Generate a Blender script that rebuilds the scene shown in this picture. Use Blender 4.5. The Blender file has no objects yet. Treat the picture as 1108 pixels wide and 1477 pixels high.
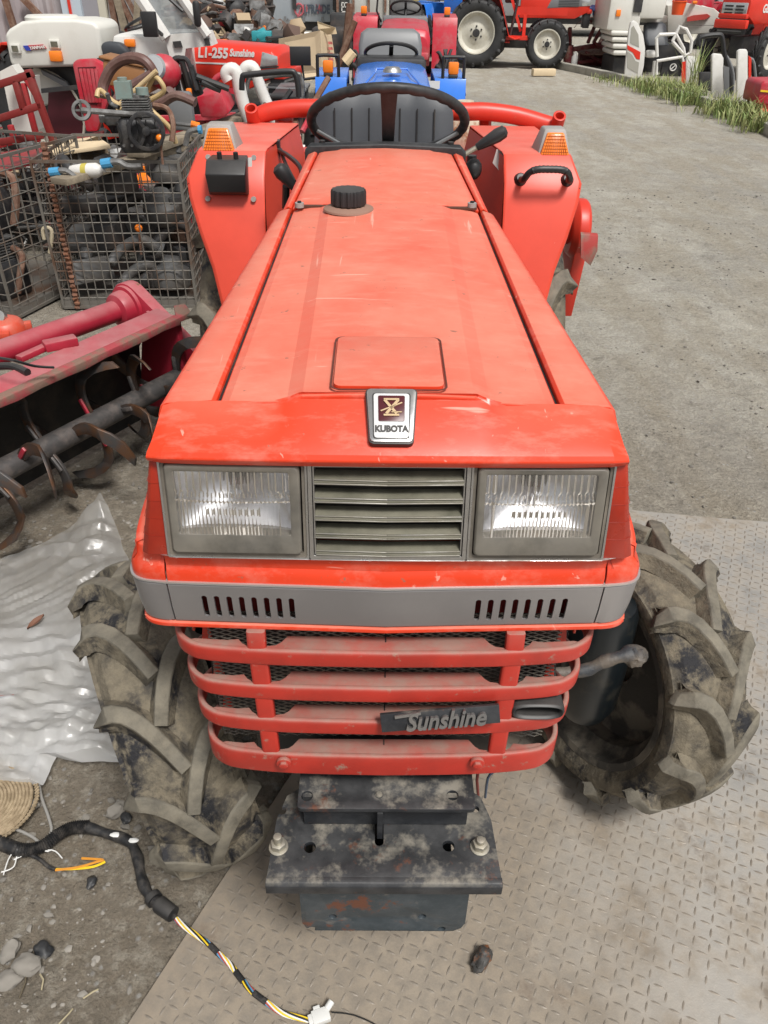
import bpy, bmesh, math, random
from mathutils import Vector, Matrix, noise
rnd = random.Random(7)
C = bpy.context.scene.collection
PI = math.pi
R = math.radians
V = Vector
# ------------------------------------------------------------------ camera
# phone camera held 1.48 m above the yard, looking 35 degrees down along +Y
FPX = 1109.; CX0 = 554.; CY0 = 738.5
def basis(pitch=35., yaw=.64, roll=.87):
    p, y, a = map(R, (pitch, yaw, roll))
    f = V((math.sin(y)*math.cos(p), math.cos(y)*math.cos(p), -math.sin(p)))
    r0 = V((math.cos(y), -math.sin(y), 0)); u0 = r0.cross(f)
    return r0*math.cos(a)+u0*math.sin(a), u0*math.cos(a)-r0*math.sin(a), f
R_, U_, F_ = basis(); CAM = V((-.012, 0, 1.48))
def P(px, py, x=None, y=None, z=None):      # survey: a photo point on a known real plane -> metres
    d = R_*((px-CX0)/FPX)+U_*((CY0-py)/FPX)+F_
    t = (y-CAM.y)/d.y if y is not None else (z-CAM.z)/d.z if z is not None else (x-CAM.x)/d.x
    return CAM+d*t
cd = bpy.data.cameras.new('camera'); cam = bpy.data.objects.new('camera', cd); C.objects.link(cam)
cd.sensor_fit = 'VERTICAL'; cd.sensor_height = 36; cd.lens = 36*FPX/1477.
cd.clip_start = .05; cd.clip_end = 400
m3 = Matrix((R_, U_, -F_)).transposed()
cam.matrix_world = Matrix.Translation(CAM) @ m3.to_4x4()
bpy.context.scene.camera = cam
# ------------------------------------------------------------------ materials
def nodes(name):
    m = bpy.data.materials.new(name); m.use_nodes = True
    nt = m.node_tree; b = nt.nodes['Principled BSDF']
    return m, nt, b
def N(nt, t, **k):
    n = nt.nodes.new(t)
    for a, v in k.items():
        if a in n.inputs: n.inputs[a].default_value = v
        else: setattr(n, a, v)
    return n
def c4(c): return (c[0], c[1], c[2], 1)
def noise_fac(nt, scale, lo, hi, detail=6, rough=.6, vec=None, dist=0, stretch=None):
    tc = nt.nodes.get('TC') or N(nt, 'ShaderNodeTexCoord'); tc.name = 'TC'
    n = N(nt, 'ShaderNodeTexNoise'); n.inputs['Scale'].default_value = scale; n.inputs['Detail'].default_value = detail
    n.inputs['Roughness'].default_value = rough; n.inputs['Distortion'].default_value = dist
    src = tc.outputs['Object']
    if stretch:
        mp = N(nt, 'ShaderNodeMapping'); mp.inputs['Scale'].default_value = stretch
        nt.links.new(src, mp.inputs['Vector']); src = mp.outputs['Vector']
    nt.links.new(src, n.inputs['Vector'])
    r = N(nt, 'ShaderNodeMapRange'); r.inputs['From Min'].default_value = lo; r.inputs['From Max'].default_value = hi
    nt.links.new(n.outputs['Fac'], r.inputs['Value'])
    return r.outputs['Result']
def mixc(nt, fac, a, b):
    m = N(nt, 'ShaderNodeMix'); m.data_type = 'RGBA'
    if hasattr(fac, 'node'): nt.links.new(fac, m.inputs[0])
    else: m.inputs[0].default_value = fac
    for i, c in ((6, a), (7, b)):
        if hasattr(c, 'node'): nt.links.new(c, m.inputs[i])
        else: m.inputs[i].default_value = c4(c)
    return m.outputs[2]
def math_(nt, op, a, b):
    m = N(nt, 'ShaderNodeMath'); m.operation = op
    for i, c in ((0, a), (1, b)):
        if hasattr(c, 'node'): nt.links.new(c, m.inputs[i])
        else: m.inputs[i].default_value = c
    return m.outputs[0]
def up_mask(nt, lo, hi):
    g = N(nt, 'ShaderNodeNewGeometry'); s = N(nt, 'ShaderNodeSeparateXYZ'); nt.links.new(g.outputs['Normal'], s.inputs[0])
    r = N(nt, 'ShaderNodeMapRange'); r.inputs['From Min'].default_value = lo; r.inputs['From Max'].default_value = hi
    nt.links.new(s.outputs['Z'], r.inputs['Value']); return r.outputs['Result']
def bump(nt, b, layers):
    prev = None
    for sc, st, dist in layers:
        n = noise_fac(nt, sc, 0, 1, 8, .65)
        bp = N(nt, 'ShaderNodeBump'); bp.inputs['Strength'].default_value = st; bp.inputs['Distance'].default_value = dist
        nt.links.new(n, bp.inputs['Height'])
        if prev: nt.links.new(prev, bp.inputs['Normal'])
        prev = bp.outputs['Normal']
    if prev: nt.links.new(prev, b.inputs['Normal'])
MATS = {}
def mat(name, base, rough=.5, metal=0., var=None, vs=(6, .4, .65), dust=None, dk=(9, .45, .7), da=.6, up=None, spots=None,
        sk=(25, .62, .68), bumps=(), scr=None, dmin=.4, alpha=None, coat=0, spec=.5, emit=None, rv=.0, streak=None):
    """base colour, a second tone (var) in patches, settled dust (up: only where the surface lies flat), rust/chip spots"""
    m, nt, b = nodes(name)
    col = base
    if var: col = mixc(nt, noise_fac(nt, vs[0], vs[1], vs[2]), base, var)
    if streak:
        col = mixc(nt, math_(nt, 'MULTIPLY', noise_fac(nt, streak[1], .5, .75, 8, .7, stretch=streak[2]), streak[3]), col, streak[0])
    dustf = None
    if dust:
        f = noise_fac(nt, dk[0], dk[1], dk[2], 9, .68)
        if up:
            f = math_(nt, 'MULTIPLY', math_(nt, 'ADD', math_(nt, 'MULTIPLY', f, 1-dmin), dmin), up_mask(nt, *up))
        f = math_(nt, 'MULTIPLY', f, da); dustf = f
        col = mixc(nt, f, col, dust)
    if scr:
        for stv in ((70, 4, 70), (5, 60, 60)):
            col = mixc(nt, math_(nt, 'MULTIPLY', noise_fac(nt, 1.0, .70, .74, 3, .5, stretch=stv, dist=.4), .55), col, scr)
    if spots:
        sf = noise_fac(nt, sk[0], sk[1], sk[2], 10, .7)
        col = mixc(nt, sf, col, spots)
    if hasattr(col, 'node'): nt.links.new(col, b.inputs['Base Color'])
    else: b.inputs['Base Color'].default_value = c4(col)
    b.inputs['Roughness'].default_value = rough
    if dustf is not None or rv:
        rr = noise_fac(nt, 14, .3, .7)
        o = math_(nt, 'ADD', rough-rv/2, math_(nt, 'MULTIPLY', rr, rv))
        if dustf is not None: o = math_(nt, 'ADD', o, math_(nt, 'MULTIPLY', dustf, .35))
        nt.links.new(o, b.inputs['Roughness'])
    b.inputs['Metallic'].default_value = metal
    b.inputs['Specular IOR Level'].default_value = spec
    if coat: b.inputs['Coat Weight'].default_value = coat; b.inputs['Coat Roughness'].default_value = .15
    if alpha is not None: b.inputs['Alpha'].default_value = alpha
    if emit: b.inputs['Emission Color'].default_value = c4(emit[0]); b.inputs['Emission Strength'].default_value = emit[1]
    bump(nt, b, bumps)
    MATS[name] = m
    return m
DUST = (.36, .30, .24)
RED = (.72, .050, .014)
M = {}
M['red'] = mat('tractor_red_paint', RED, .34, var=(.60, .040, .012), vs=(3, .35, .7), dust=(.66, .30, .21), dk=(6, .28, .68), da=.66, dmin=.38, up=(.84, .975), streak=((.78, .42, .33), 16, (1, 3, 1), .30), scr=(.80, .45, .36),
               bumps=((60, .05, .002),), rv=.1, spots=(.30, .12, .08), sk=(52, .64, .69))  # pinker flat faces: real dust plus sky reflection mixed into the colour
M['fender_red'] = mat('fender_red_paint', (.70, .068, .036), .42, var=(.62, .058, .03), dust=(.68, .32, .26), dk=(7, .4, .7), da=.5, up=(.7, .95),
               bumps=((50, .05, .002),), spots=(.80, .62, .55), sk=(30, .72, .75))
M['lower_red'] = mat('grille_red_paint', (.46, .030, .018), .42, var=(.36, .026, .016), vs=(14, .4, .65), dust=(.27, .185, .15), dk=(22, .30, .62), da=.9, up=(.05, .9),
               bumps=((90, .12, .002),), spots=(.30, .17, .13), sk=(45, .60, .68))
M['bar_red'] = mat('rear_bar_red_paint', (.58, .036, .018), .4, var=(.5, .04, .02), vs=(20, .5, .75), spots=(.55, .35, .26), sk=(40, .66, .7), bumps=((60, .1, .002),))
M['silver'] = mat('silver_paint', (.255, .245, .245), .36, .35, var=(.22, .212, .214), vs=(5, .4, .6), rv=.1, spots=(.55, .52, .5), sk=(60, .74, .76), bumps=((200, .04, .001),))
M['silver_edge'] = mat('silver_trim', (.5, .49, .48), .35, .6, dust=DUST, da=.4)
M['chrome'] = mat('worn_chrome', (.55, .55, .55), .25, .9, dust=(.30, .27, .22), dk=(30, .4, .65), da=.6, rv=.2)
M['bezel'] = mat('lamp_bezel_dusty', (.085, .075, .062), .55, var=(.15, .13, .105), vs=(18, .4, .65), dust=(.24, .21, .17), dk=(12, .4, .7), da=.5, bumps=((150, .1, .001),))
M['slat'] = mat('louver_dusty_green_grey', (.075, .073, .05), .7, var=(.15, .143, .105), vs=(16, .35, .65), dust=(.22, .20, .155), dk=(30, .4, .7), da=.4, spots=(.26, .10, .03), sk=(22, .66, .74), bumps=((90, .2, .002),))
M['black'] = mat('black_plastic', (.018, .018, .019), .42, dust=(.12, .11, .1), dk=(12, .4, .7), da=.45, up=(.4, .95), bumps=((120, .08, .001),))
M['matte'] = mat('black_rubber_trim', (.015, .016, .018), .5, dust=(.08, .08, .08), dk=(20, .4, .7), da=.5)
M['dark'] = mat('dark_engine_metal', (.016, .016, .017), .6, var=(.05, .042, .034), vs=(14, .5, .7), bumps=((40, .3, .004),))
M['seat'] = mat('seat_vinyl', (.040, .044, .052), .5, var=(.052, .057, .065), bumps=((90, .15, .001),))
M['spoke'] = mat('spoke_grey_metal', (.20, .21, .22), .45, .5, dust=DUST, da=.3)
M['amber'] = mat('amber_lens', (.85, .21, .015), .25, spec=.6, bumps=((30, .05, .001),))
M['marker'] = mat('red_orange_lens', (.36, .026, .010), .25, var=(.26, .020, .010), vs=(12, .4, .65), dust=(.30, .09, .06), dk=(10, .5, .75), da=.2)
M['grey_plastic'] = mat('grey_plastic', (.30, .29, .28), .5, dust=DUST, da=.4)
M['iron'] = mat('bracket_black_iron', (.017, .019, .023), .5, .1, var=(.042, .044, .048), vs=(22, .42, .62), dust=(.27, .245, .20), dk=(19, .50, .64), da=.75, dmin=.06, up=(.35, .95),
               spots=(.12, .05, .03), sk=(18, .60, .68), bumps=((70, .3, .002), (18, .15, .004)), rv=.2)
M['iron_blue'] = mat('weight_box_iron', (.035, .048, .058), .42, .2, var=(.06, .074, .085), vs=(26, .4, .62), spots=(.14, .05, .028), sk=(13, .56, .60), bumps=((70, .3, .002),),
               dust=(.25, .22, .19), dk=(30, .58, .75), da=.6)
M['bolt'] = mat('zinc_bolt', (.42, .40, .34), .42, .7, dust=(.33, .28, .2), dk=(50, .4, .7), da=.6)
M['rubber'] = mat('muddy_tyre_rubber', (.022, .022, .025), .7, var=(.13, .112, .083), vs=(13, .40, .56), dust=(.20, .172, .125), dk=(30, .46, .60), da=.9, bumps=((40, .8, .010), (150, .5, .002)), spec=.3)
M['lug'] = mat('dusty_lug_rubber', (.145, .133, .108), .78, var=(.075, .068, .055), vs=(17, .45, .68), dust=(.24, .215, .165), dk=(26, .4, .7), da=.7, bumps=((80, .5, .004),), spec=.25)
M['rimdirt'] = mat('muddy_rim', (.055, .05, .043), .8, var=(.16, .14, .11), vs=(14, .48, .6), bumps=((30, .5, .006),))
M['glass'] = None
# ------------------------------------------------------------------ mesh builder
class MB:
    def __init__(s): s.v = []; s.f = []; s.m = []; s.mats = []; s.M = None; s.cur = 0
    def use(s, m):
        if m not in s.mats: s.mats.append(m)
        s.cur = s.mats.index(m); return s
    def add(s, vs, fs):
        o = len(s.v)
        for p in vs:
            p = V(p); s.v.append(s.M @ p if s.M else p)
        for f in fs: s.f.append([i+o for i in f]); s.m.append(s.cur)
        return s
    def box(s, c, d, rot=None):
        x, y, z = d[0]/2, d[1]/2, d[2]/2
        vs = [V((a*x, b*y, e*z)) for e in (-1, 1) for b in (-1, 1) for a in (-1, 1)]
        if rot is not None:
            q = rot if isinstance(rot, Matrix) else Matrix.Rotation(rot[2], 3, 'Z') @ Matrix.Rotation(rot[1], 3, 'Y') @ Matrix.Rotation(rot[0], 3, 'X')
            vs = [q @ p for p in vs]
        return s.add([p+V(c) for p in vs], [(0, 2, 3, 1), (4, 5, 7, 6), (0, 1, 5, 4), (2, 6, 7, 3), (0, 4, 6, 2), (1, 3, 7, 5)])
    def bar(s, a, b, w, h=None):
        a, b = V(a), V(b); d = b-a; q = d.to_track_quat('Y', 'Z').to_matrix()
        return s.box((a+b)/2, (w, d.length, h or w), q)
    def loft(s, secs, caps=True, closed=True, ring=False):
        n = len(secs[0]); o = [p for sec in secs for p in sec]; fs = []
        k = len(secs)
        for i in range(k if ring else k-1):
            j2 = (i+1) % k
            for j in range(n if closed else n-1):
                a, b = i*n+j, i*n+(j+1) % n
                fs.append((a, b, j2*n+(j+1) % n, j2*n+j))
        if caps and not ring:
            fs.append(tuple(range(n))[::-1]); fs.append(tuple((k-1)*n+i for i in range(n)))
        return s.add(o, fs)
    def prism(s, poly, ax, d0, d1):       # poly in the two other axes, extruded along ax
        def w(p, d): return {'x': (d, p[0], p[1]), 'y': (p[0], d, p[1]), 'z': (p[0], p[1], d)}[ax]
        return s.loft([[w(p, d0) for p in poly], [w(p, d1) for p in poly]])
    def tube(s, path, r, n=8, ring=False, caps=True, flat=None):
        path = [V(p) for p in path]; k = len(path); secs = []; prev = None
        for i, p in enumerate(path):
            if ring: d = path[(i+1) % k]-path[i-1]
            else: d = path[min(i+1, k-1)]-path[max(i-1, 0)]
            d.normalize()
            if prev is None:
                u = d.orthogonal() if abs(d.z) > .95 else d.cross(V((0, 0, 1)))
            else: u = prev-d*prev.dot(d)
            u.normalize(); prev = u; w = d.cross(u)
            rr = r[i] if isinstance(r, (list, tuple)) else r
            secs.append([p+u*math.cos(2*PI*j/n)*rr+w*math.sin(2*PI*j/n)*rr*(flat or 1) for j in range(n)])
        return s.loft(secs, caps=caps, ring=ring)
    def lathe(s, prof, n=24, M=None, arc=None):   # prof [(r, h)] around local Z
        old = s.M; s.M = (old @ M) if (old and M) else (M or old)
        k = len(prof); vs = []; fs = []
        for i in range(n):
            a = 2*PI*i/n
            vs += [(r*math.cos(a), r*math.sin(a), h) for r, h in prof]
        for i in range(n):
            j = (i+1) % n
            for t in range(k-1): fs.append((i*k+t, j*k+t, j*k+t+1, i*k+t+1))
        if prof[0][0] > 1e-6: pass
        s.add(vs, fs); s.M = old; return s
    def cyl(s, a, b, r, n=16, r2=None):
        a, b = V(a), V(b); return s.tube([a, b], [r, r if r2 is None else r2], n)
    def blob(s, c, rad, seed=0, sub=2, amp=.2, fr=1.5):
        bm = bmesh.new(); bmesh.ops.create_icosphere(bm, subdivisions=sub, radius=1)
        rad = rad if isinstance(rad, (tuple, list, Vector)) else (rad,)*3
        vs = []
        for v in bm.verts:
            k = 1+amp*noise.noise(v.co*fr+V((seed*3.1, seed*1.7, 0)))
            vs.append(V((v.co.x*rad[0], v.co.y*rad[1], v.co.z*rad[2]))*k+V(c))
        fs = [[v.index for v in f.verts] for f in bm.faces]; bm.free()
        return s.add(vs, fs)
    def grid(s, rows):
        n = len(rows[0]); return s.loft(rows, caps=False, closed=False)
SHIFT = {}
def finish(me, angle=35):
    for p in me.polygons: p.use_smooth = True
    try: me.set_sharp_from_angle(angle=R(angle))
    except Exception: pass
def build(mb, name, material=None, parent=None, bevel=0, seg=2, angle=35, solid=0, cut=None, sub=0, loc=None, label=None):
    me = bpy.data.meshes.new(name)
    me.from_pydata([tuple(v) for v in mb.v], [], mb.f); me.validate()
    ms = mb.mats if mb.mats else [material]
    for m in ms: me.materials.append(m)
    if len(ms) > 1 and len(me.polygons) == len(mb.m):
        for p, i in zip(me.polygons, mb.m): p.material_index = i
    bm = bmesh.new(); bm.from_mesh(me); bmesh.ops.remove_doubles(bm, verts=bm.verts, dist=1e-6); bmesh.ops.recalc_face_normals(bm, faces=bm.faces); bm.to_mesh(me); bm.free()
    o = bpy.data.objects.new(name, me); C.objects.link(o)
    if cut is not None or solid or bevel or sub:
        co = None
        if solid:
            sd = o.modifiers.new('s', 'SOLIDIFY'); sd.thickness = solid; sd.offset = -1
        if cut is not None:
            cm = bpy.data.meshes.new('c'); cm.from_pydata([tuple(v) for v in cut.v], [], cut.f)
            b2 = bmesh.new(); b2.from_mesh(cm); bmesh.ops.recalc_face_normals(b2, faces=b2.faces); b2.to_mesh(cm); b2.free()
            co = bpy.data.objects.new('c', cm); C.objects.link(co)
            md = o.modifiers.new('b', 'BOOLEAN'); md.operation = 'DIFFERENCE'; md.object = co; md.solver = 'EXACT'
        if bevel:
            bv = o.modifiers.new('v', 'BEVEL'); bv.width = bevel; bv.segments = seg; bv.limit_method = 'ANGLE'; bv.angle_limit = R(30); bv.harden_normals = False
        if sub:
            sb = o.modifiers.new('u', 'SUBSURF'); sb.levels = sub; sb.render_levels = sub
        bpy.context.view_layer.update()
        dg = bpy.context.evaluated_depsgraph_get()
        nm = bpy.data.meshes.new_from_object(o.evaluated_get(dg), depsgraph=dg)
        o.modifiers.clear(); o.data = nm; nm.name = name
        if co: bpy.data.objects.remove(co)
        me = nm
    finish(me, angle)
    if parent is not None:
        o.parent = parent
        L = SHIFT.get(parent.name)
        if L is not None:
            me.transform(Matrix.Translation(-L)); SHIFT[o.name] = L
    if loc is not None: o.location = loc
    if label: o['label'] = label
    return o
def tag(o, label, cat, group=None, kind=None):
    if kind in ('structure',): o['kind'] = kind; o['label'] = label; o['category'] = cat; return o
    o['label'] = label; o['category'] = cat
    if group: o['group'] = group
    if kind: o['kind'] = kind
    return o
def thing(name, label, cat, loc=(0, 0, 0), rz=0, group=None, world=True, scale=1):
    o = bpy.data.objects.new(name, None); C.objects.link(o)
    o.location = loc; o.rotation_euler = (0, 0, rz); o.scale = (scale,)*3; o.empty_display_size = .1
    tag(o, label, cat, group)
    if world: SHIFT[o.name] = V(loc)       # parts are given in world metres
    return o
def solo(mb, name, label, cat, material=None, group=None, kind=None, base=None, **k):   # a thing that is one mesh, origin at its base
    o = build(mb, name, material, None, **k)
    xs = [v.co for v in o.data.vertices]
    if base is None:
        base = V(((min(p.x for p in xs)+max(p.x for p in xs))/2, (min(p.y for p in xs)+max(p.y for p in xs))/2, min(p.z for p in xs)))
    o.data.transform(Matrix.Translation(-V(base))); o.location = base
    tag(o, label, cat, group, kind); return o
def copy_tree(o, parent=None):
    c = o.copy(); C.objects.link(c); c.parent = parent
    for ch in o.children: copy_tree(ch, c)
    return c
FONT = None
def text_mesh(body, size, ext=.001, shear=0, bold=0, sx=1.0):
    cu = bpy.data.curves.new('t', 'FONT'); cu.body = body; cu.size = size; cu.extrude = ext; cu.shear = shear; cu.offset = bold
    cu.align_x = 'CENTER'; cu.align_y = 'CENTER'; cu.resolution_u = 3
    o = bpy.data.objects.new('t', cu); C.objects.link(o); bpy.context.view_layer.update()
    dg = bpy.context.evaluated_depsgraph_get(); me = bpy.data.meshes.new_from_object(o.evaluated_get(dg)); bpy.data.objects.remove(o)
    mb = MB(); mb.v = [V((v.co.x*sx, v.co.y, v.co.z)) for v in me.vertices]; mb.f = [list(p.vertices) for p in me.polygons]; mb.m = [0]*len(mb.f)
    return mb
def frame_m(o, x, y):       # matrix with origin o, x axis along x, y axis along y (z = x cross y)
    x = V(x).normalized(); z = x.cross(V(y)).normalized(); y = z.cross(x)
    m = Matrix((x, y, z)).transposed().to_4x4(); m.translation = V(o); return m
def letters(body, size, o, x, y, name, material, parent, ext=.001, shear=0, bold=0, sx=1.0):
    mb = text_mesh(body, size, ext, shear, bold, sx); m = frame_m(o, x, y); mb.v = [m @ v for v in mb.v]
    return build(mb, name, material, parent)
def smooth_path(pts, k=4):      # Catmull-Rom
    pts = [V(p) for p in pts]; out = []
    for i in range(len(pts)-1):
        p0 = pts[max(i-1, 0)]; p1 = pts[i]; p2 = pts[i+1]; p3 = pts[min(i+2, len(pts)-1)]
        for j in range(k):
            t = j/k; out.append(.5*((2*p1)+(p2-p0)*t+(2*p0-5*p1+4*p2-p3)*t*t+(3*p1-p0-3*p2+p3)*t**3))
    out.append(pts[-1]); return out
# ------------------------------------------------------------------ light: overcast day, soft sun high on the right
sc = bpy.context.scene
w = bpy.data.worlds.new('World'); sc.world = w; w.use_nodes = True
nt = w.node_tree; bg = nt.nodes['Background']
sky = nt.nodes.new('ShaderNodeTexSky'); sky.sky_type = 'NISHITA'; sky.sun_disc = False
SUN_EL, SUN_AZ = R(58), R(150)
sky.sun_elevation = SUN_EL; sky.sun_rotation = SUN_AZ; sky.air_density = 1.0; sky.dust_density = 3.5; sky.ozone_density = 1
hs = nt.nodes.new('ShaderNodeHueSaturation'); hs.inputs['Saturation'].default_value = .10      # cloud cover: nearly white sky
nt.links.new(sky.outputs[0], hs.inputs['Color']); nt.links.new(hs.outputs[0], bg.inputs['Color'])
bg.inputs['Strength'].default_value = .095
sl = bpy.data.lights.new('sun', 'SUN'); sl.energy = 2.8; sl.angle = R(13); sl.color = (1, .965, .915)
so = bpy.data.objects.new('sun', sl); C.objects.link(so)
sd = V((math.sin(SUN_AZ)*math.cos(SUN_EL), math.cos(SUN_AZ)*math.cos(SUN_EL), math.sin(SUN_EL)))
so.rotation_euler = sd.to_track_quat('Z', 'Y').to_euler(); so.location = sd*30
sc.view_settings.view_transform = 'Standard'; sc.view_settings.look = 'None'; sc.view_settings.exposure = .32; sc.view_settings.gamma = 1
sc.cycles.max_bounces = 6; sc.cycles.transparent_max_bounces = 12; sc.cycles.use_denoising = True
# ================================================================== THE TRACTOR IN FRONT
T = thing('compact_tractor', 'dusty orange-red compact tractor facing us, wheels turned, standing on the checkered steel plate', 'tractor', (0, 1.3, 0))
def lerp(a, b, t): return a+(b-a)*t
def sym(pts):                    # mirror a list of (x,...) from x<0 side to the x>0 side
    return pts+[(-p[0],)+tuple(p[1:]) for p in reversed(pts) if abs(p[0]) > 1e-6]
# ---- hood centre panel, raised plateau between two creases
def hood_sec(t):
    y = lerp(.782, 1.525, t); z = lerp(1.080, 1.112, t); w = lerp(.193, .176, t); c = lerp(.103, .112, t)
    h = .007
    crown = .003
    pts = [(-w, y, z-.004), (-w+.012, y, z), (-c-.03, y, z+crown), (-c-.012, y, z+crown+.001), (-c+.006, y, z+crown+h), (-c*.5, y, z+crown+h+.002), (0, y, z+crown+h+.003)]
    return sym(pts)
mb = MB(); S = [hood_sec(t/8) for t in range(9)]
mb.grid(S); hood = build(mb, 'hood', M['red'], T, solid=.012, bevel=.002, angle=12)
# ---- nose: sloping front edge of the hood with the lip above the lamps
def nose_line(k):
    out = []
    xs = [-.268, -.262, -.25, -.2, -.14, -.118, -.104, -.06, 0]
    for x in xs:
        a = abs(x); pl = 1 if a <= .104 else (0 if a >= .125 else .5)
        pl *= 1
        bow = -.0035*(1-(a/.27)**2)
        ed = max(0, (a-.245)/.023)
        if k == 0: y, z = .785-.001*ed, 1.078+.004+.012*pl-.006*ed
        if k == 1: y, z = .775-.001*ed+pl*.012, 1.073+.004+.013*pl-.006*ed
        if k == 2: y, z = .742+bow+.004*ed, 1.058+.002*pl-.006*ed
        if k == 3: y, z = .728+bow+.006*ed, 1.048-.004*ed
        if k == 4: y, z = .724+bow+.006*ed, 1.041-.002*ed
        if k == 5: y, z = .732+bow+.006*ed, 1.030
        if k == 6: y, z = .80, 1.030
        xx = x*(1 if k < 2 else lerp(1, 1.005, min(1, (k-1)/2)))
        xx = x*(.955, .960, .982, .996, 1.0, 1.003, 1.0)[k]
        out.append((xx, y, z))
    return sym(out)
mb = MB(); mb.grid([nose_line(k) for k in range(7)]); build(mb, 'nose_panel', M['red'], hood, bevel=.0022, angle=14)
for s in (-1, 1):        # side panels beside the long gaps, and their vertical flanks
    mb = MB(); secs = []
    for i in range(9):
        t = i/8; y = lerp(.79, 1.53, t); z = lerp(1.080, 1.112, t); gi = lerp(.1975, .1800, t); go = lerp(.262, .207, t)
        secs.append([(s*gi, y, z-.05), (s*gi, y, z-.004), (s*(gi+.004), y, z), (s*(go-.008), y, z-.004), (s*(go-.001), y, z-.008), (s*(go+.003), y, z-.020), (s*(go+.008), y, z-.22), (s*(go+.008), y, z-.36)])
    mb.grid(secs); build(mb, 'side_panel', M['red'], T, solid=.004, bevel=.0012)
    mb = MB(); mb.loft([[(s*(x_-.012), y_, z_-.009), (s*(x_+.012), y_, z_-.009), (s*(x_+.012), y_, z_-.014), (s*(x_-.012), y_, z_-.014)] for x_, y_, z_ in ((.1955, .79, 1.08), (.178, 1.525, 1.112))]); build(mb, 'gap_shadow_channel', M['dark'], T)
# fuel flap: a shut lid in a shallow recess
fl = [P(478, 559, z=1.097), P(484, 489, z=1.100), P(632, 490, z=1.100), P(644, 561, z=1.097)]
cx = sum((p.x for p in fl))/4
fx0, fx1, fy0, fy1 = fl[0].x, fl[3].x, (fl[0].y+fl[3].y)/2, (fl[1].y+fl[2].y)/2
def rrect(x0, x1, y0, y1, r, n=4):
    pts = []
    for cxx, cyy, a0 in ((x1-r, y1-r, 0), (x0+r, y1-r, 90), (x0+r, y0+r, 180), (x1-r, y0+r, 270)):
        for i in range(n+1):
            a = R(a0+90*i/n); pts.append((cxx+r*math.cos(a), cyy+r*math.sin(a)))
    return pts
mb = MB(); zc = lambda y, x=0: lerp(1.0965, 1.1285, (y-.782)/.743)-.002*abs(x)/.1
base = rrect(fx0, fx1, fy0, fy1, .010)
secs = []
for off, dz in ((.0022, .0004), (.0022, .0008), (.0006, .0008), (.0, -.0002)):
    secs.append([(cx+(x-cx)*(1+off/.07), (fy0+fy1)/2+(y-(fy0+fy1)/2)*(1+off/.05), zc(y, x)+dz) for x, y in base])
mb.use(mat('flap_gap_grime', (.11, .03, .02), .7)).loft(secs, caps=False)
mb.use(M['red']).loft([[(x, y, zc(y, x)-.002) for x, y in rrect(fx0+.002, fx1-.002, fy0+.002, fy1-.002, .009)], [(x, y, zc(y, x)+.0028) for x, y in rrect(fx0+.002, fx1-.002, fy0+.002, fy1-.002, .009)]])
build(mb, 'fuel_flap', None, hood, bevel=.0012)
# ---- cowl behind the hood
mb = MB(); secs = []
for i in range(5):
    t = i/4; y = lerp(1.532, 1.885, t); z = lerp(1.114, 1.150, t); w_ = lerp(.178, .150, t); c = w_*.66
    secs.append(sym([(-w_, y, z-.003), (-w_+.012, y, z), (-c-.01, y, z+.003), (-c, y, z+.006), (0, y, z+.009)]))
mb.grid(secs); cowl = build(mb, 'cowl', M['red'], T, solid=.01, bevel=.0015)
for s in (-1, 1):
    mb = MB(); secs = []
    for i in range(5):
        t = i/4; y = lerp(1.537, 1.89, t); z = lerp(1.114, 1.150, t); w_ = lerp(.181, .153, t); o_ = lerp(.202, .180, t)
        secs.append([(s*w_, y, z-.05), (s*w_, y, z-.003), (s*(w_+.006), y, z), (s*(o_-.006), y, z-.006), (s*o_, y, z-.018), (s*(o_+.01), y, z-.30)])
    mb.grid(secs); build(mb, 'cowl_flank', M['red'], cowl, solid=.004, bevel=.001)
    p = P(432 if s < 0 else 681, 294, z=1.124)
    mb = MB(); mb.use(M['grey_plastic']).cyl(p-V((0, 0, .006)), p+V((0, 0, .002)), .0085, 14); mb.use(M['dark']).cyl(p, p+V((0, 0, .005)), .004, 6)
    build(mb, 'cowl_screw', None, cowl)
mb = MB(); secs = []       # rubber strip round the dash edge
for x in [-.182, -.17, -.15, 0, .15, .17, .182]:
    zz = 1.156+.006*(1-abs(x)/.182) if abs(x) < .175 else 1.144
    secs.append([(x, 1.886, zz-.02), (x, 1.884, zz+.004), (x, 1.894, zz+.008), (x, 1.92, zz+.006), (x, 1.93, zz-.03)])
mb.loft(secs); build(mb, 'dash_trim', M['matte'], cowl, bevel=.002)
for px in (465, 650):
    p = P(px, 214, y=1.905); mb = MB(); mb.cyl((p.x, 1.905, 1.155), (p.x, 1.905, 1.17), .007, 10); build(mb, 'trim_button', M['black'], cowl)
mb = MB(); mb.box((0, 1.96, 1.02), (.32, .12, .22)); mb.box((0, 1.75, .90), (.34, .34, .36)); build(mb, 'dashboard', M['dark'], T, bevel=.01)
mb = MB(); mb.box((0, 1.5285, 1.1165), (.345, .010, .004)); build(mb, 'hood_joint', mat('joint_shade_grime', (.09, .035, .02), .8), T)  # dark strip in the gap: its shade and grime as one colour
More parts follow.
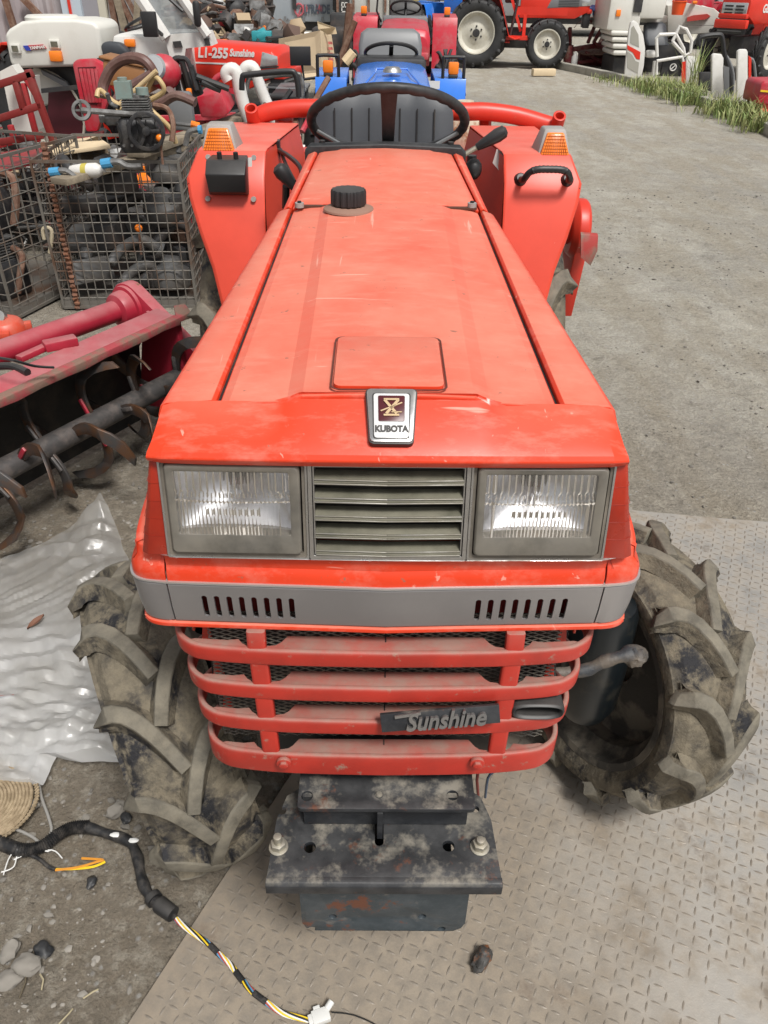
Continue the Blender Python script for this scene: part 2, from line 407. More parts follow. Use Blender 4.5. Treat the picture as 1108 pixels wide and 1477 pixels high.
# ---- filler cap in the joint
p = P(503, 299, z=1.125)
mb = MB(); mb.use(mat('cap_plate_dirt', (.26, .15, .11), .7)).lathe([(0, .004), (.034, .004), (.040, .001), (.046, -.001), (.047, -.004), (0, -.004)], 32, Matrix.Translation((p.x, p.y, 1.125)))
dsc = build(mb, 'cap_plate', None, T)
mb = MB(); secs = []
for z, k in ((.002, .93), (.005, 1.04), (.026, 1.03), (.030, .98), (.031, .82), (.0312, .5), (.0315, .02)):
    secs.append([(p.x+k*(.030+(.0016 if j % 4 in (0, 1) else -.0006))*math.cos(2*PI*j/64), p.y+k*(.030+(.0016 if j % 4 in (0, 1) else -.0006))*math.sin(2*PI*j/64), 1.127+z) for j in range(64)])
mb.loft(secs); build(mb, 'filler_cap', M['black'], T, angle=25)
# ---- front face: bezels, lamps, louvers
def fz(z): return lerp(.722, .742, (z-.917)/(1.033-.917))      # y of the leaning face at height z
def face(x, z, d=0):          # point on the face, d metres proud of it (towards us); slight V towards the middle
    return V((x, fz(z)-d-.004*(1-min(1, abs(x)/.27)), z))
def panel(mb, x0, x1, z0, z1, d0, d1, r=.004, x0t=None, x1t=None):
    secs = []
    base = rrect(0, 1, 0, 1, .0001, 1)
    a = rrect(x0, x1, z0, z1, r, 3)
    for d in (d0, d1):
        secs.append([face(x if x0t is None else lerp(lerp(x0, x0t, (z-z0)/(z1-z0)), lerp(x1, x1t, (z-z0)/(z1-z0)), (x-x0)/(x1-x0)), z, d) for x, z in a])
    mb.loft(secs)
def ring_panel(mb, ox, oz, ix, iz, d0, d1, di0=None, ro=.004, ri=.003):
    """frame: outer rect ox,oz, inner rect ix,iz, front at d1, inner wall back to d0"""
    o = rrect(ox[0], ox[1], oz[0], oz[1], ro, 3); i = rrect(ix[0], ix[1], iz[0], iz[1], ri, 3)
    di = d1 if di0 is None else di0
    secs = [[face(x, z, d0) for x, z in o], [face(x, z, d1) for x, z in o], [face(x, z, di) for x, z in i], [face(x, z, d0) for x, z in i]]
    mb.loft(secs, ring=True)
# backing box
mb = MB(); mb.box((0, .86, .965), (.46, .10, .16)); mb.box((0, .80, .975), (.18, .03, .12)); build(mb, 'lamp_box', M['dark'], T)
ZB, ZT = .9120, 1.0345
# lamp glass: clear cover whose ribs break up the reflections
gm, gt, gb = nodes('fluted_lamp_glass'); gt.nodes.remove(gb)
tr0 = N(gt, 'ShaderNodeBsdfTransparent'); tr0.inputs[0].default_value = (.95, .95, .95, 1); rf_ = N(gt, 'ShaderNodeBsdfRefraction'); rf_.inputs['IOR'].default_value = 1.3; rf_.inputs['Roughness'].default_value = .04; tr = N(gt, 'ShaderNodeMixShader'); tr.inputs[0].default_value = .75; gt.links.new(tr0.outputs[0], tr.inputs[1]); gt.links.new(rf_.outputs[0], tr.inputs[2])
gl = N(gt, 'ShaderNodeBsdfGlossy'); gl.inputs['Roughness'].default_value = .12; gl.inputs[0].default_value = (.9, .9, .9, 1)
fr = N(gt, 'ShaderNodeLayerWeight'); fr.inputs[0].default_value = .42
mx = N(gt, 'ShaderNodeMixShader'); df = N(gt, 'ShaderNodeBsdfDiffuse'); df.inputs[0].default_value = (.32, .30, .27, 1)
mx2 = N(gt, 'ShaderNodeMixShader')
gt.links.new(fr.outputs['Fresnel'], mx.inputs[0]); gt.links.new(tr.outputs[0], mx.inputs[1]); gt.links.new(gl.outputs[0], mx.inputs[2])
dmask = noise_fac(gt, 25, .35, .75); gt.links.new(math_(gt, 'ADD', math_(gt, 'MULTIPLY', dmask, .14), .10), mx2.inputs[0])
gt.links.new(mx.outputs[0], mx2.inputs[1]); gt.links.new(df.outputs[0], mx2.inputs[2])
gt.links.new(mx2.outputs[0], gt.nodes['Material Output'].inputs['Surface'])
M['lampglass'] = gm
M['reflector'] = mat('lamp_reflector', (.74, .74, .76), .32, 1., var=(.55, .54, .56), vs=(30, .45, .6))
M['bulb'] = mat('bulb_shield', (.35, .22, .2), .2, .6)
M['frost'] = mat('lens_rim_frosted', (.085, .08, .07), .3, var=(.13, .122, .108), vs=(20, .4, .6), dust=(.20, .18, .145), dk=(9, .35, .65), da=.7)
def headlight(s):
    x0, x1 = sorted((s*.113, s*.240))
    xo0, xo1 = (-.2575, -.0925) if s < 0 else (.0955, .2560)
    hl = MB(); hl.use(M['bezel']); ring_panel(hl, (xo0, xo1), (ZB, ZT-.001), (xo0+.005, xo1-.005), (ZB+.006, ZT-.006), -.02, .004, ro=.003)
    hl.use(M['chrome']); ring_panel(hl, (xo0-.0012, xo1+.0012), (ZB-.001, ZT-.0005), (xo0+.0012, xo1-.0012), (ZB+.001, ZT-.0025), -.01, .0055, ro=.003)
    h = build(hl, 'headlight', None, T)
    # square lens: wide frosted rim sloping to a clear window
    a0, a1 = xo0+.006, xo1-.007; b0, b1 = ZB+.0075, ZT-.0055
    w0, w1 = a0+.0095, a1-.0115; v0, v1 = b0+.0245, b1-.0075
    mb = MB()
    o = rrect(a0, a1, b0, b1, .005, 3); i = rrect(w0, w1, v0, v1, .003, 3); i2 = rrect(w0+.003, w1-.003, v0+.003, v1-.003, .003, 3)
    mb.loft([[face(x, z, -.012) for x, z in o], [face(x, z, .0075) for x, z in o], [face(lerp(x, (a0+a1)/2, .03), lerp(z, (b0+b1)/2, .03), .010) for x, z in o], [face(x, z, .009) for x, z in i], [face(x, z, -.012) for x, z in i]], ring=True)
    build(mb, 'lens_rim', M['frost'], h, bevel=.0008)
    mb = MB(); nx, nz = 96, 40; rows = []
    for j in range(nz+1):
        row = []
        for k in range(nx+1):
            u, v = k/nx, j/nz; x = lerp(w0, w1, u); z = lerp(v0, v1, v)
            # moulded flutes: fan above, fine band in the middle, plain low down
            fl = 0
            if v > .72: fl = .0012*math.sin(u*2*PI*17)
            elif .30 < v < .47 and .25 < u < .75: fl = .0008*math.sin(u*2*PI*38)
            elif v < .16 and .3 < u < .75: fl = .0008*math.sin(u*2*PI*30)
            elif v > .50: fl = .0008*math.sin((u-.5)*2*PI*24*(1+.3*v))
            else: fl = .0004*math.sin(u*2*PI*30)
            if abs(v-.58) < .02: fl += .0012
            if abs(u-.08) < .008 or abs(u-.92) < .008: fl += .0008
            row.append(face(x, z, .0085+fl+.003*math.sin(PI*u)*math.sin(PI*v)))
        rows.append(row)
    mb.grid(rows); build(mb, 'lens', M['lampglass'], h, angle=60)
    # reflector: square-mouthed bowl with a flat floor and ceiling
    mb = MB(); mb.use(M['reflector'])
    cxm, czm = (w0+w1)/2, lerp(v0, v1, .52); secs = []
    hw_, hz_ = (w1-w0)/2+.002, (v1-v0)/2+.002
    def sup(n_, k_): return [(math.copysign(abs(math.cos(a))**(2/n_), math.cos(a))*hw_*k_, math.copysign(abs(math.sin(a))**(2/n_), math.sin(a))*hz_*k_) for a in [2*PI*(i+.5)/64 for i in range(64)]]
    for q in range(13):
        t = q/12; dep = -.002-.045*t; n_ = 14 if q == 0 else lerp(7, 2, min(1, t*1.6)); k_ = max(.10, (1-t)**.5)
        secs.append([face(cxm+x, lerp((v0+v1)/2, czm, t)+z, dep) for x, z in sup(n_, k_)])
    mb.loft(secs, caps=False)
    mb.use(M['dark']); cc = face(cxm, czm, -.040); mb.cyl(cc, cc+V((0, .01, 0)), .014, 12)
    mb.use(M['bulb']); mb.cyl(cc+V((0, -.008, 0)), cc+V((0, -.024, 0)), .005, 12)
    mb.use(M['reflector']); mb.blob(cc+V((0, -.027, 0)), (.0065, .008, .0065), sub=2, amp=0)
    build(mb, 'reflector', None, h)
    # red marker lens at the outer corner
    mb = MB(); xi = s*.2585 if s < 0 else .2570; xt = s*.270 if s < 0 else .273; xb = s*.294 if s < 0 else .297
    xm = xi
    secs = []
    for z, xo in ((ZB-.001, xb), (lerp(ZB, ZT, .5), lerp(xb, xt, .55)), (ZT-.001, xt)):
        yf = fz(z)
        secs.append([(xm, yf-.002, z), (lerp(xm, xo, .7), yf-.001, z), (lerp(xm, xo, .92), yf+.004, z), (xo, yf+.018, z), (xo+s*.006, yf+.075, z), (xm, yf+.075, z)])
    mb.loft(secs); mk_ = build(mb, 'marker_lens', M['marker'], T, bevel=.0015)
    for t in (.2, .38, .56, .74):
        mb = MB()
        z = lerp(ZB, ZT, t); xo = lerp(xb, xt, t); yf = fz(z)
        mb.tube([(xm, yf-.0022, z), (lerp(xm, xo, .7), yf-.0012, z), (lerp(xm, xo, .92), yf+.0035, z), (xo+s*.0001, yf+.018, z)], .00035, 5)
        build(mb, 'lens_rib', M['marker'], mk_)
headlight(-1); headlight(1)
M['dull'] = mat('dull_louver_trim', (.27, .26, .235), .42, .55, dust=(.22, .20, .15), dk=(30, .4, .65), da=.7, rv=.2)
# grille between the lamps
GX0, GX1 = -.0905, .0935
mb = MB(); mb.use(M['chrome']); ring_panel(mb, (GX0, GX1), (ZB, ZT-.001), (GX0+.0045, GX1-.0045), (ZB+.004, ZT-.006), -.015, .0055, ro=.002, ri=.001)
ring_panel(mb, (GX0+.0055, GX1-.0055), (ZB+.005, ZT-.007), (GX0+.007, GX1-.007), (ZB+.0065, ZT-.0085), -.015, .003, ro=.001, ri=.001)
gr = build(mb, 'grille', None, T)
mb = MB(); mb.box((0, .775, .975), (.19, .004, .118)); build(mb, 'grille_backing', M['dark'], gr)
for k in range(5):
    z = lerp(ZB+.0045, ZT-.0285, k/4)
    mb = MB()
    for a, b in ((GX0+.007, 0), (0, GX1-.007)):
        def pt(x, d, dz): q = face(x, z, d); return (q.x, q.y, z+dz)
        bow = lambda x: .0015*(1-abs(x)/.095)
        secs = []
        for x in (a, b):
            secs.append([pt(x, .0035+bow(x), 0), pt(x, .0035+bow(x), .0025), pt(x, .001+bow(x), .0035), pt(x, .001+bow(x), .0055), pt(x, -.004+bow(x), .0068), pt(x, -.015+bow(x), .0085), pt(x, -.015, .0065), pt(x, -.003, .001)])
        mb.use(M['slat']).loft(secs)
        mb.use(M['dull'])
        for zz, dd in ((.0008, .0042), (.0047, .0018)):
            mb.tube([pt(a, dd+bow(a), zz), pt(b, dd+bow(b), zz)], .0011, 6)
    build(mb, 'louver', None, gr, bevel=.0005)
# top and side trims of the lamp band
mb = MB(); mb.use(M['chrome'])
mb.loft([[face(x, ZB-.0025, .0025+e), face(x, ZB-.0005, .0065+e), face(x, ZB+.0002, -.004)] for x, e in ((-.285, -.01), (-.25, 0), (0, .0), (.255, 0), (.29, -.01))])
build(mb, 'lamp_band_trim', None, T)
# ---- bumper: red ledge above, silver band below, in one middle piece and two corner pieces
PLAN = [(-.314, .90), (-.316, .84), (-.3180, .80), (-.3185, .765), (-.3160, .745), (-.308, .7325), (-.293, .7255), (-.2695, .7225), (-.2675, .7222), (-.20, .7195), (-.10, .7160), (0, .712)]
PL0 = smooth_path([(a, b, 0) for a, b in PLAN], 4); PLAN = sym([(p.x, p.y) for p in PL0])
def off(pt, d):               # shrink the plan outline by d
    x, y = pt; n = V((x*.9, -(1.0-y)*.0-(.9 if abs(x) < .27 else .55), 0))
    if abs(x) >= .3135: n = V((math.copysign(1, x), -.1, 0))
    elif abs(x) >= .28: n = V((math.copysign(.7, x), -.7, 0))
    else: n = V((0, -1, 0))
    n.normalize(); return (x-n.x*d, y-n.y*d)
def band(rings, sel):
    mb = MB(); secs = []
    for pt in sel:
        secs.append([(*off(pt, d), z) for z, d in rings])
    mb.grid(secs); return mb
# the ledge rises behind the corner lamps, so the rings at the corner reach higher
def ledge(sel):
    mb = MB(); secs = []
    for pt in sel:
        x, y = pt; a = abs(x)
        if a > .269:      # corner: runs back along the flank, climbing
            k = min(1, max(0, (y-.735)/.10)); zt = .915+.028*k
            ins = .016
            rr = [(.8675, .0), (.880, .0005), (.889, .004), (.897, .010), (zt-.004, ins-.004), (zt, ins+.004), (zt, ins+.03)]
        else:
            rr = [(.8675, .0), (.879, .0005), (.886, .003), (.890, .005), (.908, -.002+.014*(a/.3)), (.9145, .006), (.9145, .04)]
            rr = [(z, max(d, 0)) for z, d in rr]
            rr[4] = (.908, .004); rr[5] = (.914, .009)
        secs.append([(*off(pt, d), z) for z, d in rr])
    mb.grid(secs); return mb
L_, Mid, R__ = PLAN[:29], PLAN[32:-32], PLAN[-29:]
bp = build(ledge(Mid), 'bumper', M['red'], T, solid=.003, bevel=.001, angle=22)
for sel in (L_, R__): build(ledge(sel), 'bumper_corner', M['red'], T, solid=.003, bevel=.001)
def silver(sel): return band([(.867, .006), (.8665, .0005), (.863, -.0015), (.855, -.001), (.825, .001), (.800, .005), (.795, .010)], sel)
cut = MB()
slots = []
for s in (-1, 1):
    for k in range(8):
        x = s*(.116+.0155*k)-.001; slots.append(x)
        prof = [(x+.0036*math.cos(a), (.8435 if math.sin(a) > 0 else .8125)+.0036*math.sin(a)) for a in [2*PI*(i+.5)/12 for i in range(12)]]
        cut.prism(prof, 'y', .68, .76)
sil = build(silver(Mid), 'silver_band', M['silver'], bp, solid=.0035, cut=cut, angle=25)
mb = MB(); mb.box((0, .750, .822), (.5, .004, .05)); build(mb, 'slot_backing', mat('slot_backing_red', (.16, .01, .008), .6), sil)
for sel in (L_, R__): build(silver(sel), 'silver_corner', M['silver'], bp, solid=.003, angle=25)
mb = band([(.8695, .004), (.869, -.0028), (.8665, -.0028), (.866, .004)], PLAN[6:-6]); build(mb, 'bumper_trim', M['silver_edge'], bp)
mb = band([(.797, .009), (.7955, .003), (.790, .003), (.786, .009), (.784, .03)], PLAN[6:-6]); build(mb, 'bumper_underedge', M['red'], bp, bevel=.001)
# ---- badge on the nose
bt = V((.003, .787, 1.0965)); bb = V((.003, .729, 1.0585))
ya = (bt-bb).normalized(); nrm = V((1, 0, 0)).cross(ya)
bm_ = frame_m((bt+bb)/2, (1, 0, 0), ya); HL = (bt-bb).length/2
HLS = HL/.05
def badge_poly(wt, wb, ht, hb, r=.004):
    pts = [(-wt, ht), (-wb, hb), (wb, hb), (wt, ht)]
    out = []
    for i in range(4):
        a, b, c = V(pts[i-1]), V(pts[i]), V(pts[(i+1) % 4])
        out.append(tuple(b+(a-b).normalized()*r)); out.append(tuple(b+(a-b).normalized()*r*.3+(c-b).normalized()*r*.3)); out.append(tuple(b+(c-b).normalized()*r))
    return out
M['white_plate'] = mat('badge_enamel_white', (.62, .62, .62), .3)
M['maroon'] = mat('badge_maroon', (.075, .012, .016), .35)
M['gold'] = mat('badge_gold', (.52, .38, .22), .35, .8, dust=DUST, da=.5)
def bl(poly, z0, z1, m, par=None, name='badge', bev=.0006):
    mb = MB(); mb.M = bm_; mb.prism([(p[0], p[1]) for p in poly], 'z', z0, z1); return build(mb, name, m, par or T, bevel=bev)
bd = bl(badge_poly(.0295, .0245, HL, -HL, .005), -.008, .0030, M['black'])
bl(badge_poly(.0280, .0232, HL-.0012, -HL+.0018, .0045), .0030, .0050, M['chrome'], bd, 'badge_rim')
bl(badge_poly(.0215, .0200, HL-.007, -HL+.005, .003), .0050, .0056, M['black'], bd, 'badge_groove')
bl(badge_poly(.0200, .0188, HL-.008, -HL+.006, .003), .0056, .0062, M['white_plate'], bd, 'badge_plate')
bl(badge_poly(.0150, .0143, HL-.011, -HL+.026, .0015), .0062, .0069, M['maroon'], bd, 'badge_field')
# hourglass-and-bars emblem
ec = (HL-.011-HL+.026)/2; ey = ec
mb = MB(); mb.M = bm_ @ Matrix.Translation((0, ey, .0069)) @ Matrix.Diagonal((.95, .82, 1, 1)); mb.use(M['gold'])
def st(a, b, w_): mb.bar((a[0], a[1], .0008), (b[0], b[1], .0008), w_, .0016)
st((-.009, .013), (.009, .013), .0028); st((-.009, -.011), (.009, -.011), .0028)
st((-.008, .012), (.006, -.009), .0034); st((.008, .012), (-.006, -.009), .0034); st((-.0125, -.005), (.0125, .008), .0018); st((0, -.0065), (.012, -.0065), .0015)
build(mb, 'emblem', None, bd)
letters('KUBOTA', .0105, bm_ @ V((0, -HL+.0165, .0063)), (1, 0, 0), ya, 'badge_lettering', M['black'], bd, ext=.0004, bold=.0006, sx=.86)
# ---- lower grille: four red shelves with lips, two pillars, expanded metal behind
GZ = [.765, .703, .641, .572]          # top of each shelf
GW = [.281, .272, .265, .258]
GYc = .700
def gplan(w_, y0, n=5):      # front outline, left back end -> middle (x<0 half)
    pts = [(-w_+.010, y0+.105), (-w_, y0+.085), (-w_-.001, y0+.06), (-w_+.006, y0+.038), (-w_+.022, y0+.022), (-w_+.05, y0+.012), (-w_*.5, y0+.004), (0, y0+.001)]
    return pts
LG = None
def posts_x(i): return (-.166+.004*i*.5, .168-.004*i*.5)
for i, (z, w_) in enumerate(zip(GZ, GW)):
    y0 = .702-.004*i
    pl = smooth_path([(a, b, 0) for a, b in gplan(w_, y0)], 3)
    pl = [(p.x, p.y) for p in pl]; pl = sym(pl)
    h = .028 if i < 3 else .044
    mb = MB(); secs = []
    for k, (x, y) in enumerate(pl):
        a = V(pl[max(0, k-1)]); b = V(pl[min(len(pl)-1, k+1)]); d = (b-a).normalized(); n = V((d.y, -d.x))     # outward
        t_ = .009
        def q(o_, zz): return (x-n.x*o_, y-n.y*o_, zz)
        # round top edge
        secs.append([q(t_, z-.004), q(t_-.002, z), q(.003, z), q(.0008, z-.0015), q(0, z-.005), q(.0005, z-h+.003), q(.003, z-h), q(t_, z-h)])
    mb.loft(secs)
    # shelf behind the lip: three tongues with notches beside the pillars
    px0, px1 = posts_x(i); D = .031
    def shelf(pts): mb.prism(pts, 'z', z-.008, z-.0015)
    yl = y0+.004
    shelf([(px0+.012, yl+.004), (px0+.012, yl+.012), (px0+.024, yl+.014), (px0+.030, yl+D-.012), (px0+.038, yl+D), (px1-.038, yl+D), (px1-.030, yl+D-.012), (px1-.024, yl+.014), (px1-.012, yl+.012), (px1-.012, yl+.004), (0, y0+.004)])
    for s in (-1, 1):
        xp = px0 if s < 0 else px1
        shelf([(xp+s*.012, yl+.004), (xp+s*.012, yl+.012), (xp+s*.018, yl+.016), (xp+s*.020, yl+D-.014), (xp+s*.026, yl+D-.006), (xp+s*.040, yl+D-.008), (s*(w_-.032), yl+.026), (s*(w_-.018), yl+.022), (s*(w_-.03), yl+.016), (s*(w_-.06), yl+.010)][::(1)])
    if i: mb.use(M['lower_red'])
    o = build(mb, 'lower_grille' if i == 0 else 'grille_shelf', M['lower_red'], T if i == 0 else LG, bevel=.0012)
    if i == 0: LG = o
    # little black tick at the centre of the shelf
    mb = MB(); mb.box((.001, yl+.035, z-.001), (.0015, .030, .002)); build(mb, 'shelf_seam', M['dark'], LG)
    for s in (-1, 1):         # upright gusset seen through the open end
        if i == 3: continue
        mb = MB(); zc_ = z-.004; zn = GZ[i+1]
        xg = s*(w_-.040)
        mb.loft([[(xg-.011, yl+.050, zn+.001), (xg+.011, yl+.050, zn+.001), (xg+.011, yl+.054, zn+.001), (xg-.011, yl+.054, zn+.001)], [(xg-.004, yl+.052, z-.006), (xg+.004, yl+.052, z-.006), (xg+.004, yl+.056, z-.006), (xg-.004, yl+.056, z-.006)]])
        build(mb, 'gusset', M['bar_red'], LG)
for s in (0, 1):
    mb = MB(); secs = []
    for i, z in ((0, .790), (0, GZ[0]), (1, GZ[1]), (2, GZ[2]), (3, GZ[3]), (3, GZ[3]-.02)):
        x = posts_x(i)[s]; y = .702-.004*i+.0092+(.003 if z > .78 else 0)
        secs.append([(x-.012, y+.002, z), (x-.009, y, z), (x+.009, y, z), (x+.012, y+.002, z), (x+.012, y+.012, z), (x-.012, y+.012, z)])
    mb.loft(secs); build(mb, 'grille_pillar', M['lower_red'], LG, bevel=.001)
for px in (410, 688):       # hex bolts in the bottom shelf
    p = P(px, 1097, y=.693); mb = MB(); mb.cyl((p.x, .692, p.z), (p.x, .6865, p.z), .0105, 20); mb.cyl((p.x, .6875, p.z), (p.x, .682, p.z), .0068, 6); build(mb, 'grille_bolt', M['lower_red'], LG, bevel=.0008)
# expanded metal
M['mesh'] = mat('radiator_mesh_metal', (.20, .195, .18), .5, .6, dust=(.30, .27, .22), dk=(30, .4, .6), da=.7)
mb = MB(); X0, X1, Z0, Z1 = -.235, .235, .555, .80; s_ = .40; ym = .744
def clipd(x0, sg):
    pts = []
    a = (x0, Z0); L = (Z1-Z0)/s_; b = (x0+sg*L, Z1)
    (xa, za), (xb, zb) = a, b
    for lim in (X0, X1):
        for _ in range(2):
            if (xa-lim)*(1 if lim == X1 else -1) > 0:
                if (xb-lim)*(1 if lim == X1 else -1) > 0: return None
                t = (lim-xa)/(xb-xa); xa, za = lim, za+(zb-za)*t
            if (xb-lim)*(1 if lim == X1 else -1) > 0:
                t = (lim-xa)/(xb-xa); xb, zb = lim, za+(zb-za)*t
    return (xa, za), (xb, zb)
L_m = (Z1-Z0)/s_
n_ = 0; x = X0-L_m
while x < X1+L_m:
    for sg in (1, -1):
        c_ = clipd(x, sg)
        if c_: mb.bar((c_[0][0], ym+sg*.0006, c_[0][1]), (c_[1][0], ym+sg*.0006, c_[1][1]), .0011, .0013)
    x += .0185
build(mb, 'radiator_mesh', M['mesh'], LG)
mb = MB(); mb.box((0, .80, .69), (.50, .03, .27)); mb.box((0, .95, .70), (.40, .30, .5)); build(mb, 'radiator', M['dark'], T)
# ---- name plate and exhaust mouth on the third shelf
M['plate_silver'] = mat('worn_silver_lettering', (.22, .215, .21), .4, .6, dust=DUST, da=.4)
pa = P(549, 1047, y=.689); pb = P(720, 1033, y=.691); pc = P(556, 1021, y=.700)
xv = (pb-pa); mb = MB()
yv = V((0, .35, 1)).normalized()
fm = frame_m((pa+pb)/2+V((.0, -.004, .009)), xv, yv)
mb.M = fm; mb.box((0, .0, -.003), (.160, .027, .006)); nm = build(mb, 'name_plate', M['iron'], LG, bevel=.0008)
letters('Sunshine', .036, fm @ V((.006, .000, .0035)), fm.to_3x3() @ V((1, 0, 0)), fm.to_3x3() @ V((0, 1, 0)), 'name_lettering', M['plate_silver'], nm, ext=.0028, shear=.35, bold=.0008, sx=.84)
mb = MB(); mb.M = fm; mb.bar((-.060, .0105, .004), (-.025, .0135, .004), .004, .003); build(mb, 'name_swash', M['plate_silver'], nm)
ec_ = P(775, 1022, y=.711)
def stad(cx, cz, hw, hh, y, n=24): return [(cx+hw*math.copysign(abs(math.cos(a))**.7, math.cos(a)), y, cz+hh*math.copysign(abs(math.sin(a))**.7, math.sin(a))) for a in [2*PI*i/n for i in range(n)]]
mb = MB(); c_ = (ec_.x, ec_.z)
mb.loft([stad(*c_, .037, .0150, .80), stad(*c_, .037, .0150, .706), stad(*c_, .034, .0125, .702), stad(*c_, .030, .0095, .707), stad(*c_, .030, .0095, .80)], ring=True)
build(mb, 'exhaust_mouth', M['black'], T, bevel=.001)
# ---- front weight bracket
mb = MB()
zt, zp = .491, .416
y_b, y_f = .742, .602
xs0, xs1 = -.166, .172
cutp = MB()
def hole(px, py, z, r, mbx, ax='z'):
    q = P(px, py, z=z)
    mbx.cyl((q.x, q.y, z-.05), (q.x, q.y, z+.05), r, 18)
hole(447, 1222, zp, .0088, cutp); hole(647, 1220, zp, .0088, cutp); hole(407, 1169, zp, .0065, cutp); hole(686, 1167, zp, .0055, cutp)
q = P(547, 1205, z=zp); cutp.prism([(q.x+.0065*math.cos(a), (q.y-.010 if a > PI else q.y+.03)+.0065*math.sin(a)) for a in [2*PI*(k+.5)/14 for k in range(14)]], 'z', zp-.05, zp+.05)
mb.prism([(xs0, y_f), (xs1, y_f), (xs1-.004, y_b-.045), (xs1-.016, y_b-.005), (xs1-.035, y_b+.01), (xs0+.035, y_b+.01), (xs0+.016, y_b-.005), (xs0+.004, y_b-.045)], 'z', zp-.009, zp)
BR = build(mb, 'weight_bracket', M['iron'], T, cut=cutp, bevel=.0015)
mb = MB(); secs = []       # rolled front edge of the plate
for x in (xs0-.001, xs1+.001):
    secs.append([(x, y_f+.003, zp+.0004), (x, y_f-.006, zp-.001), (x, y_f-.010, zp-.006), (x, y_f-.010, zp-.024), (x, y_f-.002, zp-.026), (x, y_f+.003, zp-.010)])
mb.loft(secs); build(mb, 'plate_lip', M['iron'], BR, bevel=.0015)
mb = MB(); cutp = MB(); hole(443, 1148, zt, .0085, cutp); hole(653, 1147, zt, .0085, cutp)
mb.prism(rrect(-.124, .135, .664, .742, .007), 'z', zt-.008, zt); chn = build(mb, 'upper_channel', M['iron'], BR, cut=cutp, bevel=.0012)
mb = MB(); q = P(547, 1147, z=zt); mb.use(M['iron']).lathe([(0, .002), (.006, .002), (.006, .0005), (.011, .0005), (.011, -.002)], 20, Matrix.Translation((q.x, q.y, zt)))
mb.use(M['bolt']).lathe([(0, .0045), (.004, .004), (.005, .002), (.005, 0)], 12, Matrix.Translation((q.x, q.y, zt))); build(mb, 'channel_stud', None, chn)
mb = MB(); mb.box((.005, .690, (zt+zp)/2), (.246, .008, zt-zp-.008)); build(mb, 'channel_web', M['iron'], BR)
mb = MB(); q = P(548, 1205, z=zp+.01); mb.prism([(.662, zt-.009), (.684, zt-.009), (.684, zp), (.664, zp)], 'x', q.x-.004, q.x+.004); build(mb, 'channel_rib', M['iron'], BR)
for px, r_ in ((402, 0), (692, 0)):
    q = P(px, 1222, z=zp); mb = MB()
    mb.lathe([(0, .0), (.0145, 0), (.0145, .0022), (.0, .0022)], 20, Matrix.Translation((q.x, q.y, zp)))
    mb.cyl((q.x, q.y, zp+.0022), (q.x, q.y, zp+.0125), .0115, 6); mb.cyl((q.x, q.y, zp+.0125), (q.x, q.y, zp+.028 if px < 500 else zp+.020), .0062, 14)
    build(mb, 'bracket_bolt', M['bolt'], BR, bevel=.0008)
# steel box below the plate, face towards us
mb = MB(); y1_ = .628
def boxp(k): return [(-.1255+k, .400), (-.1255+k, .240), (-.120+k, .225), (-.108, .216+k*.4), (.117, .216+k*.4), (.129-k, .225), (.1345-k, .240), (.1345-k, .400)]
cutp = MB()
for px, py in ((450, 1340), (637, 1340), (480, 1322), (609, 1322)):
    q = P(px, py, y=y1_); cutp.cyl((q.x, y1_-.02, q.z), (q.x, y1_+.02, q.z), .0065, 14)
mb.prism(boxp(0), 'y', y1_, y1_+.008); fp = build(mb, 'front_plate', M['iron_blue'], BR, cut=cutp, bevel=.0025)
mb = MB(); mb.box((-.1215, .70, .32), (.007, .14, .16)); mb.box((.1305, .70, .32), (.007, .14, .16)); mb.box((.0045, .70, .235), (.235, .14, .006)); build(mb, 'bracket_box', M['iron_blue'], BR)
mb = MB(); mb.box((.0045, .6385, .34), (.2, .002, .10)); build(mb, 'box_lining', mat('box_lining_grey', (.25, .26, .25), .6), BR)
# frame rails, engine block, oil pan, belly
mb = MB()
for s in (-1, 1): mb.box((s*.105, 1.36, .43), (.022, 1.2, .09))
mb.box((0, 1.15, .40), (.16, .9, .18)); mb.box((0, 1.9, .48), (.30, 1.0, .34)); mb.box((0, .95, .45), (.12, .30, .10)); mb.box((0, 1.2, .75), (.30, .60, .44))
mb.bar((-.11, .80, .47), (-.02, 1.0, .42), .02); mb.bar((.12, .80, .47), (.04, 1.0, .42), .02)
build(mb, 'chassis', M['dark'], T, bevel=.01)
mb = MB(); mb.tube([P(690, 1112, y=.74), P(688, 1125, y=.75), P(690, 1150, y=.78)], .0025, 6); build(mb, 'red_cable', mat('red_cable', (.2, .02, .015), .5), T)
mb = MB(); mb.tube(smooth_path([P(714, 1112, y=.76), P(704, 1122, y=.76), P(700, 1150, y=.80)], 3), .0022, 6); build(mb, 'blue_cable', mat('blue_cable', (.05, .09, .16), .5), T)
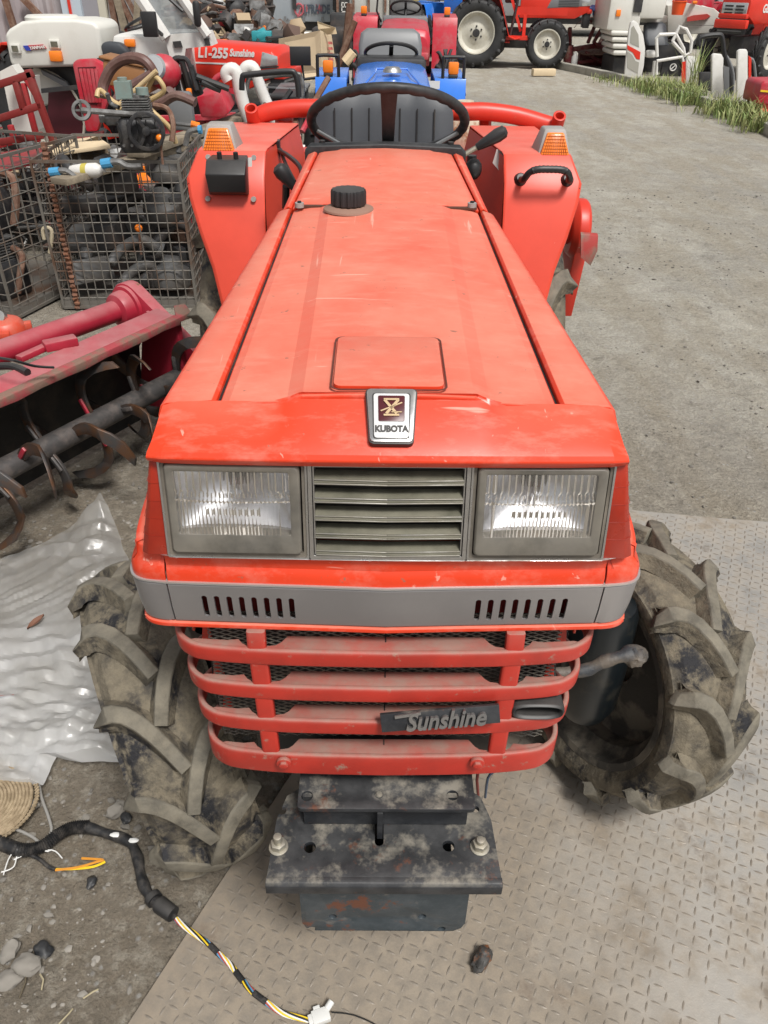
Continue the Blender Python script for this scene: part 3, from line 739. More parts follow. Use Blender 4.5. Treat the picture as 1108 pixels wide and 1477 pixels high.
# ---- tyres
def tyre_profile(Rr, W, rr):   # (radius, axial) outer half shell from rim bead to rim bead
    h = W/2
    return [(rr, -h*.80), (rr+.012, -h*.90), (lerp(rr, Rr, .35), -h*1.02), (lerp(rr, Rr, .65), -h*1.04), (Rr-.030, -h*.97), (Rr-.012, -h*.80), (Rr-.003, -h*.40), (Rr, 0),
            (Rr-.003, h*.40), (Rr-.012, h*.80), (Rr-.030, h*.97), (lerp(rr, Rr, .65), h*1.04), (lerp(rr, Rr, .35), h*1.02), (rr+.012, h*.90), (rr, h*.80)]
AXX = Matrix.Rotation(PI/2, 4, 'Y')        # local Z -> X
def tyre(Rr, W, rr, nl, lh, sweep, lw, direction=1, phase=0, taper=1.25, wrap=True, seg=64, wob=0):
    """Rr carcass radius; lugs rise lh above it. Axle along X. Angle 0 = front (-Y), rising = up."""
    mb = MB(); mb.use(M['rubber'])
    mb.lathe([(r_, h_) for r_, h_ in tyre_profile(Rr, W, rr)], seg, AXX)
    mb.use(M['lug'])
    def pos(rad, ax, th): return V((ax, -rad*math.cos(th), rad*math.sin(th)))
    h = W/2
    def surf(u):      # carcass radius and axial place for u in 0 (centre) .. 1 (shoulder) .. 1.5 (down the sidewall)
        if u <= 1: return Rr-.014*u**3, u*h*.97
        t = (u-1)/.5; return Rr-.014-.085*t*(Rr/.31), h*(.97+.07*math.sin(t*PI*.6))
    for k in range(nl):
        for s in (-1, 1):
            th0 = 2*PI*(k+(.5 if s > 0 else 0)+phase)/nl
            secs = []
            us = [-.08, .08, .25, .45, .65, .85, .97, 1.04, 1.09, 1.13] if wrap else [-.10, .1, .4, .7, 1.0, 1.12]
            for u in us:
                r_, ax = surf(max(u, 0)) if u >= 0 else (Rr, u*h)
                uu = min(u, 1.05); th = th0+direction*sweep*(1-(1-max(uu, -.1))**2.1) if uu < 1 else th0+direction*sweep*(1+.05*(u-1))
                th += wob*math.sin(k*2.1+s)
                wv = lw*(1+(taper-1)*min(max(u, 0), 1))/2
                hh = lh*(1 if u <= 1.05 else max(.5, 1-(u-1.05)*5))
                ax *= s
                if u > 1: # outwards on the shoulder
                    top = pos(r_+hh*.35, ax+s*hh*.45, th)
                else: top = None
                # direction across the lug
                u2 = u+.02; r2, ax2 = surf(max(u2, 0)); 
                if u < 0: ax2 = u2*h
                th2 = th0+direction*sweep*(1-(1-min(max(u2, -.1), 1))**2.1)
                tang = V((s*(ax2)-ax, 0, (th2-th)*Rr if u < 1 else .0004))
                if tang.length < 1e-6: tang = V((s, 0, 0))
                tang.normalize(); cr = V((-tang.z, 0, tang.x))*(1 if s > 0 else -1)   # perpendicular in (axial, circumferential)
                def q(sg, wscale, rise):
                    a_ = ax+cr.x*sg*wv*wscale; t_ = th+cr.z*sg*wv*wscale/Rr
                    if u > 1: return pos(r_+rise*.35, a_+s*rise*.55, t_)
                    return pos(r_+rise, a_, t_)
                secs.append([q(-1, 2.0, -.004), q(-1, 1.35, hh*.22), q(-1, 1.02, hh*.88), q(-.85, 1.0, hh), q(.85, 1.0, hh), q(1, 1.02, hh*.88), q(1, 1.35, hh*.22), q(1, 2.0, -.004)])
            f0 = len(mb.m); mb.loft(secs)
            for fi in range(f0, len(mb.m)):
                if (fi-f0) % 8 not in (2, 3, 4) and fi-f0 < 8*(len(secs)-1): mb.m[fi] = 0
    return mb
def rim_mb(rr, W, dirt, deep=.04, hub=.05, m_in=None):
    mb = MB(); mb.use(dirt); h = W/2
    mb.lathe([(rr+.014, -h*.86), (rr+.010, -h*.90), (rr-.004, -h*.86), (rr-.010, -h*.6), (rr-.028, -h*.4), (rr-.030, h*.2), (rr-.010, h*.6), (rr-.004, h*.86), (rr+.010, h*.90), (rr+.014, h*.86)], 40, AXX)
    mb.use(m_in or dirt); mb.lathe([(rr-.028, h*.05), (rr*.75, h*.18), (rr*.45, h*.05), (hub, h*.05), (hub, h*.25), (0, h*.25)], 40, AXX)
    return mb
WR = .286; rimr = .203
def front_wheel(cx_, cy_, ang, s, phase):
    wl = bpy.data.objects.new('front_wheel', None); C.objects.link(wl); wl.parent = T
    Mx = Matrix.Translation((cx_, cy_, .302)) @ Matrix.Rotation(ang, 4, 'Z') @ Matrix.Rotation(R(7*s), 4, 'Y')
    wl.location = V((0, 0, 0)); SHIFT[wl.name] = V(T.location)
    mb = tyre(WR-.006, .172, rimr, 12, .026, .36, .022, direction=1, phase=phase); mb.v = [Mx @ v for v in mb.v]
    build(mb, 'tyre', None, wl, bevel=.004, seg=2, angle=50)
    mb = rim_mb(rimr, .172, M['rimdirt']); 
    if s > 0: mb.v = [V((-v.x, v.y, v.z)) for v in mb.v]
    mb.v = [Mx @ (V((-v.x, v.y, v.z)) ) for v in mb.v]
    build(mb, 'rim', None, wl)
    return Mx
STEER = R(24)
ML = front_wheel(-.405, 1.005, STEER, -1, .10)
MR = front_wheel(.493, 1.150, STEER, 1, .35)
# front axle: beam, king-pin gear cases, tie rod
mb = MB()
mb.tube([(-.34, 1.10, .42), (0, 1.08, .40), (.40, 1.10, .42)], .045, 14)
for x in (-.315, .415): mb.lathe([(0, .12), (.05, .12), (.058, .10), (.062, 0), (.060, -.13), (.045, -.17), (0, -.17)], 20, Matrix.Translation((x, 1.06, .42)))
build(mb, 'front_axle', mat('axle_oily_black', (.008, .011, .013), .3, var=(.05, .045, .035), vs=(12, .55, .7)), T)
mb = MB(); a, b = P(838, 968, z=.52), P(905, 945, z=.55); mb.tube(smooth_path([a-V((.1, .0, .01)), a, (a+b)/2+V((0, 0, .004)), b, b+V((.03, .02, -.02))], 4), [.011+.0012*math.sin(i*1.7) for i in range(12)]+[.016, .018, .018, .017, .016], 12); mb.blob(b+V((.012, 0, -.004)), (.019, .018, .018), 3, 3, .35, 2.5)
build(mb, 'steering_rod', mat('steering_rod_mud', (.035, .038, .043), .55, var=(.12, .10, .08), vs=(25, .4, .6), bumps=((40, .5, .006),)), T)
def rear_wheel(s):
    wl = bpy.data.objects.new('rear_wheel', None); C.objects.link(wl); wl.parent = T; SHIFT[wl.name] = V(T.location)
    Mx = Matrix.Translation((s*.405, 2.40, .49))
    mb = tyre(.445, .20, .30, 12, .040, .40, .030, direction=1, phase=.30 if s < 0 else .22); mb.v = [Mx @ v for v in mb.v]
    build(mb, 'tyre', None, wl, bevel=.005, angle=50)
    mb = rim_mb(.30, .235, M['rimdirt']); mb.v = [Mx @ V((-s*-v.x, v.y, v.z)) for v in mb.v]; build(mb, 'rim', None, wl)
rear_wheel(-1); rear_wheel(1)
mb = MB(); mb.cyl((-.4, 2.33, .5), (.4, 2.33, .5), .06); mb.box((0, 2.4, .55), (.3, .5, .35)); build(mb, 'rear_axle', M['dark'], T, bevel=.01)
# ---- fenders
def fender(s):
    secs = []
    # (y, z, x outer, x inner)
    F1 = [(2.75, 1.01, .49, .27), (2.70, 1.085, .482, .272), (2.14, 1.108, .474, .30), (2.12, 1.105, .474, .302), (2.072, 1.052, .497, .303), (2.055, 1.012, .492, .303), (2.025, .935, .470, .303), (2.00, .855, .443, .303), (1.975, .775, .426, .303), (1.965, .68, .41, .303), (1.96, .58, .40, .303)]
    mb = MB(); rows = []
    for y, z, xo, xi in F1:
        rows.append([(s*(xi-(.0)), y+.0, z), (s*(xi+.006), y-.001, z+.0015), (s*(xo-.006), y-.001, z+.0015), (s*xo, y+.002, z-.003), (s*(xo+.002), y+.016, z-.014)])
    mb.grid(rows); f = build(mb, 'fender', M['fender_red'], T, solid=.003, bevel=.004, angle=28)
    mb = MB()         # inner wall
    inner = [(s*.303, 1.96, .58), (s*.303, 2.055, .985), (s*.303, 2.072, 1.030), (s*.302, 2.12, 1.071), (s*.272, 2.70, 1.049), (s*.23, 2.72, .62), (s*.25, 2.0, .56)]
    ln = [(2.055, .98), (2.12, 1.07), (2.7, 1.048)]
    mb.grid([[(s*.3025, 1.962, .58), (s*.3025, 2.02, .86), (s*.3025, 2.057, .985), (s*.3025, 2.074, 1.052), (s*.3015, 2.125, 1.1035), (s*.29, 2.4, 1.093), (s*.2715, 2.70, 1.081)],
             [(s*.27, 2.03, .58), (s*.27, 2.10, .80), (s*.262, 2.14, .88), (s*.262, 2.18, .92), (s*.255, 2.25, .93), (s*.25, 2.42, .92), (s*.24, 2.70, .92)],
             [(s*.25, 2.05, .45), (s*.25, 2.12, .45), (s*.25, 2.18, .45), (s*.25, 2.22, .45), (s*.25, 2.3, .45), (s*.25, 2.42, .45), (s*.24, 2.7, .45)]])
    build(mb, 'fender_inner_wall', M['fender_red'], f, angle=28)
    mb = MB(); mb.box((s*.405, 2.0703, 1.0285), (.208, .0012, .0022)); 
    secs = []
    z_ = 1.0395
    mb = MB(); mb.loft([[(s*x, y0, z_), (s*x, y0-.0012, z_), (s*x, y0-.0012, z_+.0022), (s*x, y0, z_+.0022)] for x, y0 in ((.304, 2.0655), (.495, 2.0655))]); build(mb, 'fender_seam', M['dark'], f)
    # outer skirt following the wheel
    mb = MB(); rows = []
    for y, z, xo, xi in F1[1:-1]: rows.append([(s*(xo+.002), y+.016, z-.014), (s*(xo+.004), y+.05, z-.05)])
    mb.grid(rows); build(mb, 'fender_skirt', M['fender_red'], f)
    # turn lamp: grey hood with amber lens
    if s < 0: q0, q1, q2, q3 = 292, 342, 225, 190
    else: q0, q1, q2, q3 = 776, 822, 227, 195
    yl = 2.125
    A = P(q0, q2, y=yl); B = P(q1, q2, y=yl)
    cx_ = (A.x+B.x)/2; hw = abs(B.x-A.x)/2; zb = 1.100; zt_ = zb+.064
    ins = .020
    mb = MB(); mb.loft([[(cx_-hw-.003, yl, zb), (cx_+hw+.003, yl, zb), (cx_+hw+.006, yl+.10, zb), (cx_-hw-.006, yl+.10, zb)], [(cx_-hw+ins-.006, yl+.022, zt_), (cx_+hw-ins+.006, yl+.022, zt_), (cx_+hw-ins+.006, yl+.075, zt_), (cx_-hw+ins-.006, yl+.075, zt_)]])
    tl = build(mb, 'turn_lamp', M['grey_plastic'], T, bevel=.004)
    mb = MB(); nx = 12; rows = []
    mb.loft([[(cx_-hw+.004, yl-.010, zb+.008), (cx_+hw-.004, yl-.010, zb+.008), (cx_+hw-.004, yl+.004, zb+.008), (cx_-hw+.004, yl+.004, zb+.008)], [(cx_-hw+ins, yl+.010, zt_-.008), (cx_+hw-ins, yl+.010, zt_-.008), (cx_+hw-ins, yl+.024, zt_-.008), (cx_-hw+ins, yl+.024, zt_-.008)]])
    mb.M = None
    ln_ = build(mb, 'lamp_lens', M['amber'], tl, bevel=.003)
    mb = MB()
    for k in range(1, 7):
        t = k/7; z = lerp(zb+.008, zt_-.008, t); h_ = lerp(hw-.006, hw-ins-.002, t); y = lerp(yl-.0105, yl+.0095, t)
        mb.box((cx_, y, z), (2*h_, .0015, .0015))
    for k in range(-5, 6):
        mb.bar((cx_+k/6*(hw-.006), yl-.0105, zb+.010), (cx_+k/6*(hw-ins-.002), yl+.0093, zt_-.010), .0012, .0015)
    build(mb, 'lens_ribs', mat('amber_rib', (.45, .10, .01), .3) if 'amber_rib' not in MATS else MATS['amber_rib'], ln_)
    return f
FL = fender(-1); FR = fender(1)
# switch box on the image-left fender, with four screws and two studs
A = P(297, 233, y=2.05); B = P(361, 277, y=2.05)
mb = MB(); x0, x1 = A.x, B.x; ys = 2.052
mb.loft([[(x0+.006, ys+.05, 1.102), (x1-.006, ys+.05, 1.102), (x1-.006, ys+.03, 1.022), (x0+.006, ys+.03, 1.022)], [(x0+.002, ys-.01, 1.100), (x1-.002, ys-.01, 1.100), (x1-.002, ys-.014, 1.020), (x0+.002, ys-.014, 1.020)], [(x0+.003, ys-.045, 1.074), (x1-.003, ys-.045, 1.074), (x1-.006, ys-.035, 1.030), (x0+.006, ys-.035, 1.030)]])
bx = build(mb, 'switch_box', M['black'], T, bevel=.003)
mb = MB(); mb.box(((x0+x1)/2, ys+.026, 1.055), (x1-x0+.008, .004, .094), (R(-30), 0, 0)); build(mb, 'box_flange', M['grey_plastic'], bx, bevel=.001)
for x in (x0-.004, x1+.008):
    for z, y in ((1.094, 2.112), (1.008, 2.052)):
        mb = MB(); mb.cyl((x, y, z), (x, y-.012, z+.002), .0065, 10); build(mb, 'box_screw', M['grey_plastic'], bx)
for k in (.33, .72):
    mb = MB(); x = lerp(x0, x1, k); mb.cyl((x, ys+.005, 1.095), (x, ys+.002, 1.116), .006, 10); build(mb, 'box_stud', M['dark'], bx)
# ribbed grab handle on the other fender
a, b = P(752, 262, y=2.055), P(820, 262, y=2.055)
h1 = [(a.x, 2.075, 1.058), (a.x+.002, 2.035, 1.066), (a.x+.012, 2.02, 1.085), (a.x+.03, 2.015, 1.093), ((a.x+b.x)/2, 2.015, 1.094), (b.x-.03, 2.015, 1.093), (b.x-.012, 2.02, 1.085), (b.x-.002, 2.035, 1.066), (b.x, 2.075, 1.058)]
sp = smooth_path(h1, 6)
mb = MB(); mb.tube(sp, [.0082+(.0012 if (i % 2 and 14 < i < 34) else 0) for i in range(len(sp))], 12)
for q in (a, b): mb.lathe([(0, .012), (.010, .012), (.016, .004), (.017, 0)], 16, Matrix.Translation((q.x, 2.073, 1.058)) @ Matrix.Rotation(R(55), 4, 'X'))
build(mb, 'grab_handle', M['black'], T)
# warning label on the inner wall of the image-right fender, wiring on the left one
wl_ = MB(); pts = [P(718, 216, y=2.2), P(733, 222, y=2.17), P(722, 248, y=2.13), P(712, 236, y=2.17)]
wl_.use(mat('faded_label', (.42, .36, .34), .5)).loft([pts, [p+V((-.003, -.002, .002)) for p in pts]]); build(wl_, 'warning_label', None, FR)
mb = MB(); mb.tube(smooth_path([P(400, 216, y=2.3), P(415, 224, y=2.2), P(432, 240, y=2.1), P(438, 262, y=2.0)], 4), .006, 8); mb.tube(smooth_path([P(405, 216, y=2.3), P(412, 236, y=2.2), P(425, 262, y=2.1)], 4), .005, 8)
mb.box(P(401, 215, y=2.3), (.012, .03, .045)); build(mb, 'fender_wiring', M['black'], T)
# ---- steering wheel, column, seat
sw = V((.006, 2.02, 1.190)); tau = R(30)
SWM = Matrix.Translation(sw) @ Matrix.Rotation(-tau, 4, 'X')     # near edge high
mb = MB(); mb.M = SWM; secs = []; nr = 128
for i in range(nr):
    a = 2*PI*i/nr; gx = .0022*max(0, math.sin(i*PI/2+.4))
    c_ = V((math.cos(a), math.sin(a), 0)); ring = []
    for j in range(12):
        b_ = 2*PI*j/12; rr = .0115; k = rr
        off_ = -gx if math.sin(b_) < -.2 else 0
        ring.append(c_*(.181+(k+off_)*math.cos(b_))+V((0, 0, (k+off_)*math.sin(b_))))
    secs.append(ring)
mb.loft(secs, ring=True); STW = build(mb, 'steering_wheel', M['matte'], T, angle=60)
mb = MB(); mb.M = SWM; mb.lathe([(0, -.065), (.034, -.067), (.040, -.08), (.036, -.10), (.025, -.115), (0, -.115)], 24); build(mb, 'wheel_hub', M['matte'], STW)
mb = MB(); mb.M = SWM; mb.loft([[(-.013, -.02, -.088), (.013, -.02, -.088), (.013, -.02, -.076), (-.013, -.02, -.076)], [(-.015, -.12, -.042), (.015, -.12, -.042), (.015, -.12, -.030), (-.015, -.12, -.030)], [(-.019, -.178, -.008), (.019, -.178, -.008), (.019, -.178, .006), (-.019, -.178, .006)]])
build(mb, 'wheel_spoke', M['matte'], STW, bevel=.003)
for s in (-1, 1):
    mb = MB(); mb.M = SWM; mb.tube([(s*.02, .005, -.088), (s*.10, .020, -.050), (s*.172, .040, -.004)], .0085, 8, flat=.6); build(mb, 'wheel_spoke', M['spoke'], STW)
mb = MB(); mb.M = SWM; mb.cyl((0, 0, -.07), (0, 0, -.30), .022); build(mb, 'steering_column', M['dark'], T)
# seat
mb = MB()
yb = 2.50
def seatpt(x, z): return V((x, yb+.05*(z-1.0)/.25+.04*(x/.2)**2*-.6, z))
secs = []
for z, hw, th in ((.80, .19, .05), (.92, .205, .06), (1.06, .207, .06), (1.15, .200, .055), (1.185, .185, .045), (1.198, .16, .03)):
    ring = []
    for k in range(17):
        x = lerp(-hw, hw, k/16); groove = .006*(1-min(1, abs((x*6.2) % 1-.5)*7)) if abs((x*6.2) % 1-.5) < .14 else 0
        p = seatpt(x, z); e = 1-abs(2*k/16-1)**6
        ring.append((p.x, p.y-th*.5*e+groove, p.z))
    for k in range(16, -1, -1):
        x = lerp(-hw, hw, k/16); p = seatpt(x, z); e = 1-abs(2*k/16-1)**6
        ring.append((p.x, p.y+th*.5*e+.004, p.z))
    secs.append(ring)
mb.loft(secs); st_ = build(mb, 'seat', M['seat'], T, angle=40)
mb = MB(); 
for x in (-.145, -.095, -.045, .045, .095, .145): mb.tube([seatpt(x, .82)+V((0, -.031, 0)), seatpt(x, 1.0)+V((0, -.034, 0)), seatpt(x, 1.16)+V((0, -.030, 0))], .0022, 6)
build(mb, 'seat_piping', M['dark'], st_)
mb = MB(); mb.box((0, 2.34, .84), (.40, .36, .09), (R(6), 0, 0)); build(mb, 'seat_cushion', M['seat'], st_, bevel=.03, seg=4)
mb = MB(); mb.box((0, 2.40, .70), (.24, .3, .20)); build(mb, 'seat_base', M['dark'], st_)
# levers
def lever(a, b, r0, kn, name, kr=.012, kl=.07, knob_m='black'):
    a, b = V(a), V(b); d = (b-a).normalized()
    mb = MB(); mb.tube([a, b], r0, 8); o = build(mb, name, M['bolt'], T)
    mb = MB(); mb.tube([b-d*.012, b, b+d*kl*.3, b+d*kl*.7, b+d*kl, b+d*(kl+.006)], [kr*.6, kr*.8, kr, kr*1.25, kr*1.1, kr*.5], 12); build(mb, 'lever_grip', M[knob_m], o); return o
lever(P(668, 224, y=2.05), P(694, 209, y=2.05), .006, 0, 'shift_lever', .0135, .062)
lever(P(428, 275, y=1.95), P(420, 265, y=1.95), .006, 0, 'throttle_lever', .015, .045)
mb = MB(); mb.tube([P(413, 268, y=1.96), P(412, 300, y=1.98)], .009, 8); build(mb, 'lever_stem', M['black'], T)
mb = MB(); mb.tube([P(680, 246, y=2.1), P(681, 224, y=2.1)], .012, 8); mb.blob(P(683, 244, y=2.08), (.022, .02, .026), 1, 2, .05); build(mb, 'lever_boot', M['black'], T)
# ---- red roll-guard bar behind the seat, open collars at both ends
mb = MB(); yB = 2.72
path = [P(372, 168, y=yB), P(395, 160, y=yB), P(440, 156, y=yB), P(560, 158, y=yB), P(665, 161, y=yB), P(700, 161, y=yB), P(745, 167, y=yB), P(790, 180, y=yB), P(800, 182, y=yB)]
mb.tube(smooth_path(path, 4), .0265, 16); rb = build(mb, 'guard_bar', M['bar_red'], T)
for px, py0, py1 in ((370, 148, 192), (801, 163, 192)):
    a, b = P(px, py0, y=yB), P(px-1, py1, y=yB); mb = MB()
    d = V((0, -.62, .78)).normalized(); m = d.to_track_quat('Z', 'Y').to_matrix().to_4x4(); m.translation = b; L = abs(a.z-b.z)+.015
    mb.lathe([(.020, 0), (.020, L), (.0135, L), (.0135, L-.05), (0, L-.05)], 20, m); build(mb, 'bar_collar', M['bar_red'], rb, bevel=.001)
mb = MB(); mb.tube([P(410, 168, y=yB+.03), P(410, 240, y=yB+.1)], .03, 8); mb.tube([P(700, 168, y=yB+.03), P(700, 240, y=yB+.1)], .02, 8); build(mb, 'bar_mount', M['bar_red'], rb)
# ---- tiller hitched at the rear
mb = MB(); A = P(690, 190, y=3.0); B = P(745, 190, y=3.0)
mb.box((.02, 3.15, .93), (1.00, .50, .012), (R(-8), 0, 0)); mb.box((.02, 2.91, .90), (1.00, .012, .09)); RT = build(mb, 'rear_tiller', M['bar_red'], T, bevel=.003)
mb = MB()
for k in range(-6, 7): mb.box((.04+k*.075, 3.15, .942), (.012, .46, .012), (R(-8), 0, 0))
build(mb, 'cover_rib', M['bar_red'], RT)
cc = P(836, 330, y=2.75)
mb = MB(); mb.lathe([(0, .03), (.030, .03), (.045, .02), (.088, .02), (.098, .01), (.1, -.02), (.08, -.04), (0, -.04)], 28, Matrix.Translation(cc) @ AXX)
mb.loft([[(cc.x-.02, cc.y-.09, cc.z), (cc.x+.02, cc.y-.09, cc.z), (cc.x+.02, cc.y+.09, cc.z), (cc.x-.02, cc.y+.09, cc.z)], [(cc.x-.035, cc.y-.04, cc.z-.30), (cc.x+.01, cc.y-.04, cc.z-.30), (cc.x+.01, cc.y+.12, cc.z-.30), (cc.x-.035, cc.y+.12, cc.z-.30)]])
mb.cyl((cc.x-.25, cc.y, cc.z), (cc.x, cc.y, cc.z), .05); build(mb, 'chain_case', M['bar_red'], RT, bevel=.003)
mb = MB(); pts = [P(838, 338, y=2.6), P(863, 340, y=2.62), P(862, 362, y=2.6), P(852, 384, y=2.6), P(838, 372, y=2.58)]
mb.loft([pts, [p+V((0, .012, .006)) for p in pts]]); build(mb, 'side_plate', mat('muddy_red_plate', (.33, .035, .03), .6, var=(.20, .13, .10), vs=(14, .45, .6)), RT, bevel=.002)
# ================================================================== GROUND
def ground_mat():
    m, nt, b = nodes('gravel_dirt')
    big = noise_fac(nt, .8, .35, .65, 5); mid = noise_fac(nt, 6, .35, .68, 8, .7); fine = noise_fac(nt, 70, .3, .72, 8, .75)
    col = mixc(nt, big, (.30, .25, .185), (.205, .17, .13))
    col = mixc(nt, math_(nt, 'MULTIPLY', mid, .7), col, (.30, .262, .21))
    # far yard is paler and greyer than the trodden dirt near the tractor
    tc = nt.nodes['TC']; s = N(nt, 'ShaderNodeSeparateXYZ'); nt.links.new(tc.outputs['Object'], s.inputs[0])
    r = N(nt, 'ShaderNodeMapRange'); r.inputs['From Min'].default_value = 1.2; r.inputs['From Max'].default_value = 4.5
    nt.links.new(math_(nt, 'ADD', s.outputs['Y'], math_(nt, 'MULTIPLY', s.outputs['X'], .8)), r.inputs['Value'])
    far = mixc(nt, mid, (.43, .405, .35), (.63, .60, .52))
    far = mixc(nt, math_(nt, 'MULTIPLY', noise_fac(nt, .45, .45, .62, 6, .65), .6), far, (.30, .285, .26)); strk = noise_fac(nt, 1.6, .42, .60, 6, .6, stretch=(2.5, .8, 1)); far = mixc(nt, math_(nt, 'MULTIPLY', strk, .75), far, (.40, .355, .275))
    col = mixc(nt, r.outputs['Result'], col, far)
    vor = N(nt, 'ShaderNodeTexVoronoi'); vor.inputs['Scale'].default_value = 75; nt.links.new(tc.outputs['Object'], vor.inputs['Vector'])
    vr = N(nt, 'ShaderNodeMapRange'); vr.inputs['From Min'].default_value = .15; vr.inputs['From Max'].default_value = .5; nt.links.new(vor.outputs['Distance'], vr.inputs['Value'])
    col = mixc(nt, math_(nt, 'MULTIPLY', fine, .62), col, (.115, .104, .088))
    col = mixc(nt, math_(nt, 'MULTIPLY', noise_fac(nt, 28, .50, .64, 9, .75), .7), col, (.42, .385, .32))
    col = mixc(nt, math_(nt, 'MULTIPLY', noise_fac(nt, 11, .56, .66, 9, .7), .45), col, (.15, .135, .11))
    sep = N(nt, 'ShaderNodeSeparateColor'); nt.links.new(vor.outputs['Color'], sep.inputs[0])
    st = N(nt, 'ShaderNodeMapRange'); st.inputs['From Min'].default_value = .92; st.inputs['From Max'].default_value = .96; nt.links.new(sep.outputs[0], st.inputs['Value'])
    col = mixc(nt, math_(nt, 'MULTIPLY', math_(nt, 'MULTIPLY', st.outputs['Result'], math_(nt, 'SUBTRACT', 1., vr.outputs['Result'])), .8), col, (.40, .39, .37))
    nt.links.new(col, b.inputs['Base Color']); b.inputs['Roughness'].default_value = .92; b.inputs['Specular IOR Level'].default_value = .2
    bp = N(nt, 'ShaderNodeBump'); bp.invert = True; bp.inputs['Strength'].default_value = .5; bp.inputs['Distance'].default_value = .006; nt.links.new(vr.outputs['Result'], bp.inputs['Height'])
    pv = bp.outputs['Normal']
    for sc_, st_, ds in ((4, .6, .06), (22, .8, .03), (110, .9, .008)):
        q = N(nt, 'ShaderNodeBump'); q.inputs['Strength'].default_value = st_; q.inputs['Distance'].default_value = ds
        nt.links.new(noise_fac(nt, sc_, 0, 1, 8, .7), q.inputs['Height']); nt.links.new(pv, q.inputs['Normal']); pv = q.outputs['Normal']
    nt.links.new(pv, b.inputs['Normal']); return m
M['ground'] = ground_mat()
def gz(x, y):        # gentle unevenness near the camera
    if (x > -.45+.459*(y-.577) and -1 < y < 2.35) or y > 9 or abs(x) > 6: return -.012
    return -.012+.018*noise.noise(V((x*1.3, y*1.3, 0)))+.006*noise.noise(V((x*6, y*6, 3)))
mb = MB()
xs = [-120, -60, -25, -12, -6]+[-6+.08*i for i in range(1, 76)]+[.3+.3*i for i in range(20)]+[12, 25, 60, 120]
ys = [-30, -8, -2]+[-1+.08*i for i in range(0, 125)]+[9.5+i for i in range(0, 10)]+[25, 40, 70, 120, 200]
mb.grid([[(x, y, gz(x, y)) for x in xs] for y in ys])
g = build(mb, 'ground', M['ground'], angle=180); tag(g, 'trodden gravel and dirt yard', 'ground', kind='structure')
# checkered steel plate
def plate_mat():
    m, nt, b = nodes('checker_plate_dusty')
    col = mixc(nt, noise_fac(nt, 2.2, .35, .65, 6), (.225, .185, .14), (.295, .25, .195))
    col = mixc(nt, noise_fac(nt, 30, .4, .75, 8, .7), col, (.17, .15, .125))
    tc = nt.nodes['TC']; s = N(nt, 'ShaderNodeSeparateXYZ'); nt.links.new(tc.outputs['Object'], s.inputs[0])
    r = N(nt, 'ShaderNodeMapRange'); r.inputs['From Min'].default_value = .50; r.inputs['From Max'].default_value = 1.05
    nt.links.new(math_(nt, 'ADD', s.outputs['X'], math_(nt, 'MULTIPLY', noise_fac(nt, 3, 0, 1, 6), .5)), r.inputs['Value'])
    worn = math_(nt, 'MULTIPLY', r.outputs['Result'], noise_fac(nt, 9, .36, .60, 8, .65))       # trodden bright metal on the outer side
    col = mixc(nt, math_(nt, 'MULTIPLY', worn, .85), col, (.60, .575, .53))
    sp = noise_fac(nt, 5, .58, .68, 9, .75); col = mixc(nt, math_(nt, 'MULTIPLY', sp, .6), col, (.13, .095, .07))
    nt.links.new(col, b.inputs['Base Color'])
    nt.links.new(math_(nt, 'SUBTRACT', .72, math_(nt, 'MULTIPLY', worn, .42)), b.inputs['Roughness'])
    nt.links.new(math_(nt, 'MULTIPLY', worn, .7), b.inputs['Metallic'])
    bump(nt, b, ((60, .25, .003), (8, .2, .01))); return m
M['plate'] = plate_mat()
def inplate(x, y, e=0): return x > -.193+.459*(y-1.093)+e and y < 2.226-.1626*(x-.315)-e and x < 3.2-e and y > -.9+e
mb = MB(); o_ = [(-1.107, -.9), (3.2, -.9), (3.2, 1.757)]
for k in range(12):
    t = k/11; x = lerp(2.8, .45, t); o_.append((x, 2.226-.1626*(x-.315)+.008*math.sin(x*5)))
o_ += [(.36, 2.19), (.295, 2.155)]
mb.use(M['plate']).prism(o_, 'z', -.004, .0045)
plate = build(mb, 'steel_plate', None, None); tag(plate, 'dusty checkered steel plate lying under the tractor', 'steel plate')
mb = MB(); th = R(20); pc_ = .0215; cs, sn = math.cos(th), math.sin(th)
for i in range(-80, 110):
    for j in range(-50, 130):
        u, v = i*pc_, j*pc_; x, y = u*cs-v*sn, u*sn+v*cs
        if not inplate(x, y, .02) or x > 1.75 or y < .35: continue
        if (P_px := None) is not None: pass
        if noise.noise(V((x*2.3, y*2.3, 31))) > .30+.25*rnd.random(): continue
        x += .0012*rnd.gauss(0, 1); y += .0012*rnd.gauss(0, 1)
        a = th+(R(45) if (i+j) % 2 else R(-45)); L = .0116*(1+.1*rnd.uniform(-1, 1)); W_ = .0026; H = .0020*rnd.uniform(.6, 1.05)
        d = V((math.cos(a), math.sin(a), 0)); n = V((-d.y, d.x, 0)); c_ = V((x, y, .0042))
        mb.add([c_-d*L, c_-d*L*.35+n*W_, c_+d*L*.35+n*W_, c_+d*L, c_+d*L*.35-n*W_, c_-d*L*.35-n*W_, c_-d*L*.45+V((0, 0, H)), c_+d*L*.45+V((0, 0, H))],
               [(0, 6, 1), (1, 6, 7, 2), (2, 7, 3), (3, 7, 4), (4, 7, 6, 5), (5, 6, 0)])
cb = build(mb, 'raised_checker_pattern', mat('checker_bars_worn', (.185, .16, .13), .55, .2, var=(.26, .225, .185), vs=(3, .38, .62), rv=.25), plate, angle=80)
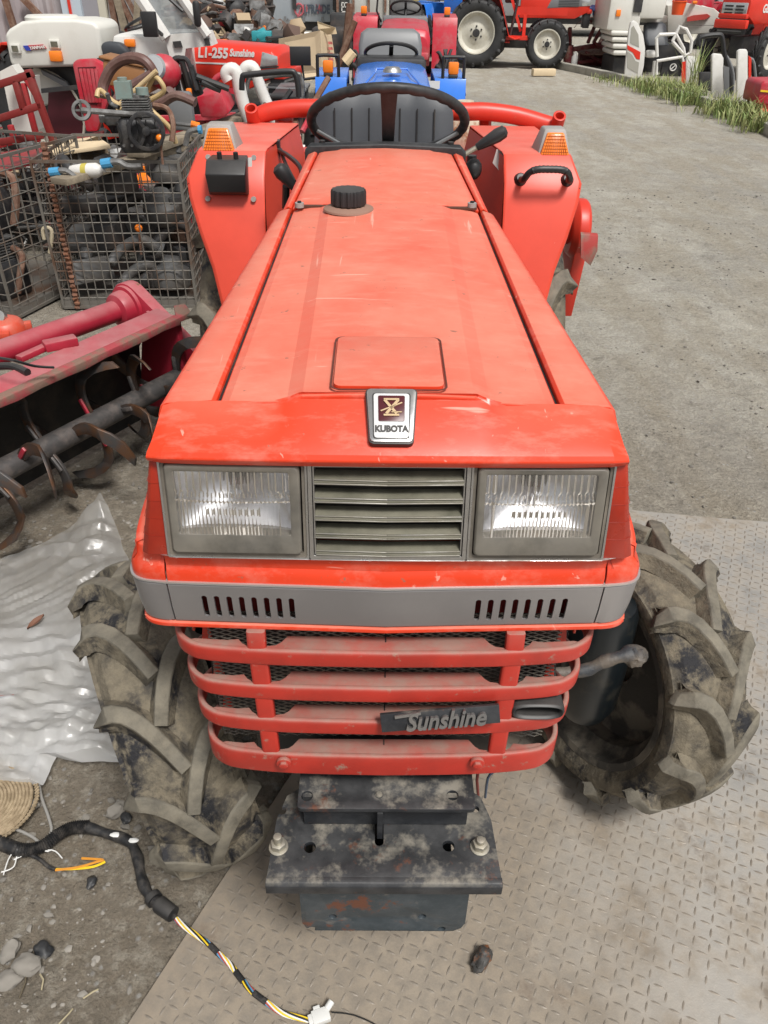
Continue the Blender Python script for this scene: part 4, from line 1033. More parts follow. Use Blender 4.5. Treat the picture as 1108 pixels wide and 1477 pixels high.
# loose gravel
M['stone'] = mat('gravel_stone', (.27, .25, .22), .85, var=(.13, .12, .105), vs=(2.2, .42, .58), bumps=((60, .4, .004),), spec=.25)
mb = MB(); ico = MB().blob((0, 0, 0), 1, 5, 1, .5, 2.5)
def pebble(x, y, z, r, sd):
    q = Matrix.Rotation(sd*2.3, 3, 'Z') @ Matrix.Rotation(sd*1.1, 3, 'X'); sx, sy, sz = 1+.4*math.sin(sd), 1-.2*math.sin(sd*2), .62
    mb.add([(q @ V((v.x*sx, v.y*sy, v.z*.8)))*r*V((1, 1, sz)) if False else V(((q @ v).x*sx*r, (q @ v).y*sy*r, (q @ v).z*sz*r))+V((x, y, z)) for v in ico.v], ico.f)
for k in range(15000):
    t = rnd.random()
    if k < 7000: y = rnd.uniform(.45, 2.6); x = rnd.uniform(-1.7, .25)
    else: y = rnd.uniform(1.9, 7); x = rnd.uniform(-2.0, 4.2)
    if inplate(x, y, -.01) : continue
    if x > -.1 and y > 3 and rnd.random() < .4: continue
    cl = noise.noise(V((x*2.2, y*2.2, 7)))
    if cl < -.05 and rnd.random() < .75: continue
    r_ = .0018+.0075*rnd.random()**5+(.003 if y > 2.6 else 0)*rnd.random(); pebble(x, y, gz(x, y)+r_*.25, r_, k*.37)
gv = build(mb, 'gravel', M['stone'], angle=50); tag(gv, 'loose gravel scattered over the dirt', 'gravel', kind='stuff')
# ================================================================== FOREGROUND THINGS LYING ABOUT
def flat(px, py, z=0): return P(px, py, z=z)
M['sleeve'] = mat('black_sleeve', (.014, .014, .015), .5, dust=(.16, .14, .12), dk=(40, .45, .7), da=.5, bumps=((300, .3, .001),))
for nm, c in (('w_yellow', (.75, .52, .02)), ('w_white', (.7, .7, .68)), ('w_red', (.38, .05, .03)), ('w_blue', (.08, .25, .42)), ('w_black', (.015, .015, .015)), ('w_orange', (.6, .25, .03))): M[nm] = mat(nm+'_wire', c, .4)
H = thing('wiring_harness', 'black sleeved wiring harness with yellow and white wires snaking over the dirt onto the plate', 'wiring', flat(210, 1290))
mb = MB(); pth = smooth_path([flat(px, py, .014) for px, py in ((-60, 1200), (-10, 1212), (30, 1226), (60, 1221), (85, 1203), (105, 1194), (128, 1193))], 6)
n_ = len(pth); mb.tube(smooth_path(pth, 3), [.0115+.0030*(i % 2) for i in range(len(smooth_path(pth, 3)))], 10); build(mb, 'corrugated_sleeve', M['sleeve'], H, angle=80)
mb = MB(); pth = smooth_path([flat(px, py, .016) for px, py in ((125, 1193), (150, 1201), (185, 1213), (198, 1235), (203, 1262), (212, 1286), (228, 1303), (246, 1316))], 5)
mb.tube(pth, [.0105+.0012*math.sin(i*.9) for i in range(len(pth))], 12); build(mb, 'taped_sleeve', M['sleeve'], H)
mb = MB(); a, b = flat(228, 1303, .016), flat(250, 1319, .016); mb.tube([a, a+(b-a)*.1, b], [.0145, .0165, .0150], 14); mb.cyl(flat(219, 1293, .016), flat(224, 1299, .016), .0165, 12); build(mb, 'grommet', M['black'], H)
for px, py in ((166, 1204), (193, 1212)):
    mb = MB(); p = flat(px, py, .026); mb.blob(p, (.011, .006, .003), px, 2, .2); build(mb, 'sleeve_label', M['w_white'], H)
core = [flat(px, py, .012) for px, py in ((246, 1316), (262, 1333), (285, 1350), (303, 1363), (318, 1378), (333, 1392), (345, 1408), (362, 1428), (385, 1446), (410, 1462), (446, 1471))]
core = smooth_path(core, 5)
cols = ['w_yellow', 'w_white', 'w_red', 'w_blue', 'w_black', 'w_yellow', 'w_black', 'w_white']
for k, cn in enumerate(cols):
    pts = []
    for i, p in enumerate(core):
        a_ = 2*PI*k/8+i*.33; d = (core[min(i+1, len(core)-1)]-core[max(i-1, 0)]).normalized(); sd_ = V((-d.y, d.x, 0))
        tight = .0022 if i in (16, 17, 29, 30, 31) else .0036
        pts.append(p+sd_*math.cos(a_)*tight+V((0, 0, math.sin(a_)*tight)))
    mb = MB(); mb.tube(pts, .0015, 6); build(mb, 'wire', M[cn], H)
for i0, i1 in ((0, 3), (15, 19), (28, 32), (36, 40)):
    mb = MB(); mb.tube(core[i0:i1+1], .0056, 10); build(mb, 'tape_wrap', M['sleeve'], H)
cp = flat(463, 1466, .014); d = (flat(446, 1471)-flat(480, 1458)).normalized()
mb = MB(); fm = frame_m(cp, -d, V((0, 0, 1)).cross(-d)); mb.M = fm
mb.box((0, 0, 0), (.030, .022, .014)); mb.box((-.004, .013, .002), (.012, .008, .008)); mb.cyl((.012, .006, .004), (.024, .014, .008), .006, 10); mb.box((-.018, 0, 0), (.008, .016, .011)); build(mb, 'connector', mat('connector_white_plastic', (.62, .62, .60), .35), H, bevel=.0012)
mb = MB(); mb.tube(smooth_path([flat(*q, .012) for q in ((478, 1460), (510, 1464), (545, 1480), (560, 1500))], 4), .0013, 6); build(mb, 'wire', M['w_black'], H)
mb = MB(); mb.tube(smooth_path([flat(*q, .010) for q in ((30, 1228), (55, 1238), (70, 1250), (80, 1254))], 4), .004, 8); build(mb, 'side_branch', M['sleeve'], H)
for k, (cn, pts) in enumerate((('w_yellow', ((80, 1254), (110, 1253), (135, 1250), (152, 1243))), ('w_orange', ((80, 1255), (112, 1251), (140, 1243), (148, 1240), (118, 1238))))):
    mb = MB(); mb.tube(smooth_path([flat(*q, .008+.003*k) for q in pts], 4), .0026, 6); build(mb, 'wire', M[cn], H)
for pts in (((20, 1240), (40, 1232), (75, 1226), (90, 1238)), ((5, 1262), (12, 1240), (20, 1228)), ((2, 1258), (20, 1250), (30, 1226), (70, 1228), (66, 1224))):
    mb = MB(); mb.tube(smooth_path([flat(*q, .010) for q in pts], 4), .0013, 6); build(mb, 'wire', M['w_white'], H)
mb = MB(); mb.tube(smooth_path([flat(*q, .006) for q in ((52, 1090), (55, 1120), (60, 1150), (70, 1178), (74, 1200), (60, 1215), (45, 1206), (20, 1196), (-10, 1200))], 4), .0032, 8)
solo(mb, 'loose_cable', 'thin grey cable lying curved on the dirt below the plastic sheet', 'cable', mat('grey_cable', (.28, .27, .25), .6))
mb = MB(); 
for k, cn in enumerate(('w_red', 'w_blue', 'w_white')):
    mb.use(M[cn]).tube(smooth_path([flat(-20, 1006+k*2, .03), flat(5, 1004+k*2, .03), flat(20, 1003+k*1.5, .028)], 3), .0022, 6)
solo(mb, 'wire_stub', 'cut end of red and blue wires poking onto the plastic sheet', 'wire')
# lump of rusty metal on the plate
mb = MB(); p = flat(695, 1384, .018); mb.M = Matrix.Translation(p) @ Matrix.Rotation(R(55), 4, 'Z')
mb.blob((0, 0, 0), (.026, .015, .013), 4, 3, .35, 2.2); mb.blob((.010, .002, .006), (.012, .012, .008), 9, 2, .3)
solo(mb, 'metal_lump', 'small dark rusty lump of metal lying on the checkered plate', 'metal scrap', mat('lump_iron', (.06, .058, .055), .6, .3, spots=(.22, .09, .04), sk=(30, .5, .6), bumps=((60, .4, .004),)))
# big stones lower left
SL = [(38, 1392, .022, 'pale flat stone at the left edge below the cable'), (14, 1372, .018, 'rounded stone beside the pale one at the left edge'), (62, 1370, .016, 'dark round stone with a hole-like dent on the dirt'),
      (168, 1168, .019, 'pale angular stone between sheet and harness'), (182, 1180, .012, 'small dark stone touching the angular one'), (10, 1415, .02, 'grey stone at the very edge of the picture, lowest of the row'), (132, 1272, .011, 'little dark stone under the yellow wire end'), (48, 1160, .012, 'small stone beside the straw mat')]
for k, (px, py, r, lb) in enumerate(SL):
    mb = MB(); mb.M = Matrix.Translation(flat(px, py, r*.3)) @ Matrix.Rotation(k*1.3, 4, 'Z'); mb.blob((0, 0, 0), (r*1.2, r*.85, r*.6), k+3, 3, .35, 1.6)
    solo(mb, 'stone', lb, 'stone', M['stone'] if k not in (2, 4, 6) else M['iron'], group='larger stones on the dirt')
# twigs
for k, (a, b) in enumerate((((38, 1400), (28, 1440)), ((58, 1405), (60, 1428)), ((105, 1455), (85, 1477)), ((120, 1440), (142, 1427)))):
    mb = MB(); p, q = flat(*a, .004), flat(*b, .005); mb.tube([p, (p+q)/2+V((.004, .003, .002)), q], .0016, 5)
    solo(mb, 'twig', ['dark bent twig below the pale stone', 'short pale straw on the dirt', 'thin straw near the bottom edge', 'short dry straw beside the steel plate'][k], 'twig', mat('twig_%d' % k, (.10, .08, .05) if k == 0 else (.36, .31, .2), .8))
# straw mat corner
mb = MB(); c_ = flat(-38, 1168, .0); M['straw'] = mat('straw', (.36, .28, .18), .85, var=(.24, .18, .11), vs=(60, .4, .6), bumps=((120, .6, .004),))
for k in range(16):
    rr = .012+.0058*k; mb.tube([(c_.x+rr*1.25*math.cos(t), c_.y+rr*math.sin(t), .030-.0007*k+.003*math.sin(3*t)) for t in [2*PI*i/40 for i in range(40)]], .0042, 6, ring=True)
for i in range(90):
    t = 2*PI*i/90; r0 = .104; mb.bar((c_.x+r0*1.25*math.cos(t), c_.y+r0*math.sin(t), .016), (c_.x+(r0+.008)*1.25*math.cos(t+.05), c_.y+(r0+.008)*math.sin(t+.05), .022), .004, .003)
mb.lathe([(0, .025), (.07, .022), (.10, .012), (.102, 0), (0, 0)], 30, Matrix.Translation((c_.x, c_.y, 0)) @ Matrix.Diagonal((1.2, 1, 1, 1)))
solo(mb, 'straw_mat', 'coiled straw mat with plaited edge at the left edge on the dirt', 'mat', M['straw'])
# plastic sheet -------------------------------------------------------
pm, pt, pb = nodes('thin_cloudy_plastic'); pt.nodes.remove(pb)
d_ = N(pt, 'ShaderNodeBsdfDiffuse'); t_ = N(pt, 'ShaderNodeBsdfTransparent'); g_ = N(pt, 'ShaderNodeBsdfGlossy'); tl_ = N(pt, 'ShaderNodeBsdfTranslucent'); tl_.inputs[0].default_value = (.75, .75, .74, 1)
pt.links.new(mixc(pt, noise_fac(pt, 5, .4, .7), (.74, .74, .735), (.56, .55, .52)), d_.inputs[0]); t_.inputs[0].default_value = (.93, .93, .92, 1); g_.inputs['Roughness'].default_value = .33; g_.inputs[0].default_value = (1, 1, 1, 1)
a_ = N(pt, 'ShaderNodeMixShader'); b_ = N(pt, 'ShaderNodeMixShader'); e_ = N(pt, 'ShaderNodeMixShader'); a_.inputs[0].default_value = .35; e_.inputs[0].default_value = .06
pt.links.new(d_.outputs[0], a_.inputs[1]); pt.links.new(tl_.outputs[0], a_.inputs[2])
s_ = N(pt, 'ShaderNodeSeparateXYZ'); pt.links.new(pt.nodes['TC'].outputs['Object'], s_.inputs[0])
mr = N(pt, 'ShaderNodeMapRange'); mr.inputs['From Min'].default_value = .05; mr.inputs['From Max'].default_value = .45; mr.inputs['To Min'].default_value = .74; mr.inputs['To Max'].default_value = .30
pt.links.new(math_(pt, 'ADD', s_.outputs['Y'], math_(pt, 'MULTIPLY', noise_fac(pt, 3, 0, 1), .35)), mr.inputs['Value'])
pt.links.new(mr.outputs['Result'], b_.inputs[0]); pt.links.new(t_.outputs[0], b_.inputs[1]); pt.links.new(a_.outputs[0], b_.inputs[2])
pt.links.new(b_.outputs[0], e_.inputs[1]); pt.links.new(g_.outputs[0], e_.inputs[2])
bq = N(pt, 'ShaderNodeBump'); bq.inputs['Strength'].default_value = .22; bq.inputs['Distance'].default_value = .010; vv = N(pt, 'ShaderNodeTexVoronoi'); vv.feature = 'DISTANCE_TO_EDGE'; vv.inputs['Scale'].default_value = 20; pt.links.new(pt.nodes['TC'].outputs['Object'], vv.inputs['Vector']); pt.links.new(vv.outputs['Distance'], bq.inputs['Height'])
for n_ in (d_, g_): pt.links.new(bq.outputs['Normal'], n_.inputs['Normal'])
pt.links.new(e_.outputs[0], pt.nodes['Material Output'].inputs['Surface'])
tr_ = random.Random(3); WV = [(math.cos(a_), math.sin(a_), f_, tr_.uniform(0, 9), am_) for a_, f_, am_ in [(tr_.uniform(0, PI), tr_.uniform(3, 7), .012) for _ in range(5)]+[(tr_.uniform(0, PI), tr_.uniform(8, 15), .0060) for _ in range(9)]+[(tr_.uniform(0, PI), tr_.uniform(18, 32), .0022) for _ in range(8)]]
def folds(x, y):
    h = 0
    for k, (cx1, sy1, f_, ph, am_) in enumerate(WV):
        wq = 1.7*noise.noise(V((x*3, y*3, k*3.3)))
        t = (x*cx1+y*sy1)*f_+ph+wq; t = abs((t % 1)*2-1); m_ = max(0, 2.3*noise.noise(V((x*3.0+k, y*3.0, k*1.9)))-.08)*1.3
        h += am_*t*m_
    return h
def ridge(x, y, s, seed): 
    n = noise.noise(V((x*s, y*s, seed))); return (1-abs(n)*2.2)
right = [(150, 736), (172, 772), (186, 812), (190, 860), (200, 930), (215, 1000), (222, 1060), (190, 1106), (120, 1108), (84, 1100), (62, 1140), (30, 1138)]
left = [(60, 790), (0, 812), (-60, 830), (-90, 880), (-110, 930), (-120, 990), (-120, 1040), (-110, 1070), (-100, 1090), (-80, 1110), (-60, 1130), (-40, 1140)]
rw = []; 
NR, NCc = 210, 190
def pl_at(L, t): 
    k = t*(len(L)-1); i = min(int(k), len(L)-2); f = k-i; return lerp(L[i][0], L[i+1][0], f), lerp(L[i][1], L[i+1][1], f)
for j in range(NR+1):
    t = j/NR; a, b = flat(*pl_at(left, t)), flat(*pl_at(right, t)); row = []
    for i in range(NCc+1):
        u = i/NCc; p = a.lerp(b, u)
        wx = p.x+.05*noise.noise(V((p.x*4, p.y*4, 11))); wy = p.y+.05*noise.noise(V((p.x*4, p.y*4, 17)))
        e = min(1, min(u, 1-u)*7, t*9+.1, (1-t)*9)
        h = 1.25*folds(p.x, p.y)+.020*max(0, noise.noise(V((p.x*2.2, p.y*2.2, 2))))
        z = .004+h*(.35+.65*e)+(.10*max(0, 1-abs(t-.02)*12)*max(0, u-.55)*1.6 if t < .1 else 0)
        jx = .006*noise.noise(V((p.x*14, p.y*14, 21)))
        row.append((p.x+jx, p.y+jx, z))
    rw.append(row)
mb = MB(); mb.grid(rw)
solo(mb, 'plastic_sheet', 'crumpled translucent plastic sheet on the dirt beside the front tyre', 'plastic sheet', pm, base=flat(60, 950), angle=22)
mb = MB(); p = flat(52, 898, .03); mb.M = Matrix.Translation(p) @ Matrix.Rotation(1.0, 4, 'Z'); mb.grid([[(x*.028, y*.011*(1-abs(x)**2), .006*abs(y)+.004*x) for y in (-1, 0, 1)] for x in (-1, -.5, 0, .5, 1)])
solo(mb, 'dead_leaf', 'brown dead leaf caught on the plastic sheet', 'leaf', mat('dead_leaf', (.16, .07, .04), .7), solid=.001)
# ================================================================== ROTARY TILLER ON THE LEFT
M['tiller_pink'] = mat('tiller_faded_crimson', (.40, .022, .045), .42, var=(.30, .018, .035), vs=(6, .4, .65), dust=(.42, .27, .26), dk=(7, .38, .66), da=.55, up=(.2, .9), spots=(.20, .10, .06), sk=(30, .64, .70), bumps=((60, .15, .002),))
M['tiller_edge'] = mat('tiller_muddy_edge', (.20, .12, .09), .8, var=(.34, .05, .06), vs=(14, .45, .6), bumps=((60, .4, .004),))
M['blade'] = mat('worn_tine_steel', (.085, .08, .078), .45, .6, var=(.15, .075, .04), vs=(12, .42, .60), bumps=((50, .3, .003),))
M['shaft'] = mat('tiller_shaft', (.07, .066, .065), .55, .3, var=(.14, .12, .11), vs=(20, .45, .65), bumps=((60, .4, .004),))
S0 = P(-60, 712, z=.27); S1 = P(262, 543, z=.27)
TL = thing('rotary_tiller', 'crimson rotary tiller standing on the dirt, curved rusty tines showing under its cover', 'rotary tiller', ((S0.x+S1.x)/2, (S0.y+S1.y)/2, 0))
ax = (S1-S0).normalized(); bk = V((-ax.y, ax.x, 0)); L_ = (S1-S0).length      # bk: away from us
if bk.y < 0: bk = -bk
def tp(t, b, z): p = S0+ax*t*L_+bk*b; return V((p.x, p.y, z))
mb = MB(); mb.cyl(tp(-.25, 0, .27), tp(1.0, 0, .27), .035, 20); build(mb, 'rotor_shaft', M['shaft'], TL)
k = 0
for i in range(11):
    t = -.10+i*.108
    for sgn in (0, 1):
        ph = R(i*97+sgn*180+20)
        mb = MB(); pts = []
        fan = 1 if (i+sgn) % 2 else -1
        base = tp(t, 0, .27); ox = lambda a, r: bk*math.cos(a)*r+V((0, 0, math.sin(a)*r))
        secs = []
        for q in range(9):
            u = q/8; r = .03+.19*u; a = ph+.9*u**2; side = fan*.055*max(0, u-.62)/.38
            w = lerp(.015, .030, u) if u < .9 else .016
            c = base+ox(a, r)+ax*side
            rd = (ox(a+.02, r)-ox(a, r)).normalized()
            tw = rd*w
            n2 = ax*.0045
            secs.append([c-tw-n2, c+tw-n2, c+tw+n2, c-tw+n2])
        mb.loft(secs); mb2 = build(mb, 'tine', M['blade'], TL, bevel=.001)
        if i % 2 == 0 or sgn: 
            mb = MB(); mb.bar(base+ox(ph, .025), base+ox(ph, .085), .022, .014); build(mb, 'tine_holder', M['tiller_pink'] if i % 3 == 0 else M['shaft'], TL, bevel=.002)
# cover: flat deck above the rotor, thick muddy front edge
def deck(t, b, dz=0):   # underside edge line measured on the photo
    e0 = P(-60, 600, z=.50); e1 = P(253, 458, z=.50); p = e0.lerp(e1, t)+bk*b
    return V((p.x, p.y, .50+dz))
mb = MB(); mb.loft([[deck(t, 0, -.012), deck(t, 0, .006), deck(t, .08, .018), deck(t, .15, -.02), deck(t, .23, -.15), deck(t, .27, -.46), deck(t, .26, -.46), deck(t, .22, -.15), deck(t, .14, -.032), deck(t, .08, .006)] for t in (-.2, 0, .25, .5, .75, 1)])
build(mb, 'cover', M['tiller_pink'], TL, bevel=.003)
mb = MB(); mb.loft([[deck(t, .002, -.016), deck(t, .08, .003), deck(t, .138, -.036), deck(t, .216, -.15), deck(t, .255, -.455), deck(t, .245, -.455), deck(t, .20, -.15), deck(t, .13, -.05), deck(t, .08, -.012)] for t in (-.2, 0, .25, .5, .75, .995)]); build(mb, 'cover_inside', M['dark'], TL)
mb = MB(); mb.loft([[deck(t, -.022, -.020+.003*math.sin(t*23)), deck(t, -.022, .004), deck(t, .004, .010), deck(t, .004, -.022)] for t in [-.2+.1*i for i in range(13)]]); build(mb, 'cover_edge', M['tiller_edge'], TL, bevel=.003)
mb = MB(); mb.loft([[deck(1.0, 0, 0), deck(1.0, .16, -.02), deck(1.0, .26, -.40), deck(1.0, .10, -.40), deck(1.0, .0, -.25)], [deck(1.03, 0, 0), deck(1.03, .16, -.02), deck(1.03, .26, -.40), deck(1.03, .10, -.40), deck(1.03, .0, -.25)]]); build(mb, 'end_plate', M['tiller_pink'], TL, bevel=.003)
for b in (.05, .10, .16):
    mb = MB(); mb.bar(deck(1.035, b, -.02), deck(1.035, b+.04, -.30), .012); build(mb, 'plate_rib', M['tiller_pink'], TL)
mb = MB(); mb.loft([[deck(.98, -.02, .004), deck(1.06, -.03, .01), deck(1.10, .03, .02), deck(1.07, .06, .012)], [deck(.98, -.02, -.012), deck(1.06, -.03, -.012), deck(1.10, .03, .006), deck(1.07, .06, -.004)]]); build(mb, 'cover_lip', M['tiller_edge'], TL, bevel=.003)
a, b = P(-60, 530, z=.44), P(172, 447, z=.44); mb = MB(); mb.tube([a, b], .039, 22); TB = build(mb, 'main_tube', M['tiller_pink'], TL)
d = (b-a).normalized(); fm = frame_m(b, bk, d.cross(bk) if False else V((0, 0, 1)))
mz = d.to_track_quat('Z', 'Y').to_matrix().to_4x4(); mz.translation = b
mb = MB(); mb.lathe([(.039, -.02), (.058, -.012), (.064, .0), (.066, .028), (.078, .030), (.080, .042), (.074, .050), (0, .052)], 28, mz); build(mb, 'tube_flange', M['tiller_pink'], TB)
for i in range(8):
    t = 2*PI*i/8; mb = MB(); c = mz @ V((.072*math.cos(t), .072*math.sin(t), .042)); mb.cyl(c, c+d*.010, .006, 6); build(mb, 'flange_bolt', M['shaft'], TB)
mb = MB(); c0 = b+d*.06; c1 = deck(.97, .22, -.12)+d*.03
secs = []
for o_ in (-.018, .030):
    ring = []; rc = tp((c0-S0).dot(ax)/L_, 0, .27); v_ = (rc-c0); v_ = v_-d*v_.dot(d); vn = v_.normalized(); vp = d.cross(vn)
    for i in range(13): t = PI*i/12; ring.append(c0+d*o_-vn*.088*math.sin(t)+vp*.088*math.cos(t))
    for i in range(13): t = PI*i/12; ring.append(c0+v_+d*o_+vn*.07*math.sin(t)-vp*.07*math.cos(t))
    secs.append(ring)
mb.loft(secs); build(mb, 'chain_case', M['tiller_pink'], TL, bevel=.004)
mb = MB(); mb.box(deck(.52, .10, .028), (.10, .045, .03), (0, 0, .6)); mb.box(deck(.44, .13, .02), (.14, .03, .02), (0, 0, 1.1)); build(mb, 'hitch_bracket', M['tiller_pink'], TL, bevel=.006)
mb = MB(); mb.tube(smooth_path([P(-20, 530, z=.51), P(15, 528, z=.52), P(40, 537, z=.52)], 4), .011, 10); build(mb, 'hose_end', M['black'], TL)
mb = MB(); mb.tube(smooth_path([P(-10, 515, z=.60), P(20, 520, z=.60), P(50, 528, z=.56), P(78, 530, z=.54)], 4), .004, 6); build(mb, 'control_wire', M['black'], TL)
# orange gearbox lying behind the tube
p = P(20, 474, z=.45); mb = MB(); mb.lathe([(0, .05), (.03, .05), (.055, .04), (.068, .02), (.07, -.02), (.05, -.05), (0, -.06)], 20, Matrix.Translation(p-V((.03, 0, .01))))
for k in range(4): t = k*1.57+.4; mb.box(p+V((.072*math.cos(t)-.03, .072*math.sin(t), 0)), (.03, .03, .03), (0, 0, t))
o = build(mb, 'gearbox', mat('gearbox_orange', (.55, .07, .035), .4, dust=DUST, da=.4), TL, bevel=.004)
mb = MB(); mb.cyl(p+V((-.03, 0, .04)), p+V((-.03, -.02, .052)), .02, 14); build(mb, 'gearbox_plug', M['chrome'], o)
# ================================================================== MACHINES
M['tyre_black'] = mat('clean_tyre_black', (.016, .016, .017), .65, var=(.03, .03, .03), vs=(8, .4, .7), bumps=((60, .3, .003),))
M['rim_white'] = mat('wheel_cream', (.52, .50, .43), .45, var=(.40, .36, .28), vs=(9, .5, .75))
M['t_red'] = mat('machine_red', (.66, .035, .018), .32, var=(.56, .03, .016), vs=(3, .4, .7))
M['t_crimson'] = mat('machine_crimson', (.48, .02, .04), .38, dust=(.40, .28, .27), dk=(5, .45, .7), da=.4, var=(.40, .018, .034), vs=(5, .4, .65))
M['t_blue'] = mat('machine_blue', (.030, .19, .70), .22, var=(.026, .16, .60), vs=(4, .4, .7), coat=.3)
M['t_white'] = mat('machine_white', (.64, .63, .58), .42, dust=(.42, .39, .32), dk=(4, .5, .75), da=.4, bumps=((40, .04, .002),))
M['t_dark'] = mat('machine_dark', (.025, .025, .027), .5, var=(.05, .047, .043), vs=(9, .45, .7))
M['t_grey'] = mat('machine_grey', (.16, .165, .17), .45)
M['lamp_clear'] = mat('lamp_clear', (.55, .56, .56), .1, .6)
M['rust'] = mat('rusty_steel', (.14, .065, .04), .8, var=(.22, .14, .10), vs=(18, .4, .65), bumps=((60, .4, .003),))
M['maroon_rust'] = mat('maroon_implement', (.17, .025, .03), .6, var=(.20, .12, .09), vs=(12, .45, .65))
M['wood'] = mat('weathered_wood', (.30, .25, .18), .8, var=(.20, .165, .12), vs=(14, .4, .6), streak=((.13, .10, .07), 9, (1, 12, 12), .7), bumps=((60, .3, .003),))
M['ply'] = mat('pale_board', (.66, .53, .35), .7, var=(.58, .46, .30), vs=(3, .4, .65))
M['w_paint'] = mat('white_paint', (.66, .65, .62), .4, dust=(.42, .40, .34), dk=(8, .5, .75), da=.5)
M['winglass'] = mat('window_glass', (.30, .33, .34), .06, .0, var=(.46, .49, .50), vs=(4, .4, .6), alpha=.55)
def simple_tyre(parent, c, Rr, W, rr, rimm, n=20, rot=None, lk=1):
    mb = tyre(Rr-.026*lk*Rr/.5, W, rr, n, .026*lk*Rr/.5, .5, .028*Rr/.5, wrap=False, seg=36)
    mb.mats = [M['tyre_black'], M['tyre_black']]
    Mx = Matrix.Translation(c) @ (rot or Matrix.Identity(4)); mb.v = [Mx @ v for v in mb.v]
    wl = bpy.data.objects.new('wheel', None); C.objects.link(wl); wl.parent = parent
    build(mb, 'tyre', None, wl, angle=50)
    mb = MB(); h = W/2; mb.use(rimm)
    for s in (-1, 1):
        mb.lathe([(rr+.008, s*h*.86), (rr+.004, s*h*.94), (rr-.012, s*h*.92), (rr-.020, s*h*.6), (rr*.80, s*h*.30), (rr*.52, s*h*.34), (rr*.42, s*h*.50), (.0, s*h*.50)], 32, AXX)
    mb.v = [Mx @ v for v in mb.v]; rm = build(mb, 'rim', None, wl)
    mb = MB(); mb.use(M['t_dark'])
    for s in (-1, 1):
        mb.lathe([(rr*.20, s*h*.48), (rr*.20, s*h*.72), (0, s*h*.76)], 12, AXX); mb.cyl((-h*.4, 0, 0), (h*.4, 0, 0), rr*.15, 8)
        for k in range(6):
            a_ = k*PI/3; mb.lathe([(rr*.05, s*h*.5), (rr*.05, s*h*.60), (0, s*h*.60)], 8, AXX @ Matrix.Translation((rr*.32*math.cos(a_), rr*.32*math.sin(a_), 0)))
    mb.v = [Mx @ v for v in mb.v]; build(mb, 'hub', None, wl); return wl
